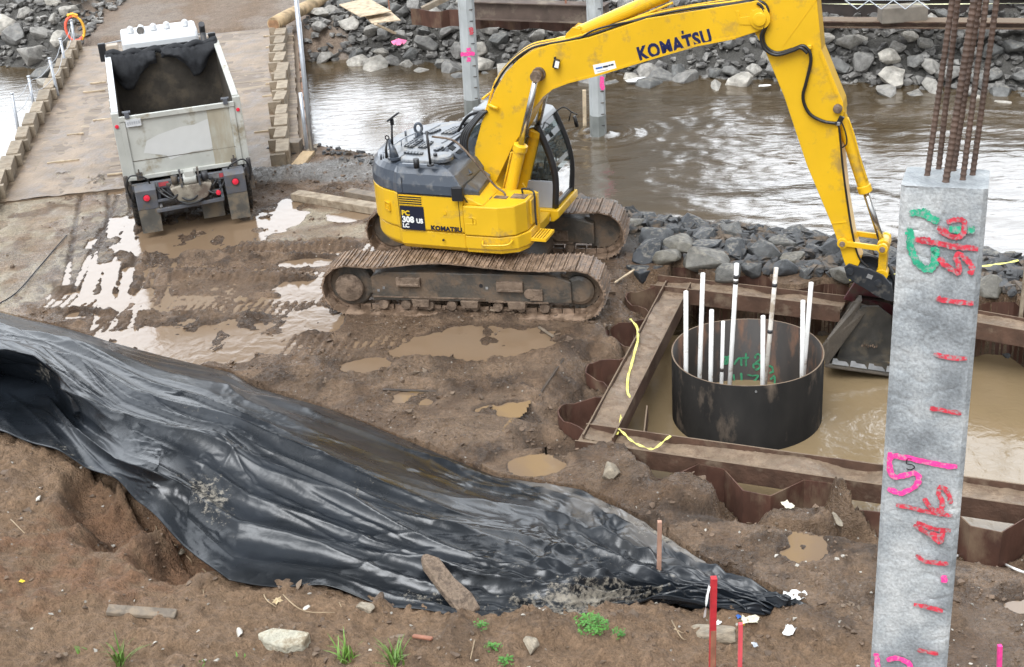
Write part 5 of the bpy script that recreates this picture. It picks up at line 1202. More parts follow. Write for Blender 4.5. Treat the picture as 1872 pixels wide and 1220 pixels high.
# ---- white pipes
PV = [((1254, 533), (1254, 672), 18.75, 'white pipe at the left rim of the casing, leftmost of the nine'), ((1285, 500), (1279, 685), 18.85, 'tall white pipe leaning slightly, second from the left in the casing'),
      ((1301, 567), (1299, 694), 18.75, 'short white pipe third from the left in the casing'), ((1322, 588), (1319, 700), 18.95, 'thin short white pipe with a dark joint near the bottom, in the casing'),
      ((1347, 482), (1334, 702), 18.9, 'tallest white pipe with black marks near its top, left of the middle of the casing'), ((1395, 578), (1394, 706), 18.75, 'short thick white pipe in front of the leaning muddy pipe'),
      ((1419, 490), (1398, 706), 19.1, 'tall leaning white pipe with a muddy lower half, right of the middle'), ((1468, 550), (1466, 692), 18.75, 'white pipe at the right rim crossing behind the rightmost one'),
      ((1483, 517), (1471, 662), 18.95, 'rightmost white pipe leaning outwards at the right rim of the casing')]
for i, ((x0, y0), (x1, y1), yd, lab) in enumerate(PV):
    d = ray(x0, y0); a = CAM + d * (yd / d.y); d = ray(x1, y1); b = CAM + d * (yd / d.y); e = b + (b - a) * ((b.z + 1.4) / max(.2, (a.z - b.z)))
    r_ = .036 if i not in (3,) else .030
    mb = MB(); root = e; N_ = 1; ax = (a - e); 
    L = ax.length; axn = ax.normalized(); mb.lathe([(r_, 0), (r_, L), (r_ - .008, L), (r_ - .008, L - .3)], (0, 0, 0), axn, 16)
    o = mb.build('plastic_pipe', M_pvc if i != 6 else mat('pvc_muddy', (.62, .58, .52), .5, var=.1, vscale=5, dirt=(.30, .24, .18), damt=.42, dscale=4)); o.location = e; tag(o, lab, 'pipe', 'white pipes standing in the casing')
    for p_ in o.data.polygons: p_.use_smooth = len(p_.vertices) == 4
    if i in (3, 4, 6):
        fr = {3: (.30,), 4: (.93, .90), 6: (.90, .62)}[i]
        for f in fr:
            m2 = MB(); c = axn * (L * f) if i != 3 else (b - e) * 1.02 + axn * .22; m2.cyl(c - axn * .03, c + axn * .03, r_ + .004, 14); m2.build('dark_band', M_dark, o)
# ---- leaning tape and stake on the right
p = PL(1868, 462, G(1868, 600, -.1), Vector((0, 1, 0))); 
mb = MB(); a = G(1868, 560, .1); b = a + Vector((0, 0, 1.0)); mb.beam(a - Vector((0, 0, .6)), b, .05, .05); tag(mb.build('tape_post', M_wood), 'pale wooden post holding yellow tape at the right edge behind the pit', 'post')
P = [PL(x, y, a, Vector((0, 1, 0))) for x, y in [(1862, 476), (1840, 481), (1815, 484), (1795, 487)]]; P += [P[-1] + Vector((-1.0, .2, -.1)), P[-1] + Vector((-2.0, .5, -.3))]
ribbon('caution_tape', P, .05, M_tape, 'yellow caution tape running from the post towards the concrete pile', 'tape', twist=.2)

# ================================================================ concrete piles
def face_frame(o, xdir, ydir): return o
def conc_mat():
    m, nt, b = nodes_new('pile_concrete'); N = nt.nodes; L = nt.links
    tc = N.new('ShaderNodeTexCoord'); mp = N.new('ShaderNodeMapping'); mp.inputs['Scale'].default_value = (1, 1, 1); L.new(tc.outputs['Object'], mp.inputs[0])
    n1 = N.new('ShaderNodeTexNoise'); n1.inputs['Scale'].default_value = 3.5; n1.inputs['Detail'].default_value = 8; L.new(mp.outputs[0], n1.inputs[0])
    n2 = N.new('ShaderNodeTexNoise'); n2.inputs['Scale'].default_value = 70; n2.inputs['Detail'].default_value = 6; L.new(mp.outputs[0], n2.inputs[0])
    cr = N.new('ShaderNodeValToRGB'); e = cr.color_ramp.elements; e[0].position = .33; e[0].color = (.185, .20, .21, 1); e[1].position = .68; e[1].color = (.47, .48, .475, 1); e2 = cr.color_ramp.elements.new(.5); e2.color = (.30, .32, .33, 1)
    L.new(n1.outputs['Fac'], cr.inputs[0])
    mr = N.new('ShaderNodeMapRange'); mr.inputs[1].default_value = .3; mr.inputs[2].default_value = .7; mr.inputs[3].default_value = .78; mr.inputs[4].default_value = 1.2; L.new(n2.outputs['Fac'], mr.inputs[0])
    vm = N.new('ShaderNodeVectorMath'); vm.operation = 'SCALE'; L.new(cr.outputs[0], vm.inputs[0]); L.new(mr.outputs[0], vm.inputs['Scale']); L.new(vm.outputs[0], b.inputs['Base Color'])
    b.inputs['Roughness'].default_value = .6
    ad = N.new('ShaderNodeMath'); ad.operation = 'ADD'; n3 = N.new('ShaderNodeTexNoise'); n3.inputs['Scale'].default_value = 26; n3.inputs['Detail'].default_value = 5; L.new(mp.outputs[0], n3.inputs[0]); L.new(n3.outputs['Fac'], ad.inputs[0]); L.new(n2.outputs['Fac'], ad.inputs[1])
    bp = N.new('ShaderNodeBump'); bp.inputs['Strength'].default_value = .6; bp.inputs['Distance'].default_value = .006; L.new(ad.outputs[0], bp.inputs['Height']); L.new(bp.outputs[0], b.inputs['Normal'])
    return m
M_con = conc_mat(); M_conp = mat('pale_concrete', (.42, .44, .44), .6, var=.2, vscale=2.5, dirt=(.30, .30, .27), damt=.3, dscale=1.6, bump=.3, bscale=30, stretch=(1, 1, .4))
M_conw = mat('wet_concrete', (.17, .18, .17), .35, var=.2)
# near pile: axis from two sightings
TLp, TRp = CAM + ray(1653, 337) * 7.06, None
T_ = CAM + ray(1726, 343) * 7.05; B_ = CAM + ray(1660, 1220) * 8.18
axn = (T_ - B_).normalized(); wd_ = .412
xf = (ir - axn * ir.dot(axn)).normalized(); 
xf = (Matrix.Rotation(R(-19.5), 3, axn) @ xf); yf = axn.cross(xf).normalized()      # yf points away from the viewer
Lp = (T_ - B_).length + 7.2
def pile_pt(x, y, t): return T_ + xf * x + yf * y - axn * t          # t down from the top of the front face
nx_, nt_ = 40, 420; h = wd_ / 2; ch = .022
mb = MB(); vs = []; 
secs = []
per = []
for k in range(nx_ + 1): per.append((-h + ch + (2 * h - 2 * ch) * k / nx_, 0))
per += [(h, ch)] + [(h, ch + (2 * h - 2 * ch) * k / 8) for k in range(1, 9)] + [(h - ch, 2 * h), (-h + ch, 2 * h), (-h, 2 * h - ch), (-h, ch)]
rows = [0, .01, .03] + list(np.linspace(.05, 5.0, nt_)) + [6, 8, Lp]
m_ = len(per)
for t in rows:
    for (x, y) in per:
        dy = 0
        if y == 0 and 0 < t < 5.2:
            v = Vector((x * 9, t * 9, 0)); dy = .0035 * (mnoise.noise(v) + .6 * mnoise.noise(v * 3 + Vector((5, 0, 0)))) + .004 * mnoise.noise(v * 9)
            g_ = abs(mnoise.noise(Vector((x * 5, t * 8, 3)))); dy += .006 * max(0, .08 - g_) / .08 * (1 if mnoise.noise(Vector((x * 2, t * 1.5, 9))) > .05 else 0)
            dy *= min(1, (h - abs(x)) / .02)
        vs.append(pile_pt(x, y - dy * -1, t) - T_)
fs = [list(range(m_))[::-1]]
for k in range(len(rows) - 1):
    for i in range(m_): j = (i + 1) % m_; fs.append((k * m_ + i, k * m_ + j, (k + 1) * m_ + j, (k + 1) * m_ + i))
mb.add(vs, fs, smooth=True); mb.sm[0] = False
cpile = mb.build('concrete_pile', M_con); cpile.location = T_; tag(cpile, 'tall rough square concrete pile marked with red, pink and green paint, nearest the camera', 'concrete pile')
es = cpile.modifiers.new('edge', 'EDGE_SPLIT'); es.split_angle = R(40)
def on_pile(px, py): return PL(px, py, pile_pt(0, -.0135, 0), yf)
nf = lambda p: -yf
def za(l): return [(1620 + x * .2132, 300 + y * .2132) for x, y in l]
def zb(l): return [(1590 + x * .3443, 800 + y * .3443) for x, y in l]
paint('green_mark', [za([(200, 425), (270, 420), (340, 440), (400, 475), (450, 500)]), za([(300, 400), (370, 425)]), za([(170, 570), (210, 590), (205, 650), (215, 730), (250, 820), (320, 890), (380, 900), (415, 850), (410, 790), (430, 740), (385, 750)]), za([(540, 560), (640, 565)]), za([(700, 560), (760, 570)])], on_pile, nf, .036, M_cgreen, cpile, T_)
paint('red_mark', [za([(520, 500), (600, 480), (665, 490), (670, 560), (650, 610), (600, 630), (530, 610), (480, 560), (440, 545)]), za([(450, 570), (500, 590), (530, 570)]), za([(250, 640), (330, 665), (440, 680), (540, 700), (660, 715), (790, 730)]), za([(290, 640), (380, 655)]),
                     za([(455, 800), (500, 860), (560, 900), (625, 930), (620, 860), (600, 800), (630, 770), (680, 810), (725, 860), (740, 900), (715, 945)])], on_pile, nf, .028, M_cred, cpile, T_)
paint('red_mark', [za([(430, 1160), (600, 1185), (750, 1195)]), za([(440, 1140), (470, 1170)]), [(1707, 648), (1735, 653), (1768, 656)], [(1700, 746), (1730, 751), (1758, 756)],
                     zb([(140, 355), (230, 375), (330, 395), (440, 415)]), zb([(290, 320), (320, 370), (370, 390), (385, 340), (365, 290), (385, 260), (420, 300), (430, 350)]), zb([(350, 380), (400, 400)]),
                     zb([(235, 460), (330, 520), (375, 550), (390, 480)]), zb([(250, 445), (340, 480), (430, 490)]), zb([(320, 500), (375, 520)]),
                     zb([(245, 620), (290, 650), (350, 660), (420, 665)]), zb([(235, 880), (310, 895), (390, 915)]), zb([(255, 1120), (320, 1135), (365, 1140)])], on_pile, nf, .026, M_cred, cpile, T_)
paint('pink_mark', [zb([(95, 90), (180, 105), (280, 125), (380, 148), (465, 155)]), zb([(110, 95), (105, 160), (130, 210), (190, 200), (245, 190), (260, 230), (220, 275), (160, 295), (95, 270)]), zb([(35, 1145), (45, 1225)]), zb([(90, 1180), (150, 1170), (210, 1200), (215, 1230)]), zb([(395, 730), (397, 770)])], on_pile, nf, .030, M_cpink, cpile, T_)
paint('black_mark', [zb([(225, 115), (200, 115), (197, 140), (225, 145), (238, 160), (215, 172), (195, 165)])], on_pile, nf, .006, M_blk, cpile, T_, rag=.1)
# reinforcement bars
def rebar(a, b, r_, label):
    mb = MB(); L = (b - a).length; d = (b - a).normalized(); n = int(L / .028); prof = []
    for k in range(n):
        t = L * k / n; prof += [(r_, t), (r_, t + L / n * .55), (r_ * 1.16, t + L / n * .68), (r_ * 1.16, t + L / n * .86)]
    prof.append((r_, L)); mb.lathe(prof, (0, 0, 0), d, 10)
    o = mb.build('reinforcement_bar', M_rebar); o.location = a; tag(o, label, 'rebar', 'bars rising from the concrete pile')
    for p_ in o.data.polygons: p_.use_smooth = len(p_.vertices) == 4
RB = [((1695, 321), (1741, 0), .07, 'rusty ribbed bar at the front left of the pile top'), ((1716, 309), (1751, 0), .20, 'rusty ribbed bar at the back left of the pile top'), ((1729, 333), (1781, 0), .05, 'thick rusty ribbed bar at the front middle, nearest the camera'),
      ((1742, 312), (1790, 0), .22, 'rusty ribbed bar standing behind the thick front bar'), ((1760, 329), (1803, 0), .08, 'rusty ribbed bar at the front right, paler towards its foot'), ((1778, 320), (1822, 0), .16, 'rusty ribbed bar at the back right, outermost on the right')]
for (x0, y0), (x1, y1), dy, lab in RB:
    p0 = PL(x0, y0, T_, axn); p0_ = p0
    yd = (p0 - T_).dot(yf)
    # continue upwards beyond the frame, slightly inclined
    d1 = ray(x1, y1); q_ = PL(x1, y1, p0 + yf * .02, yf); d = (q_ - p0); rebar(p0 - d.normalized() * .05, p0 + d * 1.7, .0138 if 'thick' not in lab else .0165, lab)
# river piles
def river_pile(xl0, xr0, xl1, xr1, yb, label, marks):
    b = G((xl1 + xr1) / 2, yb, WR); D = (b - CAM).length; r_ = (xr1 - xl1) / FPX * D / 2
    tx = (xl0 + xr0) / 2; n_ = Vector((0, 1, 0)); t = PL(tx, 0, b, n_); d = (t - b).normalized()
    mb = MB(); L = (t - b).length + 3
    mb.lathe([(r_ * 1.06, -3), (r_ * 1.06, .0), (r_ * 1.03, L * .4), (r_ * 1.05, L)], (0, 0, 0), d, 8)
    o = mb.build('concrete_pile', M_conp, bevel=.01); o.location = b; tag(o, label, 'concrete pile', 'piles standing in the river')
    m2 = MB(); m2.lathe([(r_ * 1.075, -.5), (r_ * 1.075, .55)], (0, 0, 0), d, 8); m2.build('wet_foot', M_conw, o)
    for st_, mt_ in marks: paint('pink_mark', [st_], lambda x, y: PL(x, y, b - Vector((0, r_ * 1.03, 0)) + Vector((0, 0, 0)), Vector((0, 1, 0))), lambda p: Vector((0, -1, 0)), .11, mt_, o, b)
    for k in range(1, 22):
        m3 = MB(); c = d * (.3 * k) + Vector((r_ * .55, -r_ * .86, 0)); m3.box(c, (.10, .02, .02)); m3.build('depth_mark', M_dark, o)
river_pile(836, 867, 851, 879, 216, 'pale octagonal concrete pile with a pink cross, behind the excavator body', [([(842, 100), (854, 99), (868, 98)], M_cpink), ([(856, 88), (857, 94)], M_cpink), ([(857, 105), (857, 113)], M_cpink), ([(861, 50), (862, 64)], M_cred)])
river_pile(1071, 1102, 1080, 1108, 247, 'pale octagonal concrete pile in the river under the boom', [([(1100, 140), (1102, 165)], M_cpink)])
mb = MB(); a = G(1067, 230, WR); b = PL(1068, 165, a, Vector((0, 1, 0))); mb.beam(a - Vector((0, 0, 1)), b, .09, .09); tag(mb.build('wooden_stake', M_woodl), 'thin pale wooden stake standing in the river beside the second pile', 'stake')
# ================================================================ boulders
def rock_mat(name, c1, c2, c3, wetr):
    m, nt, b = nodes_new(name); N = nt.nodes; L = nt.links
    tc = N.new('ShaderNodeTexCoord'); oi = N.new('ShaderNodeObjectInfo'); ad = N.new('ShaderNodeVectorMath'); ad.operation = 'ADD'; sc = N.new('ShaderNodeVectorMath'); sc.operation = 'SCALE'; sc.inputs[0].default_value = (37, 11, 23)
    L.new(oi.outputs['Random'], sc.inputs['Scale']); L.new(tc.outputs['Object'], ad.inputs[0]); L.new(sc.outputs[0], ad.inputs[1])
    n1 = N.new('ShaderNodeTexNoise'); n1.inputs['Scale'].default_value = 2.2; n1.inputs['Detail'].default_value = 9; n1.inputs['Roughness'].default_value = .65; L.new(ad.outputs[0], n1.inputs[0])
    cr = N.new('ShaderNodeValToRGB'); e = cr.color_ramp.elements; e[0].position = 0; e[0].color = (*c1, 1); e[1].position = 1; e[1].color = (*c3, 1); k = e.new(.55); k.color = (*c2, 1); L.new(oi.outputs['Random'], cr.inputs[0])
    mr = N.new('ShaderNodeMapRange'); mr.inputs[1].default_value = .3; mr.inputs[2].default_value = .7; mr.inputs[3].default_value = .5; mr.inputs[4].default_value = 1.5; L.new(n1.outputs['Fac'], mr.inputs[0])
    vm = N.new('ShaderNodeVectorMath'); vm.operation = 'SCALE'; L.new(cr.outputs[0], vm.inputs[0]); L.new(mr.outputs[0], vm.inputs['Scale'])
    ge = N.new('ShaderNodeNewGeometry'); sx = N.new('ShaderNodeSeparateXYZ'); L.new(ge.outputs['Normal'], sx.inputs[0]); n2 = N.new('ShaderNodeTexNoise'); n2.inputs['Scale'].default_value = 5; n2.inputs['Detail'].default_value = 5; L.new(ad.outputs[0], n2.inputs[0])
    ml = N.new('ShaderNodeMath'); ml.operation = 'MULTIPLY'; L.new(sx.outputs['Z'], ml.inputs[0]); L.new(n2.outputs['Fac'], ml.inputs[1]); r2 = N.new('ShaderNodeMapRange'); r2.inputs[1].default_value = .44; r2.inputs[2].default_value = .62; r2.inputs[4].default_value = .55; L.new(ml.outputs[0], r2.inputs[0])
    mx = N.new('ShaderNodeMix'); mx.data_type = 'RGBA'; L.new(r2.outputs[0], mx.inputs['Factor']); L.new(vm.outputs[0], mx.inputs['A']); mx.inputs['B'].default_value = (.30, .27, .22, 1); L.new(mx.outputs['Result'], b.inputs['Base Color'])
    b.inputs['Roughness'].default_value = wetr
    bp = N.new('ShaderNodeBump'); bp.inputs['Strength'].default_value = .7; bp.inputs['Distance'].default_value = .05; L.new(n1.outputs['Fac'], bp.inputs['Height']); L.new(bp.outputs[0], b.inputs['Normal'])
    return m
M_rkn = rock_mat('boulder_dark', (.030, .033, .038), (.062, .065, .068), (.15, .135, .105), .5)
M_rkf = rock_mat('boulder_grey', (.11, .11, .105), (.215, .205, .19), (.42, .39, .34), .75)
def rock_mesh(seed, mt, detail=True):
    r = random.Random(seed); bm = bmesh.new()
    for i in range(15 if detail else 11):
        v = Vector((r.gauss(0, 1), r.gauss(0, 1), r.gauss(0, 1))).normalized(); bm.verts.new((v.x * (1 + .15 * r.random()), v.y * (.78 + .15 * r.random()), v.z * (.62 + .1 * r.random())))
    res = bmesh.ops.convex_hull(bm, input=bm.verts); 
    for v in [v for v in bm.verts if not v.link_faces]: bm.verts.remove(v)
    if detail:
        bmesh.ops.bevel(bm, geom=list(bm.edges), offset=.09, segments=2, profile=.6, affect='EDGES', clamp_overlap=True)
        bmesh.ops.triangulate(bm, faces=bm.faces[:])
        bmesh.ops.subdivide_edges(bm, edges=[e for e in bm.edges if e.calc_length() > .35], cuts=2, use_grid_fill=True)
        for v in bm.verts: v.co += v.co.normalized() * (.07 * mnoise.noise(v.co * 1.6 + Vector((seed, 0, 0))) + .03 * mnoise.noise(v.co * 5 + Vector((seed, 3, 0))))
    bmesh.ops.recalc_face_normals(bm, faces=bm.faces)
    me = bpy.data.meshes.new('boulder'); bm.to_mesh(me); bm.free(); me.materials.append(mt)
    for p in me.polygons: p.use_smooth = detail
    return me
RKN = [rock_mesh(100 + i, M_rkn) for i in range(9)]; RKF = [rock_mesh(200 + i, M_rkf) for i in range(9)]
def proj(p):
    q = Vector(p) - CAM; w_ = q.dot(FW); return (936 + q.dot(ir) * FPX / w_, 610 - q.dot(iu) * FPX / w_)
PLACED = []
def put_rock(me, x, y, z, s, label, group, flat=1.0):
    o = bpy.data.objects.new('boulder', me); COL.objects.link(o); o.location = (x, y, z); o.scale = (s, s * random.uniform(.85, 1.1), s * random.uniform(.8, 1.05) * flat)
    o.rotation_euler = (random.uniform(-.35, .35), random.uniform(-.35, .35), random.uniform(0, 6.28)); tag(o, label, 'boulder', group); PLACED.append((x, y, s)); return o
def fits(x, y, s, k=.8):
    return all((x - a) ** 2 + (y - b) ** 2 > (k * (s + c)) ** 2 for a, b, c in PLACED)
def snx(x): return float(np.interp(x, SN[:, 0], SN[:, 1]))
def sfx(x): return float(np.interp(x, SF[:, 0], SF[:, 1]))
def near_label(px, dw, dr, s):
    a = 'large' if s > .34 else 'small'
    if px > 1740: return a + ' dark boulder of the near bank, right of the concrete pile'
    if dw < 1.0: return a + ' dark boulder right behind the back sheet piles of the pit'
    if dr < 1.3: return a + ' dark boulder at the waterline of the near rock bank'
    return a + ' dark boulder in the middle of the near rock bank'
def far_label(px, t, s):
    a = 'large' if s > .36 else 'small'; r = 'at the waterline of' if t < .6 else 'halfway up' if t < 2.2 else 'high on'
    z = 'left of the first river pile' if px < 850 else 'between the two river piles' if px < 1090 else 'under the boom' if px < 1400 else 'right of the arm' if px < 1740 else 'at the right edge'
    return '%s grey boulder %s the far bank, %s' % (a, r, z)
rr = random.Random(11); random.seed(5)
# near bank
def wall_y(x): a, b = ZF0, ZF1; return a.y + (b.y - a.y) * (x - a.x) / (b.x - a.x) + .45
cnt = 0
NLAB = {(1200, 435): 'dark boulder topping the left end of the near rock bank, beside the far track', (1185, 462): 'paler tan-topped boulder right of the far track, second row from the water', (1250, 450): 'boulder at the water, just right of the one topping the left end', (1218, 470): 'boulder in the middle of the left end of the near rock bank',
 (1295, 452): 'dark boulder at the water above the second white pipe', (1345, 455): 'dark boulder at the water above the tallest white pipe', (1180, 490): 'boulder nearest the end of the excavator near track', (1232, 490): 'boulder just behind the left end of the rear pit beam', (1290, 478): 'boulder behind the tops of the two left white pipes',
 (1330, 500): 'pale boulder resting against the rear beam beside the tallest white pipe', (1380, 490): 'boulder between the tallest white pipe and the tall leaning one', (1398, 462): 'dark boulder at the water above the tall leaning white pipe', (1430, 490): 'boulder right behind the top of the tall leaning white pipe'}
for (px, py, s, tone) in [(1200, 435, .50, 0), (1185, 462, .46, 1), (1250, 450, .48, 0), (1218, 470, .40, 0), (1295, 452, .42, 0), (1345, 455, .40, 0), (1180, 490, .42, 0), (1232, 490, .44, 0), (1290, 478, .52, 0), (1330, 500, .34, 1), (1380, 490, .42, 0), (1398, 462, .46, 0), (1430, 490, .36, 0)]:
    p = GS(px, py, .08); s *= .84
    if p.z < -1.15: continue
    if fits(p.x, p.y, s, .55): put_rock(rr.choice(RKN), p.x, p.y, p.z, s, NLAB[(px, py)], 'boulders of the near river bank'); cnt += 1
for k in range(6000):
    x = rr.uniform(1.9, 10.8); sy = snx(x); wy = max(wall_y(x), 22.6 if x < 3 else 0); y = rr.uniform(wy, sy + .1)
    if x < 2.8 and y < 24.6: continue
    s = rr.uniform(.20, .37) * (1.0 if y > wy + .6 else .85); px, py = proj((x, y, -.3))
    if px > 1900 or (1655 < px < 1760 and py > 360) or not fits(x, y, s, .60): continue
    if cnt > 92: break
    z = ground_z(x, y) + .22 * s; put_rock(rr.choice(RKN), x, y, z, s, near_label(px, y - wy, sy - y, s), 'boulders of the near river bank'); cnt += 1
# far bank
cf = 0
for k in range(20000):
    x = rr.uniform(-5.9, 15.5); t = rr.uniform(-.35, 4.4) if x > -1 else rr.uniform(-.3, 3.6); y = sfx(x) + t; s = rr.uniform(.26, .52) * (1.08 - .10 * max(0, t)); px, py = proj((x, y, 0))
    if px > 1900 or py < -20 or not fits(x, y, s, .60): continue
    if t > 2.8 and rr.random() < .6: continue
    z = ground_z(x, y) + .62 * s; put_rock(rr.choice(RKF), x, y, z, s, far_label(px, t, s), 'boulders of the far river bank'); cf += 1
    if cf >= 162: break
cl = 0
for k in range(6000):
    x = rr.uniform(-20, -13.3); y = rr.uniform(41.8, 52); px, py = proj((x, y, -.5)); s = rr.uniform(.28, .62)
    if not (-20 < px < 175 and -20 < py < 135): continue
    if px + py * .25 > 165 or (px < 60 and py > 95) or (px < 45 and 30 < py < 75) or not fits(x, y, s, .62): continue
    put_rock(rr.choice(RKF), x, y, max(ground_z(x, y), -1.05) + .25 * s, s, ('large ' if s > .45 else 'small ') + ('grey boulder at the water left of the bridge posts' if py > 75 else 'grey boulder on the upper shore left of the bridge'), 'boulders beside the bridge'); cl += 1
    if cl >= 36: break
print('ROCKS', cnt, cf, cl)
# small rubble between them: uncountable
LOW = [rock_mesh(300 + i, M_rkf, False) for i in range(6)]
LV = [[(tuple(v.co)) for v in me.vertices] for me in LOW]; LF = [[tuple(p.vertices) for p in me.polygons] for me in LOW]
def rubble(name, cands, mt, label):
    mb = MB()
    for x, y, z, s in cands:
        i = rr.randrange(6); rt = Matrix.Rotation(rr.uniform(0, 6.28), 3, 'Z') @ Matrix.Rotation(rr.uniform(-.6, .6), 3, 'X'); c = Vector((x, y, z))
        mb.add([c + rt @ (Vector(v) * s) for v in LV[i]], LF[i])
    o = mb.build(name, mt, fix=False); tag(o, label, 'rubble', kind='stuff'); return o
C_ = []
for k in range(3600):
    x = rr.uniform(-6.0, 16); y = sfx(x) + rr.uniform(-.2, 5.2) ; C_.append((x, y, ground_z(x, y) + .08, rr.uniform(.06, .25) * rr.uniform(.7, 1)))
for k in range(1500):
    x = rr.uniform(-21, -13.2); y = rr.uniform(42.5, 54)
    if ground_z(x, y) < -1.05: continue
    C_.append((x, y, ground_z(x, y) + .06, rr.uniform(.06, .2)))
rubble('rubble', C_, mat('rubble_grey', (.20, .19, .175), .8, var=.75, vscale=2.3, dirt=(.09, .085, .08), damt=.5, dscale=3, bump=.5), 'small broken stones packed between the boulders of the far bank')
C_ = []
for k in range(2400):
    x = rr.uniform(1.5, 11); y = rr.uniform(wall_y(x), snx(x) + .1)
    if x < 2.9 and y < 24.5: continue
    C_.append((x, y, ground_z(x, y) + .06, rr.uniform(.06, .21)))
for k in range(700):
    x = rr.uniform(-5.6, 1.2); y = snx(x) - rr.uniform(-.2, 2.4); C_.append((x, y, ground_z(x, y) + .03, rr.uniform(.025, .09)))
rubble('rubble', C_, mat('rubble_dark', (.065, .066, .068), .7, var=.6, vscale=2.3, dirt=(.16, .12, .085), damt=.4, dscale=3, bump=.5), 'small dark stones filling gaps along the near river bank')
C_ = []
cx_ = np.array([rr.uniform(-11, 7.5) for k in range(26000)]); cy_ = np.array([rr.uniform(9, 30) for k in range(26000)])
dens = sstep(.44, .62, fbm(cx_ * 2.6, cy_ * 2.6, 4, 5)) * .9 + .1; dens *= np.where((cx_ < -7.2) & (cy_ > 21), .15, 1); inp = inpoly(cx_, cy_, PITP)
fr_ = np.interp(cx_, TOE[:, 0], TOE[:, 1]) - cy_
for k in range(26000):
    if inp[k] or rr.random() > dens[k] * (1 if fr_[k] < 0 else .75): continue
    x, y = cx_[k], cy_[k]; A_ = (x + .45) * math.cos(TRK_A) + (y - 22.75) * math.sin(TRK_A); B_2 = abs(-(x + .45) * math.sin(TRK_A) + (y - 22.75) * math.cos(TRK_A))
    if A_ < -2 and .9 < B_2 < 1.75 and rr.random() < .85: continue
    s = min(.075, .008 + rr.expovariate(1 / .012)); C_.append((x, y, ground_z(x, y) + .25 * s, s))
rubble('mud_clods', C_, mat('clod', (.125, .083, .054), .7, var=.5, vscale=2, dirt=(.20, .15, .105), damt=.3, dscale=1.5, bump=.5), 'loose crumbs of mud and pebbles strewn over the wet ground')
C_ = [(x, y, ground_z(x, y) + .01, rr.uniform(.010, .032)) for x, y in [(rr.uniform(-8, 6), rr.uniform(9.5, 15)) for k in range(260)]]
rubble('pebbles', C_, mat('pebble_pale', (.40, .37, .32), .8, var=.4, vscale=2), 'pale pebbles scattered over the bare bank in the foreground')
# ================================================================ timber bridge
BA = math.atan2(.992, -.125); BO = Vector((-4.78, 30.3, 0)); BU_ = Vector((math.cos(BA), math.sin(BA), 0)); BV = Vector((-math.sin(BA), math.cos(BA), 0))   # BV points left (-x)
BWD = 6.85; rb = random.Random(3)
BR = empty('timber_bridge', BO, BA, 'muddy timber plank bridge crossing the river behind the truck', 'bridge')
M_deck = mat('deck_planks', (.29, .225, .155), .6, var=.35, vscale=2.0, dirt=(.14, .098, .064), damt=.60, dscale=1.3, bump=.5, bscale=12, stretch=(2.2, .5, 1), drough=.5)
mb = MB(); t = -.6
while t < 14.0:
    w_ = rb.uniform(.26, .34); mb.box((t + w_ / 2, BWD / 2 + rb.uniform(-.02, .02), .0 + rb.uniform(-.004, .004)), (w_ - rb.choice((.003, .004, .009)), BWD + .3, .10)); t += w_
mb.build('deck', M_deck, BR)
mb = MB()
for v in (-.12, BWD + .12): mb.box((6.6, v, -.42), (14.2, .12, .62)); mb.box((6.6, v, -.12), (14.2, .3, .03)); mb.box((6.6, v, -.72), (14.2, .3, .03))
mb.build('girder', M_rust, BR, bevel=.004)
for k in range(14):
    mb = MB(); mb.box((.2 + k * 1.02, -.34, -.35 + rb.uniform(-.05, .05)), (.7, .14, .42)); mb.build('side_board', mat('side_board', (.24, .13, .08), .7, var=.3, vscale=3, dirt=(.35, .27, .2), damt=.35, bump=.3), BR, bevel=.01)
for k in range(12):
    mb = MB(); L_ = rb.uniform(.4, .8); mb.box((.6 + k * 1.1 + rb.uniform(-.3, .3), rb.choice((.45, .55, 4.0, 4.8, 5.5)), .07), (.05, L_, .03)); mb.build('loose_slat', M_woodl, BR)
mb = MB(); nx_b, ny_b = 190, 90; vs = []; fs = []
for i in range(nx_b + 1):
    for j in range(ny_b + 1):
        x = -.6 + 14.4 * i / nx_b; y = .30 + (BWD - .7) * j / ny_b; q = Vector((x * .45, y * .9, 3)); z = .056 + .030 * mnoise.noise(q) + .016 * mnoise.noise(q * 3.1) + .012 * mnoise.noise(q * 9) + .012 * max(0, 1 - x / 6)
        for yr in (2.1, 3.0, 4.3, 5.2): z -= .016 * math.exp(-((y - yr + .1 * math.sin(x)) / .13) ** 2)
        vs.append((x, y, z))
for i in range(nx_b):
    for j in range(ny_b): k = i * (ny_b + 1) + j; fs.append((k, k + 1, k + ny_b + 2, k + ny_b + 1))
mb.add(vs, fs, smooth=True); mb.build('mud_layer', mat('deck_mud', (.235, .17, .112), .5, var=.3, vscale=1.4, dirt=(.13, .088, .056), damt=.42, dscale=1.6, bump=.9, bscale=16, drough=.35), BR)
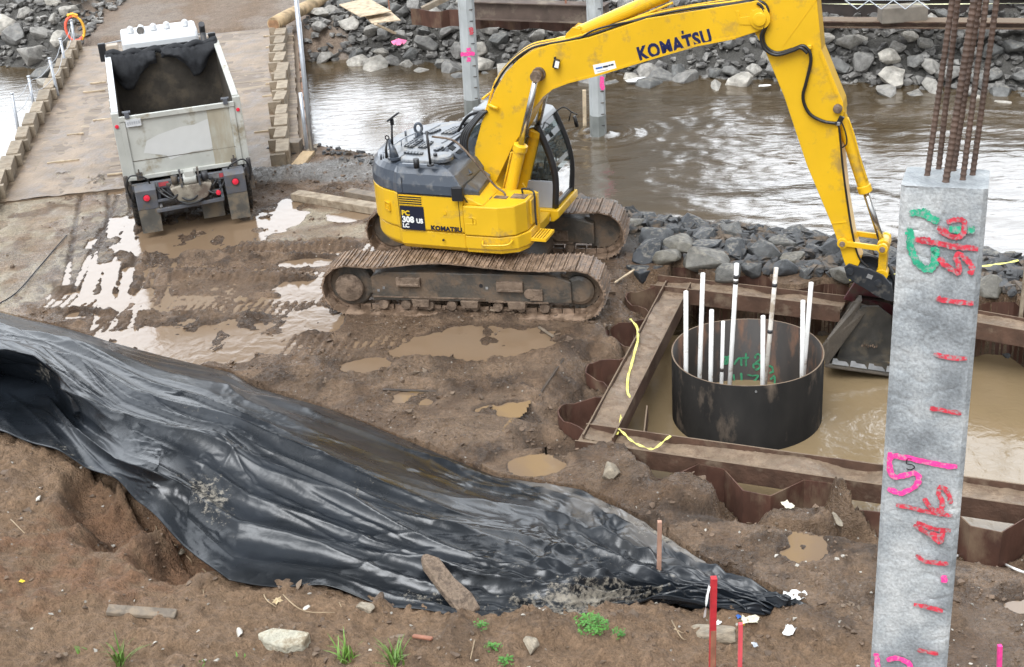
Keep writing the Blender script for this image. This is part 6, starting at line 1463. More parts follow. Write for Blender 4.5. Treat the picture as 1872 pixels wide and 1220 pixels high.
# curb timbers
def block_mesh():
    mb = MB(); mb.box((0, 0, .17), (1.02, .30, .34)); return mb.build('curb_timber', M_wood, bevel=.012)
cbm = block_mesh(); sp0 = MB(); sp0.box((0, 0, .15), (.14, .34, .30)); spacer = sp0.build('spacer_block', M_wood, cbm, bevel=.01); spacer.location = (.585, -.10, .0)
ORD = ['nearest', 'second', 'third', 'fourth', 'fifth', 'sixth', 'seventh', 'eighth', 'ninth', 'tenth', 'eleventh', 'twelfth', 'farthest']
tag(cbm, 'weathered curb timber along the left edge of the bridge', 'curb timber', 'curb timbers along the left bridge edge')
for k in range(13):
    o = cbm if k == 0 else copy_tree(cbm); o['label'] = 'weathered curb timber on the left bridge edge, %s in its row' % ORD[k]; p = BO + BU_ * (-.9 + k * 1.17) + BV * (BWD - .15 + (.45 if k == 0 else 0) * 0)
    o.location = p + Vector((0, 0, .05)); o.rotation_euler = (0, rb.uniform(-.02, .02), BA + R(4) + rb.uniform(-.03, .03)); o.scale = (1, rb.uniform(.9, 1.1), rb.uniform(.9, 1.1))
for k in range(13):
    o = copy_tree(cbm); o['label'] = 'pale curb timber on the right bridge edge, %s in its row' % ORD[k]; o['group'] = 'curb timbers along the right bridge edge'
    p = BO + BU_ * (.25 + k * 1.08) + BV * (.22 + rb.uniform(-.05, .05)); o.location = p + Vector((0, 0, .05)); o.rotation_euler = (0, rb.uniform(-.03, .03), BA + R(180) - R(4) + rb.uniform(-.05, .05)); o.scale = (.86, rb.uniform(.95, 1.15), rb.uniform(.8, 1.05))
# posts
for (xb, yb, xt, yt, lab) in [(31, 243, 22, 172, 'grey metal post outside the left curb, nearest the camera'), (61, 198, 52, 141, 'grey metal post outside the left curb, second from the near end'), (107, 172, 90, 108, 'leaning grey metal post beside the left curb, middle of the row'), (121, 125, 110, 72, 'grey metal post beside the left curb, second from the far end'), (135, 84, 130, 38, 'grey metal post carrying the orange and yellow rope coil')]:
    a = G(xb, yb, .1); b = PL(xt, yt, a, Vector((0, 1, 0))); mb = MB(); mb.cyl(a - Vector((0, 0, .8)), b, .04, 8); mb.cyl(b, b + Vector((0, 0, .03)), .05, 8); tag(mb.build('fence_post', M_galv), lab, 'post', 'posts along the left bridge edge')
for f in (.5, .85):
    P = [];
    for (xb, yb, xt, yt) in [(31, 243, 22, 172), (61, 198, 52, 141), (107, 172, 90, 108), (121, 125, 110, 72), (135, 84, 130, 38)]:
        a = G(xb, yb, .1); b = PL(xt, yt, a, Vector((0, 1, 0))); P.append(a.lerp(b, f))
    Q = []
    for i in range(4): Q += [P[i], P[i].lerp(P[i + 1], .5) - Vector((0, 0, .10))]
    Q.append(P[-1]); mb = MB(); mb.tube(crv(Q, 3), .008, 4); tag(mb.build('fence_wire', M_galv), 'thin sagging wire strung between the bridge posts, %s strand' % ('lower' if f < .6 else 'upper'), 'wire')
cp_ = G(134, 70, .1); top = PL(137, 52, cp_, Vector((0, 1, 0))); co_ = empty('rope_coil', top, 0, 'orange and yellow coil of rope hanging on the last bridge post', 'rope coil')
M_or = mat('orange_rope', (.85, .13, .07), .6, var=.25, vscale=15); M_yr = mat('yellow_rope', (.85, .45, .05), .6, var=.2, vscale=15)
for k, (mt_, a0, a1, rr_) in enumerate(((M_or, 60, 260, .36), (M_yr, -60, 95, .36), (M_or, 250, 320, .33), (M_yr, 60, 120, .42))):
    for j in range(3):
        mb = MB(); P = [Vector((rr_ * .82 * math.cos(R(a)) + .02 * j, -.05 - .03 * j, rr_ * 1.15 * math.sin(R(a)) + .015 * math.sin(a * .3 + j))) for a in range(a0, a1 + 1, 8)]; mb.tube(P, .035, 7); mb.build('rope', mt_, co_)
for (x0, y0, x1, y1, r_, lab) in [(569, 283, 541, -6, .055, 'tall grey metal pipe standing at the near right end of the bridge'), (561, 275, 549, 170, .045, 'shorter grey metal pipe beside the tall one at the right curb'), (553, 120, 548, 40, .045, 'grey metal pipe at the far right curb')]:
    a = G(x0, y0, .0); b = PL(x1, y1, a, Vector((0, 1, 0))); mb = MB(); mb.cyl(a - Vector((0, 0, .6)), b, r_, 12); 
    tag(mb.build('metal_pipe', M_galv), lab, 'pipe', 'pipes along the right bridge edge')
# timbers stacked at the near right corner of the bridge
for (px, py, dx, dy, dz, rz, z, m_, lab) in [(555, 298, 1.0, .30, .26, 80, -.02, M_log, 'brown timber block under the right end of the bridge'), (528, 297, .9, .26, .2, 8, -.06, M_stk, 'reddish timber lying across the near right corner of the bridge'), (575, 287, .5, .25, .5, 84, -.2, M_wood, 'upright brown timber at the water side of the bridge corner'), (540, 270, .35, .3, .36, 80, .12, M_wood_d, 'dark box-like end block of the right curb')]:
    mb = MB(); mb.box((0, 0, 0), (dx, dy, dz)); o = mb.build('timber_block', m_, bevel=.012); o.location = G(px, py, z); o.rotation_euler = (0, 0, R(rz)); tag(o, lab, 'timber')
# planks between truck and excavator
for (a, b, w_, h_, z, m_, lab) in [((540, 357), (705, 385), .30, .16, .08, M_wood, 'long wet timber plank lying beside the excavator'), ((636, 352), (712, 366), .26, .14, .10, M_wood_d, 'second timber plank behind the long one, partly hidden by the excavator'), ((586, 320), (624, 323), .16, .10, -.02, M_galv, 'short grey board on the gravel at the water edge')]:
    mb = MB(); A = G(*a, z); B = G(*b, z); mb.beam(A, B, w_, h_); tag(mb.build('plank', m_, bevel=.01), lab, 'plank')
A = G(500, 45, .45); B = G(640, -30, .5); mb = MB(); P = [A.lerp(B, k / 10) + Vector((0, 0, .02 * math.sin(k))) for k in range(11)]; mb.tube(P, [.22 - .004 * k for k in range(11)], 18); lg = mb.build('log', M_log); tag(lg, 'thick peeled log lying across the far right end of the bridge', 'log')
mb = MB(); d = (B - A).normalized(); mb.cyl(A - d * .004, A + d * .01, .185, 18); mb.build('cut_end', mat('cut_wood', (.30, .17, .09), .8, var=.3, vscale=8), lg)
mb = MB(); A = G(478, 50, .06); 
# plywood and sticks on the far bank
def sheet(pts, z, th, m_, lab, nm='plywood_sheet'):
    P = [G(x, y, z + dz) for x, y, dz in pts]; mb = MB(); n = len(P); up = Vector((0, 0, th)); mb.add(P + [p + up for p in P], [list(range(n))[::-1], [n + i for i in range(n)]] + [(i, (i + 1) % n, n + (i + 1) % n, n + i) for i in range(n)])
    tag(mb.build(nm, m_), lab, 'plywood')
sheet([(666, 30, .02), (716, 24, .1), (732, 38, .06), (680, 44, .0)], .75, .03, M_woodl, 'pale plywood sheet lying on the far bank, lower of the two')
sheet([(620, 10, .1), (672, -2, .1), (716, 22, .12), (658, 32, .05)], .85, .03, M_woodl, 'pale plywood sheet lying on the far bank, upper of the two')
mb = MB(); mb.beam(G(686, 44, .8), G(722, 61, .35), .12, .06); tag(mb.build('plank', M_woodl), 'pale narrow board sloping down the far boulders', 'plank')
mb = MB(); mb.beam(G(772, 18, .7), G(836, -14, 1.1), .22, .16); tag(mb.build('plank', M_wood), 'grey timber leaning on the rusty sheets of the far bank', 'plank')
mb = MB(); a = G(712, 18, .7); mb.beam(a, a + Vector((0, 0, 1.0)), .04, .04); tag(mb.build('stake', M_stk), 'thin reddish stake beside the plywood on the far bank', 'stake')
mb = MB(); a = G(1036, 42, .7); mb.beam(a, a + Vector((0, 0, 1.3)), .05, .05); tag(mb.build('stake', M_stk), 'thin rusty stake in front of the far steel girder', 'stake')
# far cofferdam
A0_ = G(752, 34, .5); A1_ = G(1120, 44, .5); fz = zigzag(A0_, A1_, Vector((.1, -1, 0)), .30, 1.3, 0, .02)
sheet_wall('sheet_pile_wall', fz, .80, .30, 'reddish brown sheet pile wall on the far bank left of the boom', th=.03)
M_gird = mat('girder_brown', (.10, .07, .055), .7, var=.3, vscale=2, dirt=(.2, .16, .12), damt=.35, dscale=1.5)
for (a, b, z, h_, w_, m_, lab) in [((862, 16), (1110, 24), 1.0, .5, .3, M_gird, 'dark brown steel girder on the far bank behind the river pile'), ((1440, 40), (1990, 44), .62, .16, .35, M_rust, 'rusty steel channel along the top of the far bank'), ((1380, 22), (1990, 22), .5, .9, .3, mat('girder_dark', (.035, .026, .022), .7, var=.3), 'dark steel girder running along the far bank, right of the arm')]:
    mb = MB(); A = G(*a, z); B = G(*b, z); mb.beam(A, B, w_, h_); n_ = (B - A).normalized(); mb.beam(A + Vector((0, -.05, h_ / 2)), B + Vector((0, -.05, h_ / 2)), w_ + .18, .03); mb.beam(A + Vector((0, -.05, -h_ / 2)), B + Vector((0, -.05, -h_ / 2)), w_ + .16, .03); tag(mb.build('steel_girder', m_), lab, 'girder')
mb = MB(); c = G(1650, 24, .9); mb.box(c, (1.25, .5, .42)); tag(mb.build('concrete_block', mat('dirty_concrete', (.19, .165, .135), .8, var=.2), bevel=.03), 'dirty concrete block set in the far girder', 'concrete block')
ribbon('barrier_tape', [G(x, y, 1.25) for x, y in [(1330, 4), (1450, 6), (1560, 8), (1700, 8), (1900, 6)]], .06, mat('tape_pale', (.72, .70, .42), .5, var=.3, vscale=3), 'long pale yellow tape stretched along the far girder', 'tape', twist=.2)
mb = MB()
for i in range(7): mb.beam(G(1545 + i * 22, 1 + (i % 2) * 16, 1.3), G(1567 + i * 22, 17 - (i % 2) * 16, 1.3), .02, .02)
mb.beam(G(1545, 1, 1.3), G(1700, 0, 1.3), .02, .02); tag(mb.build('wire_frame', M_galv), 'bent grey wire frame hanging on the far girder', 'wire frame')
mb = MB(); a = G(730, 86, .3)
P = [a + Vector((.2 * math.cos(t) * (1 + .3 * math.sin(3 * t)), .2 * math.sin(t), .12 + .05 * math.sin(5 * t))) for t in [2 * math.pi * k / 14 for k in range(14)]]; mb.add(P + [a + Vector((0, 0, .25))], [(k, (k + 1) % 14, 14) for k in range(14)]); mb.f = mb.f
tag(mb.build('pink_rag', mat('pink_cloth', (.85, .18, .35), .7, var=.2)), 'bright pink scrap on the boulders of the far bank', 'scrap')
for (px, py, s, lab) in [(1167, 147, .30, 'white foam scrap at the far water edge under the boom'), (1397, 157, .14, 'small white scrap floating beside the arm')]:
    me = rock_mesh(900 + px, mat('foam_white', (.75, .75, .74), .7, var=.1)); o = bpy.data.objects.new('foam_scrap', me); COL.objects.link(o); o.location = G(px, py, -.9); o.scale = (s * 1.4, s * .7, s * .4); tag(o, lab, 'scrap')

# ================================================================ dump truck
TO = Vector((-6.45, 26.9, 0)); TA_ = R(104.5); TRK = empty('dump_truck', TO, TA_, 'white dump truck seen from behind with an empty open bed, driving onto the bridge', 'truck')
TUx = Vector((math.cos(TA_), math.sin(TA_), 0)); TI = Matrix.Rotation(-TA_, 3, 'Z')
def TP(px, py, x=0): return TI @ (PL(px, py, TO + TUx * x, TUx) - TO)
def TB_(mb, nm, mt, par=TRK, bv=0): return mb.build(nm, mt, par, bevel=bv)
HW = 1.20; BL = 3.75; ZB = 1.12
bed = MB()
for s_ in (-1, 1):
    bed.prism([(0, ZB), (BL, ZB), (BL, 2.80), (0, 2.52)], 'y', s_ * HW - .035, s_ * HW + .035)
bed.box((BL / 2, 0, ZB), (BL, 2 * HW, .08)); bed.box((BL, 0, 1.95), (.08, 2 * HW, 1.66))
bedo = TB_(bed, 'bed', [M_bed], TRK, .006)
inn = MB()
for s_ in (-1, 1): inn.prism([(.06, ZB + .3), (.06, 2.49), (BL - .05, 2.76), (BL - .05, ZB + .3)], 'y', s_ * (HW - .045), s_ * (HW - .05))
inn.box((BL - .048, 0, 2.0), (.006, 2 * HW - .1, 1.55)); inn.prism([(-HW + .05, ZB + .5), (-HW + .35, ZB + .06), (HW - .35, ZB + .06), (HW - .05, ZB + .5), (HW - .05, ZB + .045), (-HW + .05, ZB + .045)], 'x', .06, BL - .06)
TB_(inn, 'bed_lining', M_bedin, bedo)
mb = MB()
for k in range(16):
    x = rb.uniform(.2, BL - .3); y = rb.uniform(-.9, .9); 
mudv = []; mudf = []; nxx, nyy = 26, 18
for i in range(nxx + 1):
    for j in range(nyy + 1):
        x = .08 + (BL - .3) * i / nxx; y = -1.0 + 2.0 * j / nyy; mudv.append((x, y, ZB + .09 + .10 * max(0, mnoise.noise(Vector((x * 1.2, y * 1.2, 5))) + .15) + .03 * mnoise.noise(Vector((x * 5, y * 5, 2)))))
for i in range(nxx):
    for j in range(nyy): k = i * (nyy + 1) + j; mudf.append((k, k + 1, k + nyy + 2, k + nyy + 1))
mb.add(mudv, mudf, smooth=True); TB_(mb, 'soil_residue', M_wood_d, bedo)
for s_ in (-1, 1):
    mb = MB(); mb.beam((-.02, s_ * HW, 2.545), (BL + .05, s_ * HW, 2.825), .13, .06); TB_(mb, 'top_rail', M_white if s_ > 0 else M_bed, bedo, .01)
    mb = MB(); mb.box((-.03, s_ * (HW + .01), 1.83), (.14, .15, 1.44)); pst = TB_(mb, 'corner_post', M_bed, bedo, .012)
    mb = MB(); mb.lathe([(0, 0), (.04, 0), (.035, .02), (0, .025)], (-.10, s_ * (HW + .01), 2.28), (-1, 0, 0), 14); TB_(mb, 'marker_lamp', M_lens, pst)
    mb = MB(); 
    for k in range(6): mb.box((.5 + k * .6, s_ * (HW + .06), 1.85), (.08, .07, 1.35))
    TB_(mb, 'side_ribs', M_bed, bedo)
tg = MB(); tg.box((-.075, 0, 1.80), (.05, 2.28, 1.28)); tgo = TB_(tg, 'tailgate', M_bed, TRK, .006)
mb = MB(); mb.box((-.11, 0, 2.42), (.07, 2.30, .10)); mb.box((-.11, 0, 1.17), (.07, 2.30, .08)); mb.box((-.105, 1.09, 1.8), (.05, .10, 1.22)); mb.box((-.105, -1.09, 1.8), (.05, .10, 1.22)); TB_(mb, 'tailgate_frame', M_bed, tgo, .008)
mb = MB(); mb.box((-.103, -.80, 1.78), (.008, .44, 1.16)); TB_(mb, 'stained_panel', mat('stained', (.36, .32, .24), .7, var=.25, vscale=2, dirt=(.44, .43, .37), damt=.5, dscale=1.6, stretch=(1, 1, .3)), tgo)
mb = MB(); mb.box((-.15, .88, 2.33), (.012, .30, .15)); pl_ = TB_(mb, 'number_plate', M_white, tgo)
mb = MB()
for k in range(6): mb.box((-.158, .99 - .044 * k, 2.33 + .004 * (k % 2)), (.004, .022, .06))
TB_(mb, 'plate_marks', M_galv, pl_)
P = [TP(x, y, -.104) for x, y in [(263, 280), (268, 258), (290, 246), (330, 232), (355, 228), (378, 218), (393, 222), (396, 262), (385, 272), (350, 278), (322, 288), (312, 292), (304, 284)]]
mb = MB(); mb.add([(-.104, p.y, p.z) for p in P] + [(-.100, p.y, p.z) for p in P], [list(range(13)), list(range(25, 12, -1))]); TB_(mb, 'pale_patch', mat('patch', (.56, .56, .54), .6, var=.03), tgo)
for y in (-.98, .98):
    mb = MB(); mb.box((-.12, y, 2.50), (.12, .09, .12)); mb.cyl((-.12, y - .08, 2.55), (-.12, y + .08, 2.55), .03, 10); TB_(mb, 'hinge', M_fend, tgo, .005)
    mb = MB(); mb.box((-.14, y * .98, 1.20), (.06, .12, .16)); mb.beam((-.16, y * .98, 1.12), (-.16, y * .98, 1.36), .03, .03); TB_(mb, 'latch', M_dark, tgo, .005)
for z in (1.52,):
    mb = MB(); mb.box((-.102, 0, z), (.01, 2.1, .012)); TB_(mb, 'weld_line', M_flap, tgo)
# chassis, rear beam, hitch
mb = MB()
for s_ in (-1, 1): mb.box((2.6, s_ * .43, .90), (6.0, .09, .28))
mb.box((.0, 0, .88), (.2, 1.1, .3)); mb.box((3.0, 0, .98), (5, .8, .06)); chs = TB_(mb, 'chassis', M_dark, TRK, .01)
bz = 1.02; mb = MB(); mb.box((-.28, 0, bz), (.10, 2.3, .15)); bm_ = TB_(mb, 'rear_beam', M_fend, TRK, .01)
for y, m_, l_ in ((.72, M_white, .14), (.52, M_red, .2), (-.50, M_white, .2), (-.70, M_red, .18)):
    mb = MB(); mb.box((-.333, y, bz + .01), (.006, l_, .085)); TB_(mb, 'reflective_tape', mat('dusty_red', (.42, .06, .07), .6, var=.3) if m_ is M_red else M_steelg, bm_)
mb = MB(); mb.beam((-.55, .75, .56), (-.55, -.62, .60), .08, .07); mb.beam((-.5, .7, .75), (-.5, -.6, .78), .06, .05)
for y in (-.6, -.2, .2, .65): mb.beam((-.1, y, .85), (-.55, y, .60), .06, .06)
TB_(mb, 'bumper_bar', M_fend, TRK, .008)
mb = MB(); hc = TP(350, 345, -.45); mb.prism([(hc.y - .42, .98), (hc.y - .30, 1.02), (hc.y + .30, 1.02), (hc.y + .42, .98), (hc.y + .30, .72), (hc.y, .62), (hc.y - .30, .72)], 'x', -.62, -.30); ht = TB_(mb, 'hitch', mat('hitch_tan', (.28, .25, .20), .6, var=.3, vscale=4, dirt=(.12, .09, .07), damt=.4), TRK, .02)
mb = MB(); mb.cyl((-.50, hc.y - .13, 1.12), (-.50, hc.y + .13, 1.12), .12, 16); mb.box((-.5, hc.y, 1.22), (.2, .2, .16)); TB_(mb, 'winch_roller', M_bed, ht, .01)
mb = MB()
for s_ in (-1, 1): mb.prism([(-.66, 1.0), (-.34, 1.0), (-.42, 1.32), (-.58, 1.32)], 'y', hc.y + s_ * .18 - .02, hc.y + s_ * .18 + .02); mb.cyl((-.5, hc.y + s_ * .3, 1.05), (-.5, hc.y + s_ * .3, 1.22), .07, 10)
TB_(mb, 'hitch_horns', M_dark, ht)
for (y0, y1, dz) in ((.60, -.55, .28), (.45, -.35, .20), (.7, .1, .12), (-.15, -.75, .14)):
    mb = MB(); P = [(-.4, y0, .98), (-.6, y0 * .7 + y1 * .3, .98 - dz), (-.66, (y0 + y1) / 2, .92 - dz), (-.6, y0 * .3 + y1 * .7, .98 - dz), (-.4, y1, .98)]; mb.tube(crv(P, 5), .022, 7); TB_(mb, 'air_hose', M_rub, ht)
mb = MB(); mb.lathe([(0, 0), (.05, 0), (.05, .04), (0, .05)], (-.64, -.52, .78), (-1, 0, 0), 12); TB_(mb, 'red_coupling', M_lens, ht)
for s_ in (-1, 1):      # lamp boxes above the mud flaps
    yc = s_ * .90; zc = .82; zo = 0 if s_ > 0 else .06
    mb = MB(); mb.prism([(-.52, .60 + zo), (-.56, 1.02 + zo), (-.40, 1.10 + zo), (-.16, 1.06 + zo), (-.16, .6 + zo)], 'y', yc - .21, yc + .21); fb = TB_(mb, 'lamp_box', M_fend, TRK, .015)
    mb = MB(); mb.lathe([(0, 0), (.068, 0), (.06, .02), (0, .03)], (-.545, yc, .86 + zo), (-1, 0, .05), 20); TB_(mb, 'tail_light', M_lens, fb)
    mb = MB(); mb.lathe([(.070, -.002), (.08, -.002), (.08, .012), (.070, .012)], (-.545, yc, .86 + zo), (-1, 0, .05), 20); TB_(mb, 'lamp_ring', M_maroon, fb)
    mb = MB(); mb.add([(-.52, yc - .21, .60 + zo), (-.52, yc + .21, .60 + zo), (-.56, yc + .2, .12), (-.56, yc - .2, .12), (-.50, yc - .21, .60 + zo), (-.50, yc + .21, .60 + zo), (-.54, yc + .2, .12), (-.54, yc - .2, .12)], [(0, 1, 2, 3), (7, 6, 5, 4), (0, 4, 5, 1), (1, 5, 6, 2), (2, 6, 7, 3), (3, 7, 4, 0)]); TB_(mb, 'mud_flap', M_flap, TRK)
    mb = MB(); a0 = Vector((-.3, s_ * 1.12, 1.0)); P = [a0 + Vector((-.05, -s_ * .35 + .0, .0)), a0 + Vector((-.1, -s_ * .28, .22)), a0 + Vector((-.1, 0, .32)), a0 + Vector((-.1, s_ * .12, .15)), a0 + Vector((-.05, s_ * .10, -.15))]; mb.tube(crv(P, 6), .018, 7); TB_(mb, 'air_hose', M_rub, TRK)
    mb = MB(); mb.box((-.22, s_ * 1.22, .95), (.18, .14, .34)); mb.cyl((-.3, s_ * 1.24, 1.12), (-.3, s_ * 1.24, 1.3), .05, 10); mb.box((-.3, s_ * 1.25, .8), (.1, .1, .3)); TB_(mb, 'side_bracket', M_dark, TRK, .01)
mb = MB(); mb.add([(-.30, -.16, .55), (-.30, -.60, .55), (-.32, -.6, .15), (-.32, -.16, .15), (-.28, -.16, .55), (-.28, -.6, .55), (-.3, -.6, .15), (-.3, -.16, .15)], [(0, 1, 2, 3), (7, 6, 5, 4), (0, 4, 5, 1), (1, 5, 6, 2), (2, 6, 7, 3), (3, 7, 4, 0)]); TB_(mb, 'mud_flap', M_flap, TRK)
def wheel(x, y, w_=.27, r_=.52):
    mb = MB(); mb.lathe([(.30, -w_ / 2), (r_ - .05, -w_ / 2), (r_, -w_ / 2 + .05), (r_, w_ / 2 - .05), (r_ - .05, w_ / 2), (.30, w_ / 2)], (x, y, r_), (0, 1, 0), 36)
    for k in range(36):
        a = 2 * math.pi * k / 36; c = Vector((x + math.cos(a) * r_, y, r_ + math.sin(a) * r_)); rot = Matrix.Rotation(-a, 3, 'Y'); mb.box(c, (.03, w_ * .8, .05), rot)
    wo_ = TB_(mb, 'wheel', M_tyre, TRK); m2 = MB(); m2.lathe([(0, -.06), (.28, -.08), (.30, -.1), (.30, .1), (.28, .08), (0, .06)], (x, y, r_), (0, 1, 0), 24); TB_(m2, 'rim', M_bed, wo_)
for x in (.42, 1.75):
    for y in (-1.10, -.79, .79, 1.10): wheel(x, y)
for y in (-1.02, 1.02): wheel(6.2, y)
mb = MB(); mb.cyl((.42, -1.0, .52), (.42, 1.0, .52), .09, 12); mb.cyl((1.75, -1.0, .52), (1.75, 1.0, .52), .09, 12); mb.lathe([(0, -.2), (.2, -.12), (.2, .12), (0, .2)], (.42, 0, .52), (0, 1, 0), 16); TB_(mb, 'axles', M_dark, TRK)
# cab, hood, details
cabP = [(4.35, 1.0), (4.30, 2.90), (4.38, 3.05), (5.35, 3.05), (5.75, 2.25), (5.9, 2.1), (5.9, 1.0)]
mb = MB(); mb.prism(cabP, 'y', -.86, .86); tc_ = TB_(mb, 'cab', M_white, TRK, .06)
mb = MB(); mb.prism([(5.8, .7), (5.8, 2.05), (7.3, 1.85), (7.45, 1.6), (7.45, .7)], 'y', -.62, .62); TB_(mb, 'bonnet', M_white, TRK, .05)
mb = MB(); mb.box((6.2, 0, 1.0), (1.2, 2.2, .12)); TB_(mb, 'mudguard', M_white, TRK, .04)
mb = MB(); mb.box((4.295, 0, 2.62), (.03, 1.2, .36)); TB_(mb, 'rear_window', M_blk, tc_, .03)
for k, y in enumerate((.62, .38, .1, -.2, -.62)):
    mb = MB(); mb.lathe([(.06, 0), (.085, .03), (.07, .14), (.02, .17)], (4.75, y, 3.045), (0, 0, 1), 12); mb.box((4.82, y, 3.09), (.10, .10, .07)); TB_(mb, 'roof_lamp', M_white, tc_, .01)
mb = MB(); mb.cyl((4.6, .40, 3.06), (5.1, .40, 3.12), .035, 10); mb.lathe([(.03, 0), (.09, .1)], (4.62, .40, 3.12), (-1, 0, .1), 12); TB_(mb, 'air_horn', M_chr, tc_)
mb = MB(); mb.cyl((4.15, -.96, .9), (4.15, -.96, 3.0), .07, 14); mb.tube([(4.15, -.96, 2.95), (4.15, -.96, 3.12), (4.07, -.96, 3.2)], .07, 12); TB_(mb, 'exhaust_stack', M_dark, TRK)
mb = MB(); mb.box((4.2, -1.08, 2.0), (.25, .2, 1.4)); TB_(mb, 'air_cleaner', M_galv, TRK, .05)
for (px, py, s_) in ((188, 96, 1), (389, 76, -1)):
    c = Vector((4.9, s_ * 1.33, 2.55)); q = TP(px, py, 4.9); c = Vector((4.9, q.y, q.z)); mb = MB(); mb.box(c, (.12, .17, .42)); mr_ = TB_(mb, 'mirror', M_blk, TRK, .02); mb = MB(); mb.beam((5.2, s_ * .86, c.z + .15), c + Vector((.1, 0, .15)), .03, .03); mb.beam((5.2, s_ * .86, c.z - .15), c + Vector((.1, 0, -.15)), .03, .03); TB_(mb, 'mirror_arm', M_galv, mr_)
    mb = MB(); mb.box(c + Vector((.05, -s_ * .22, -.03)), (.25, .28, .36)); TB_(mb, 'mirror_housing', mat('mirror_tan', (.40, .33, .26), .5, var=.2), mr_, .02)
# black mesh cover bunched over the bed front
def drape(pts_top, drop, name):
    n = len(pts_top); P = crv(pts_top, 8); m_ = len(P); vs = []; fs = []; R_ = 10
    for i, p in enumerate(P):
        f = i / (m_ - 1)
        for j in range(R_ + 1):
            g_ = j / R_; dd = drop(f) * g_
            vs.append(p + Vector((-.12 * math.sin(g_ * 2.4) - .05 * mnoise.noise(Vector((f * 9, g_ * 3, 1))), .05 * mnoise.noise(Vector((f * 6, g_ * 4, 7))), -dd + .05 * mnoise.noise(Vector((f * 14, g_ * 2, 4))))))
    for i in range(m_ - 1):
        for j in range(R_): k = i * (R_ + 1) + j; fs.append((k, k + 1, k + R_ + 2, k + R_ + 1))
    mb = MB(); mb.add(vs, fs, smooth=True); o = TB_(mb, name, M_mesh, cvr); so2 = o.modifiers.new('s', 'SOLIDIFY'); so2.thickness = .02; return o
mb = MB(); P = [(BL - .02 + .03 * math.sin(k), 1.22 - 2.44 * k / 16, 2.86 + .04 * math.sin(k * 2.1) - .04 * math.sin(math.pi * k / 16)) for k in range(17)]; mb.tube(crv(P, 3), .085, 8); cvr = TB_(mb, 'bed_cover', M_mesh, TRK)
drape([(BL - .1, 1.25, 2.90), (BL - .16, .9, 2.86), (BL - .12, .5, 2.84), (BL - .1, .18, 2.84)], lambda f: .25 + .55 * math.exp(-((f - .35) / .28) ** 2), 'cover_fold')
drape([(BL - .1, .05, 2.86), (BL - .18, -.35, 2.84), (BL - .16, -.75, 2.84), (BL - .1, -1.2, 2.88)], lambda f: .16 + .50 * math.exp(-((f - .6) / .22) ** 2), 'cover_fold')
# ================================================================ black plastic sheet
M_tarp = None
def tarp_mat():
    m, nt, b = nodes_new('black_plastic_sheet'); N = nt.nodes; L = nt.links
    at = N.new('ShaderNodeVertexColor'); at.layer_name = 'dust'; sp = N.new('ShaderNodeSeparateColor'); L.new(at.outputs['Color'], sp.inputs[0])
    tc = N.new('ShaderNodeTexCoord')
    n1 = N.new('ShaderNodeTexNoise'); n1.inputs['Scale'].default_value = 14; n1.inputs['Detail'].default_value = 10; n1.inputs['Roughness'].default_value = .75; L.new(tc.outputs['Object'], n1.inputs[0])
    ad = N.new('ShaderNodeMath'); ad.operation = 'ADD'; L.new(n1.outputs['Fac'], ad.inputs[0]); L.new(sp.outputs[0], ad.inputs[1])
    mr = N.new('ShaderNodeMapRange'); mr.inputs[1].default_value = .98; mr.inputs[2].default_value = 1.12; L.new(ad.outputs[0], mr.inputs[0])
    n2 = N.new('ShaderNodeTexNoise'); n2.inputs['Scale'].default_value = 1.1; n2.inputs['Detail'].default_value = 6; L.new(tc.outputs['Object'], n2.inputs[0])
    m2 = N.new('ShaderNodeMapRange'); m2.inputs[1].default_value = .35; m2.inputs[2].default_value = .68; L.new(n2.outputs['Fac'], m2.inputs[0])
    mx0 = N.new('ShaderNodeMix'); mx0.data_type = 'RGBA'; L.new(m2.outputs[0], mx0.inputs['Factor']); mx0.inputs['A'].default_value = (.006, .0075, .0095, 1); mx0.inputs['B'].default_value = (.014, .018, .024, 1)
    mx = N.new('ShaderNodeMix'); mx.data_type = 'RGBA'; L.new(mr.outputs[0], mx.inputs['Factor']); L.new(mx0.outputs['Result'], mx.inputs['A']); mx.inputs['B'].default_value = (.26, .23, .185, 1)
    mg_ = N.new('ShaderNodeMix'); mg_.data_type = 'RGBA'; L.new(sp.outputs[1], mg_.inputs['Factor']); L.new(mx.outputs['Result'], mg_.inputs['A']); mg_.inputs['B'].default_value = (.17, .155, .14, 1)
    L.new(mg_.outputs['Result'], b.inputs['Base Color'])
    r = N.new('ShaderNodeMapRange'); r.inputs[3].default_value = .22; r.inputs[4].default_value = .36; L.new(m2.outputs[0], r.inputs[0])
    mm = N.new('ShaderNodeMath'); mm.operation = 'MAXIMUM'; L.new(r.outputs[0], mm.inputs[0]); mk = N.new('ShaderNodeMath'); mk.operation = 'MULTIPLY'; mk.inputs[1].default_value = .8; L.new(mr.outputs[0], mk.inputs[0]); L.new(mk.outputs[0], mm.inputs[1]); L.new(mm.outputs[0], b.inputs['Roughness'])
    b.inputs['IOR'].default_value = 1.5
    n3 = N.new('ShaderNodeTexNoise'); n3.inputs['Scale'].default_value = 7; n3.inputs['Detail'].default_value = 4; L.new(tc.outputs['Object'], n3.inputs[0])
    bp = N.new('ShaderNodeBump'); bp.inputs['Strength'].default_value = .35; bp.inputs['Distance'].default_value = .02; L.new(n3.outputs['Fac'], bp.inputs['Height']); L.new(bp.outputs[0], b.inputs['Normal'])
    return m
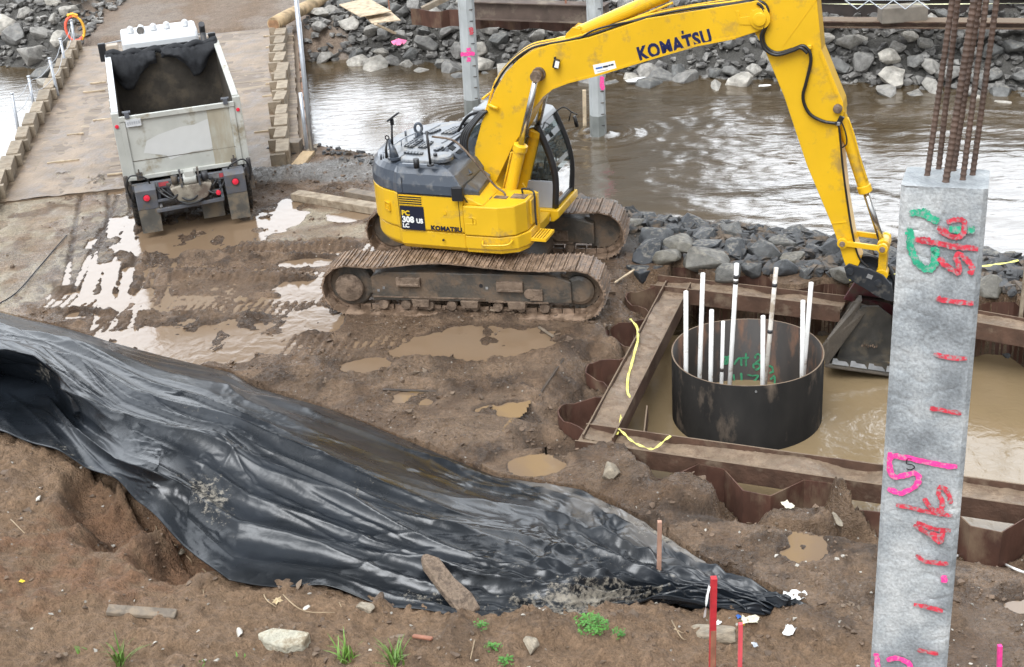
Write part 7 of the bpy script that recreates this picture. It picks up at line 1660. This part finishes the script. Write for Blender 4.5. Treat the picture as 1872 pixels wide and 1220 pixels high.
def make_tarp():
    cols = TARP; nc, nr = len(cols), len(cols[0])
    ctrl = np.array([[tuple(GS(x, y, h, shape_z)) for (x, y, h) in c] for c in cols])        # nc, nr, 3
    NS, NV = 560, 230
    def cat(A, t):       # A: (n, ...) sampled at t in [0, n-1]
        n = len(A); i = np.clip(np.floor(t).astype(int), 0, n - 2); f = t - i
        def g_(k): return A[np.clip(k, 0, n - 1)]
        sh = (-1,) + (1,) * (A.ndim - 1); f = f.reshape(sh)
        a, b, c, d = g_(i - 1), g_(i), g_(i + 1), g_(i + 2)
        sm = .5 * (2 * b + (c - a) * f + (2 * a - 5 * b + 4 * c - d) * f ** 2 + (3 * b - a - 3 * c + d) * f ** 3)
        ln = b * (1 - f) + c * f
        return sm, ln
    S1, S2 = cat(ctrl, np.linspace(0, nc - 1, NS)); A = S1 * .35 + S2 * .65
    A = np.transpose(A, (1, 0, 2)); V1, V2 = cat(A, np.linspace(0, nr - 1, NV)); P = V1 * .3 + V2 * .7      # NV, NS, 3
    s = np.linspace(0, 1, NS)[None, :] * np.ones((NV, 1)); v = np.linspace(0, 1, NV)[:, None] * np.ones((1, NS))
    ds = np.gradient(P, axis=1); dv = np.gradient(P, axis=0); nrm = np.cross(ds, dv); nrm /= np.linalg.norm(nrm, axis=2, keepdims=True) + 1e-9
    nrm *= np.sign(nrm[..., 2:3] + 1e-9)
    width = np.linalg.norm(P[-1] - P[0], axis=1)[None, :]
    def ridge(a): return 1 - np.abs(2 * (a - np.floor(a)) - 1)
    wob = fbm(s * 3.5, v * 1.8, 2, 50)
    f1 = v * 4.2 + 1.3 * wob + .9 * s
    f2 = v * 10 + 1.5 * fbm(s * 3 + 3, v * 2.5, 2, 54) - 2.4 * s
    env = np.minimum(1, np.minimum(v, 1 - v) * 7 + .25)
    r1 = ridge(f1); r2 = ridge(f2)
    a1 = .15 * sstep(.02, .25, s) * (1 - .5 * s) * (.35 + 1.1 * fbm(s * 4 + 8, v * 2, 2, 60))
    a2 = .065 * (.25 + .75 * sstep(.25, .6, s)) * (.2 + 1.6 * sstep(.35, .7, fbm(s * 5, v * 3, 2, 64)))
    D = a1 * (r1 ** 3.2 - .25) + a2 * (r2 ** 3.0 - .25)
    # flat tight panels near the left crest, tight pleats along the back edge
    back = np.exp(-(v / .13) ** 2) * sstep(.75, .45, s)
    D = D * (1 - .6 * back) + back * .05 * (ridge(v * 26 + 1.6 * fbm(s * 5, v * 2, 2, 77)) - .3)
    # small diagonal nicks
    nick = fbm(s * 40 + v * 30, v * 26 - s * 16, 3, 81); D += .020 * np.clip(nick - .58, 0, 1) * 3 * sstep(.2, .4, s)
    # crumpled end
    cr_ = sstep(.70, .86, s); cr_e = np.maximum(cr_, .7 * np.exp(-(v / .16) ** 2) * sstep(.6, .75, s))
    D += cr_e * (.10 * (ridge(v * 5 + 2.5 * fbm(s * 22, v * 6, 3, 90)) - .5) + .05 * (fbm(s * 60, v * 22, 3, 93) - .5) * 2)
    f3 = v * 6 + 3.2 * fbm(s * 7 + 31, v * 5, 2, 111) + s * 5; D += .022 * sstep(.5, .62, fbm(s * 6, v * 4, 2, 115)) * (ridge(f3) ** 4)
    f4 = v * 9 - 9 * s + 2.5 * fbm(s * 5 + 3, v * 4, 2, 121); D += .028 * sstep(.52, .66, fbm(s * 7 + 9, v * 4, 2, 125)) * (ridge(f4) ** 4)
    P = P + nrm * (D * env)[..., None]
    # wavy edges
    P[..., 2] += .03 * np.sin(s * 60 + 4 * wob) * np.exp(-((1 - v) / .05) ** 2)
    gz_ = shape(P[..., 0], P[..., 1]); P[..., 2] = np.maximum(P[..., 2], gz_ + .015)
    me = bpy.data.meshes.new('plastic_sheet'); me.vertices.add(NS * NV); me.vertices.foreach_set('co', P.astype(np.float32).ravel())
    i = np.arange((NV - 1) * NS).reshape(NV - 1, NS)[:, :-1].ravel(); q = np.stack([i, i + NS, i + 1 + NS, i + 1], -1).astype(np.int32)
    me.loops.add(q.size); me.loops.foreach_set('vertex_index', q.ravel()); me.polygons.add(len(q)); me.polygons.foreach_set('loop_start', np.arange(0, q.size, 4, dtype=np.int32)); me.polygons.foreach_set('use_smooth', np.ones(len(q), bool)); me.update()
    dust = .24 + .30 * (fbm(s * 8, v * 5, 3, 99) - .5) * 2
    def blob(s0, v0, rs, rv, a): return a * np.exp(-((s - s0) / rs) ** 2 - ((v - v0) / rv) ** 2)
    dust += blob(.70, .95, .06, .08, .28) + blob(.60, .93, .05, .07, .22) + blob(.23, .74, .02, .06, .12) + blob(.16, .66, .02, .09, .26) + blob(.85, .9, .08, .14, .26) + blob(.5, .75, .06, .12, .12) + blob(.73, .75, .05, .1, .18) + blob(.62, .35, .10, .1, .06) + blob(.10, .98, .2, .02, .2)
    dust += .14 * cr_e; grey = np.clip(1.1 * np.exp(-(v / .17) ** 2) * sstep(.68, .76, s) * sstep(.97, .9, s) * sstep(.36, .54, fbm(s * 30, v * 8, 3, 101)), 0, 1) * .85
    col = np.stack([dust, grey, 0 * s, 0 * s + 1], -1)
    ca_ = me.color_attributes.new('dust', 'FLOAT_COLOR', 'POINT'); ca_.data.foreach_set('color', col.astype(np.float32).ravel())
    me.materials.append(tarp_mat()); o = link(bpy.data.objects.new('plastic_sheet', me)); sd_ = o.modifiers.new('thick', 'SOLIDIFY'); sd_.thickness = .012; sd_.offset = -1
    tag(o, 'large wrinkled black plastic sheet spread over the earth bank in the foreground', 'plastic sheet')
make_tarp()
# ================================================================ foreground
rf_ = random.Random(21)
def board(px0, px1, w_, h_, z0, z1, nm, m_, lab, cat='board'):
    a = GS(*px0, z0); b = GS(*px1, z1); mb = MB(); mb.beam(a, b, w_, h_); o = mb.build(nm, m_, bevel=.012); tag(o, lab, cat); return o
# broken slab-like board lying on the front of the sheet
a = GS(860, 1122, .03, shape_z); b = GS(775, 1018, .30, shape_z); d = (b - a).normalized(); sd_ = d.cross(Vector((0, 0, 1))).normalized(); u_ = sd_.cross(d)
mb = MB(); sec = [(-.02, .11, .0), (.2, .12, .02), (.5, .11, .0), (.85, .09, .01), (1.0, .03, .0)]; vs = []
L_ = (b - a).length
for f, w_, o_ in sec:
    c = a + d * L_ * f + u_ * o_
    for (p, q) in ((-1, -1), (1, -1), (1, 1), (-1, 1)): vs.append(c + sd_ * w_ * p + u_ * .05 * q + Vector((rf_.uniform(-.015, .015), rf_.uniform(-.015, .015), rf_.uniform(-.01, .01))))
fs = [(3, 2, 1, 0), (16, 17, 18, 19)]
for k in range(4):
    for j in range(4): fs.append((4 * k + j, 4 * k + (j + 1) % 4, 4 * k + 4 + (j + 1) % 4, 4 * k + 4 + j))
mb.add(vs, fs); tag(mb.build('broken_board', mat('old_bark', (.25, .18, .125), .8, var=.5, vscale=9, dirt=(.12, .085, .06), damt=.5, dscale=9, bump=2, bscale=30), bevel=.02), 'thick broken grey-brown board weighing down the black sheet', 'board')
def stake(px, yb, yt, w_, m_, lab, xt=None, name='wooden_stake'):
    a = GS(px, yb, 0); b = PL(xt or px, yt, a, Vector((0, 1, 0))); mb = MB(); mb.beam(a - (b - a).normalized() * .3, b, w_, w_); o = mb.build(name, m_, bevel=.003); tag(o, lab, 'stake', None); return o, a, b
stake(1204, 1085, 953, .05, M_woodl if False else mat('pink_wood', (.42, .24, .17), .7, var=.2, bump=.3), 'thin bare wooden stake standing in the right part of the black sheet', xt=1206)
o, a, b = stake(1301, 1260, 1056, .06, M_red, 'thick red painted stake with a white ribbon, tallest in the foreground', xt=1305)
m2 = MB(); m2.beam(a + (b - a) * .02 + Vector((-.0, -.032, 0)), a + (b - a) * .55 + Vector((0, -.032, 0)), .05, .006, up=(0, 1, 0)); m2.build('bare_wood', M_stk, o)
ribbon('white_ribbon', [b + Vector((-.05, -.05, -.06)), b + Vector((-.07, -.06, -.15)), b + Vector((-.09, -.07, -.28)), b + Vector((-.10, -.06, -.42))], .035, M_decalw, parent=o, twist=.4)
stake(1352, 1260, 1140, .04, mat('marker_coral', (.72, .10, .12), .6, var=.15), 'short pinkish red stake just right of the tall red one', xt=1354)
stake(1826, 1250, 1180, .045, M_pink, 'bright pink stake at the lower right corner', xt=1828)
M_st = rock_mat('stone_tan', (.22, .18, .13), (.33, .28, .21), (.55, .50, .42), .8)
def stone(px, py, s, lab, flat=.6, el_=1.0, m_=None, rz=None):
    me = rock_mesh(rf_.randrange(9999), m_ or M_st); o = bpy.data.objects.new('stone', me); COL.objects.link(o); p = GS(px, py, s * flat * .35); o.location = p; o.scale = (s * el_, s * .75, s * flat); o.rotation_euler = (rf_.uniform(-.2, .2), rf_.uniform(-.2, .2), rf_.uniform(0, 3) if rz is None else rz); tag(o, lab, 'stone', None)
stone(1110, 858, .24, 'angular mud-coloured stone between the sheet and the pit corner', .8)
P = [GS(x, y, .05) for x, y in [(470, 1160), (500, 1153), (545, 1157), (569, 1169), (556, 1182), (520, 1189), (484, 1178)]]; c_ = sum(P, Vector()) / 7; zt_ = max(p.z for p in P) + .02
mb = MB(); mb.prism([(p.x - c_.x, p.y - c_.y) for p in P], 'z', -.15, zt_ - c_.z); o = mb.build('stone', mat('stone_pale', (.46, .43, .34), .85, var=.35, vscale=7, dirt=(.26, .21, .14), damt=.4, dscale=6, bump=1.2), bevel=.025, seg=3); o.location = c_; tag(o, 'pale flat-topped stone at the bottom edge, largest of the light stones', 'stone')
stone(436, 1157, .07, 'small whitish stone left of the pale flat stone', .8, m_=mat('stone_white', (.55, .52, .46), .8, var=.2))
stone(970, 1180, .14, 'rounded brown stone among the weeds at the bottom centre', .8)
stone(1262, 1095, .26, 'long tan stone at the lower edge of the crumpled sheet', .5, 1.5, rz=-.4)
stone(1338, 1095, .22, 'flat brown stone right of the red stake beside the crumpled sheet', .4, 1.5, m_=mat('stone_brown', (.16, .12, .09), .7, var=.3, bump=.5), rz=-.1)
stone(1300, 1160, .24, 'large half buried tan stone behind the red stake', .6, 1.5, rz=-.3)
stone(668, 1112, .13, 'triangular stone below the front edge of the sheet', .5)
stone(1222, 700, .06, 'small wet stone on the inner edge of the left beam', .7)
stone(1305, 615, .05, 'little stone lying on the rear beam', .7)
stone(70, 912, .05, 'small white pebble on the bare bank under the sheet', .8, m_=mat('stone_white', (.55, .52, .46), .8, var=.2))
stone(1530, 950, .10, 'flat chip of stone on the mud near the sheet piles', .3, 1.6)
stone(330, 1010, .10, 'dark stone in the red cut of the bank', .7)
stone(560, 1112, .05, 'small pale pebble under the torn edge of the sheet', .7, m_=mat('stone_white', (.55, .52, .46), .8, var=.2))
for i, (px, py, s, nm, m_, lab) in enumerate([(1455, 1093, .12, 'crumpled_paper', M_decalw, 'white crumpled scrap at the right tip of the black sheet'), (1443, 1155, .08, 'crumpled_paper', M_decalw, 'white scrap on the mud below the sheet tip'), (1440, 925, .08, 'crumpled_paper', mat('paper_cream', (.62, .58, .45), .8, var=.1), 'cream scrap beside the sheet piles'),
      (1372, 1136, .09, 'crumpled_paper', mat('paper_cream', (.62, .58, .45), .8, var=.1), 'cream coloured scrap right of the coral stake'), (1360, 1140, .035, 'litter', M_decaly, 'tiny yellow scrap at the foot of the coral stake'), (1350, 1128, .035, 'litter', M_decalb, 'tiny blue scrap beside the coral stake'),
      (1150, 1108, .07, 'crumpled_paper', M_decalw, 'white flake on the front edge of the sheet'), (1312, 1140, .04, 'litter', M_decalw, 'small white flake behind the red stake'), (1380, 1180, .04, 'litter', M_galv, 'small grey scrap below the coral stake'), (40, 1064, .03, 'litter', M_decaly, 'tiny yellow leaf on the bare bank at left')]):
    me = bpy.data.meshes.new(nm); bm = bmesh.new(); bmesh.ops.create_grid(bm, x_segments=5, y_segments=5, size=1)
    for v in bm.verts: v.co.z = .5 * mnoise.noise(v.co * 1.7 + Vector((i * 3, 0, 0))) + .3; v.co.x += .3 * mnoise.noise(v.co * 2 + Vector((0, i, 0))); v.co.y *= .7
    bm.to_mesh(me); bm.free(); me.materials.append(m_); o = bpy.data.objects.new(nm, me); COL.objects.link(o); o.location = GS(px, py, .02); o.scale = (s, s, s); o.rotation_euler = (0, 0, i); tag(o, lab, 'litter')
board((196, 1115), (322, 1124), .14, .05, .03, .03, 'wood_scrap', M_wood_d, 'dark rotten plank half buried in the bank at lower left')
board((755, 1163), (790, 1168), .05, .03, .03, .03, 'wood_scrap', M_stk, 'short reddish stick near the bottom centre')
board((1124, 517), (1160, 493), .035, .035, .05, .25, 'wood_scrap', M_woodl, 'thin pale stick poking out beside the excavator track', 'stick')
board((985, 598), (1012, 616), .05, .03, .03, .03, 'wood_scrap', M_wood_d, 'dark stick in the brown puddle below the excavator', 'stick')
board((700, 712), (988, 722), .05, .02, .01, .01, 'wood_scrap', mat('wet_dark_wood', (.06, .045, .035), .4, var=.3), 'long thin dark batten pressed into the mud in front of the excavator', 'batten')
board((985, 722), (1030, 655), .04, .015, .01, .01, 'wood_scrap', mat('wet_dark_wood', (.06, .045, .035), .4, var=.3), 'thin dark batten at an angle beside the long one', 'batten')
mb = MB(); P = [GS(x, y, .02) for x, y in [(-10, 560), (30, 535), (70, 490), (100, 455), (122, 430)]]; mb.tube(crv(P, 4), .012, 6); tag(mb.build('cable', M_blk), 'thin black cable lying over the pale mud at left', 'cable')
mb = MB(); P = [GS(x, y, .03) for x, y in [(1745, 1018), (1765, 1013), (1790, 1020), (1820, 1024), (1850, 1038), (1880, 1050)]]; mb.tube(crv(P, 4), .016, 6); tag(mb.build('rope', M_pvc), 'pale rope lying on the mud right of the concrete pile', 'rope')
# roots hanging from the cut bank
M_root = mat('dry_root', (.36, .27, .17), .8, var=.3)
for k, L0 in enumerate([[(285, 962), (292, 985), (300, 1005)], [(298, 975), (306, 990), (312, 1015)], [(305, 985), (345, 1020), (352, 1035)], [(370, 1040), (400, 1065), (445, 1062)], [(368, 1050), (372, 1085)], [(478, 1070), (486, 1095), (505, 1110)], [(505, 1072), (530, 1100), (560, 1118), (612, 1120)], [(610, 1080), (624, 1110)], [(380, 1060), (395, 1090), (412, 1100)], [(1228, 1135), (1245, 1165), (1256, 1170)], [(1232, 1150), (1250, 1158)], [(868, 1170), (860, 1205)], [(20, 950), (45, 975)]]):
    mb = MB(); P = [GS(x, y, .05 + .03 * (i % 2)) for i, (x, y) in enumerate(L0)]; mb.tube(crv(P, 4), [.009 - .005 * i / (4 * (len(L0) - 1)) for i in range(4 * (len(L0) - 1) + 1)], 5); tag(mb.build('root', M_root), 'thin dry root hanging from the bank below the sheet' if k < 9 else 'thin dry root lying on the ground', 'root', 'dry roots' if k < 9 else 'dry twigs')
M_gr = mat('grass_green', (.14, .26, .045), .55, var=.3, vscale=9, rand=.2); M_gr2 = mat('weed_green', (.07, .22, .03), .55, var=.35, vscale=12)
def tuft(px, py, n, hgt, lab, m_=None, spread=.10):
    c = GS(px, py, 0); mb = MB()
    for i in range(n):
        a = rf_.uniform(0, 6.28); l = hgt * rf_.uniform(.45, 1); bend = rf_.uniform(.2, .8); b0 = Vector((rf_.gauss(0, spread * .4), rf_.gauss(0, spread * .4), -.02)); dx = Vector((math.cos(a), math.sin(a), 0)); sd = Vector((-math.sin(a), math.cos(a), 0)); vs = []
        for k in range(6): t = k / 5; vs_ = b0 + dx * (l * bend * t ** 1.6) + Vector((0, 0, l * (t - .45 * bend * t ** 2.2))); w_ = .0095 * (1 - t ** 2) + .001; vs += [vs_ - sd * w_, vs_ + sd * w_]
        mb.add(vs, [(2 * k, 2 * k + 1, 2 * k + 3, 2 * k + 2) for k in range(5)])
    o = mb.build('grass_tuft', m_ or M_gr, fix=False); o.location = c; tag(o, lab, 'grass tuft')
tuft(222, 1216, 22, .42, 'tall green grass tuft at the lower left of the photo'); tuft(632, 1206, 26, .34, 'spreading green grass tuft left of the centre bottom'); tuft(722, 1212, 30, .36, 'spreading green grass tuft, right one of the pair near the centre bottom')
tuft(150, 1190, 4, .16, 'few thin grass blades left of the tall tuft'); tuft(440, 1205, 6, .10, 'small green sprout under the pale flat stone'); tuft(370, 1215, 8, .08, 'tiny green seedlings at the bottom edge'); tuft(890, 1180, 8, .12, 'small grass tuft beside the brown stone')
def weed(px, py, n, r_, lab):
    c = GS(px, py, 0); mb = MB()
    for i in range(n):
        a = rf_.uniform(0, 6.28); q = r_ * math.sqrt(rf_.random()); p = Vector((q * math.cos(a), q * .8 * math.sin(a), rf_.uniform(.01, .10))); t = rf_.uniform(0, 6.28); s_ = rf_.uniform(.010, .022); u = Vector((math.cos(t), math.sin(t), rf_.uniform(-.3, .5))) * s_; v = Vector((-math.sin(t), math.cos(t), rf_.uniform(-.3, .3))) * s_ * .6
        mb.add([p - u, p + v, p + u, p - v], [(0, 1, 2, 3)])
    o = mb.build('weed_patch', M_gr2, fix=False); o.location = c; tag(o, lab, 'weed')
weed(1075, 1150, 600, .22, 'bright green weed patch below the black sheet, largest one'); weed(1132, 1164, 70, .07, 'small green weed clump right of the large patch'); weed(905, 1190, 60, .09, 'sparse green weeds beside the brown stone'); weed(925, 1215, 60, .08, 'small weed clump at the bottom edge'); weed(790, 1140, 30, .05, 'few tiny weeds right of the broken board'); weed(880, 1150, 50, .08, 'little yellowish weeds beside the board')
def leaf(px, py, s, m_, lab):
    c = GS(px, py, .03); mb = MB(); P = []
    for k in range(14): a = 2 * math.pi * k / 14; r_ = s * (1 if k % 2 else .55); P.append((r_ * math.cos(a), r_ * math.sin(a) * .8, .012 * math.sin(3 * a)))
    mb.add(P + [(0, 0, .01)], [(k, (k + 1) % 14, 14) for k in range(14)]); o = mb.build('dead_leaf', m_, fix=False); o.location = c; o.rotation_euler = (.2, .1, s * 100); tag(o, lab, 'leaf')
leaf(507, 1098, .07, mat('leaf_tan', (.5, .38, .22), .8, var=.2), 'pale lobed dead leaf under the front edge of the sheet'); leaf(500, 1050, .05, mat('leaf_brown', (.25, .16, .09), .8, var=.2), 'brown curled dead leaf hanging among the roots'); leaf(720, 1120, .05, mat('leaf_tan', (.5, .38, .22), .8, var=.2), 'small tan leaf left of the broken board')
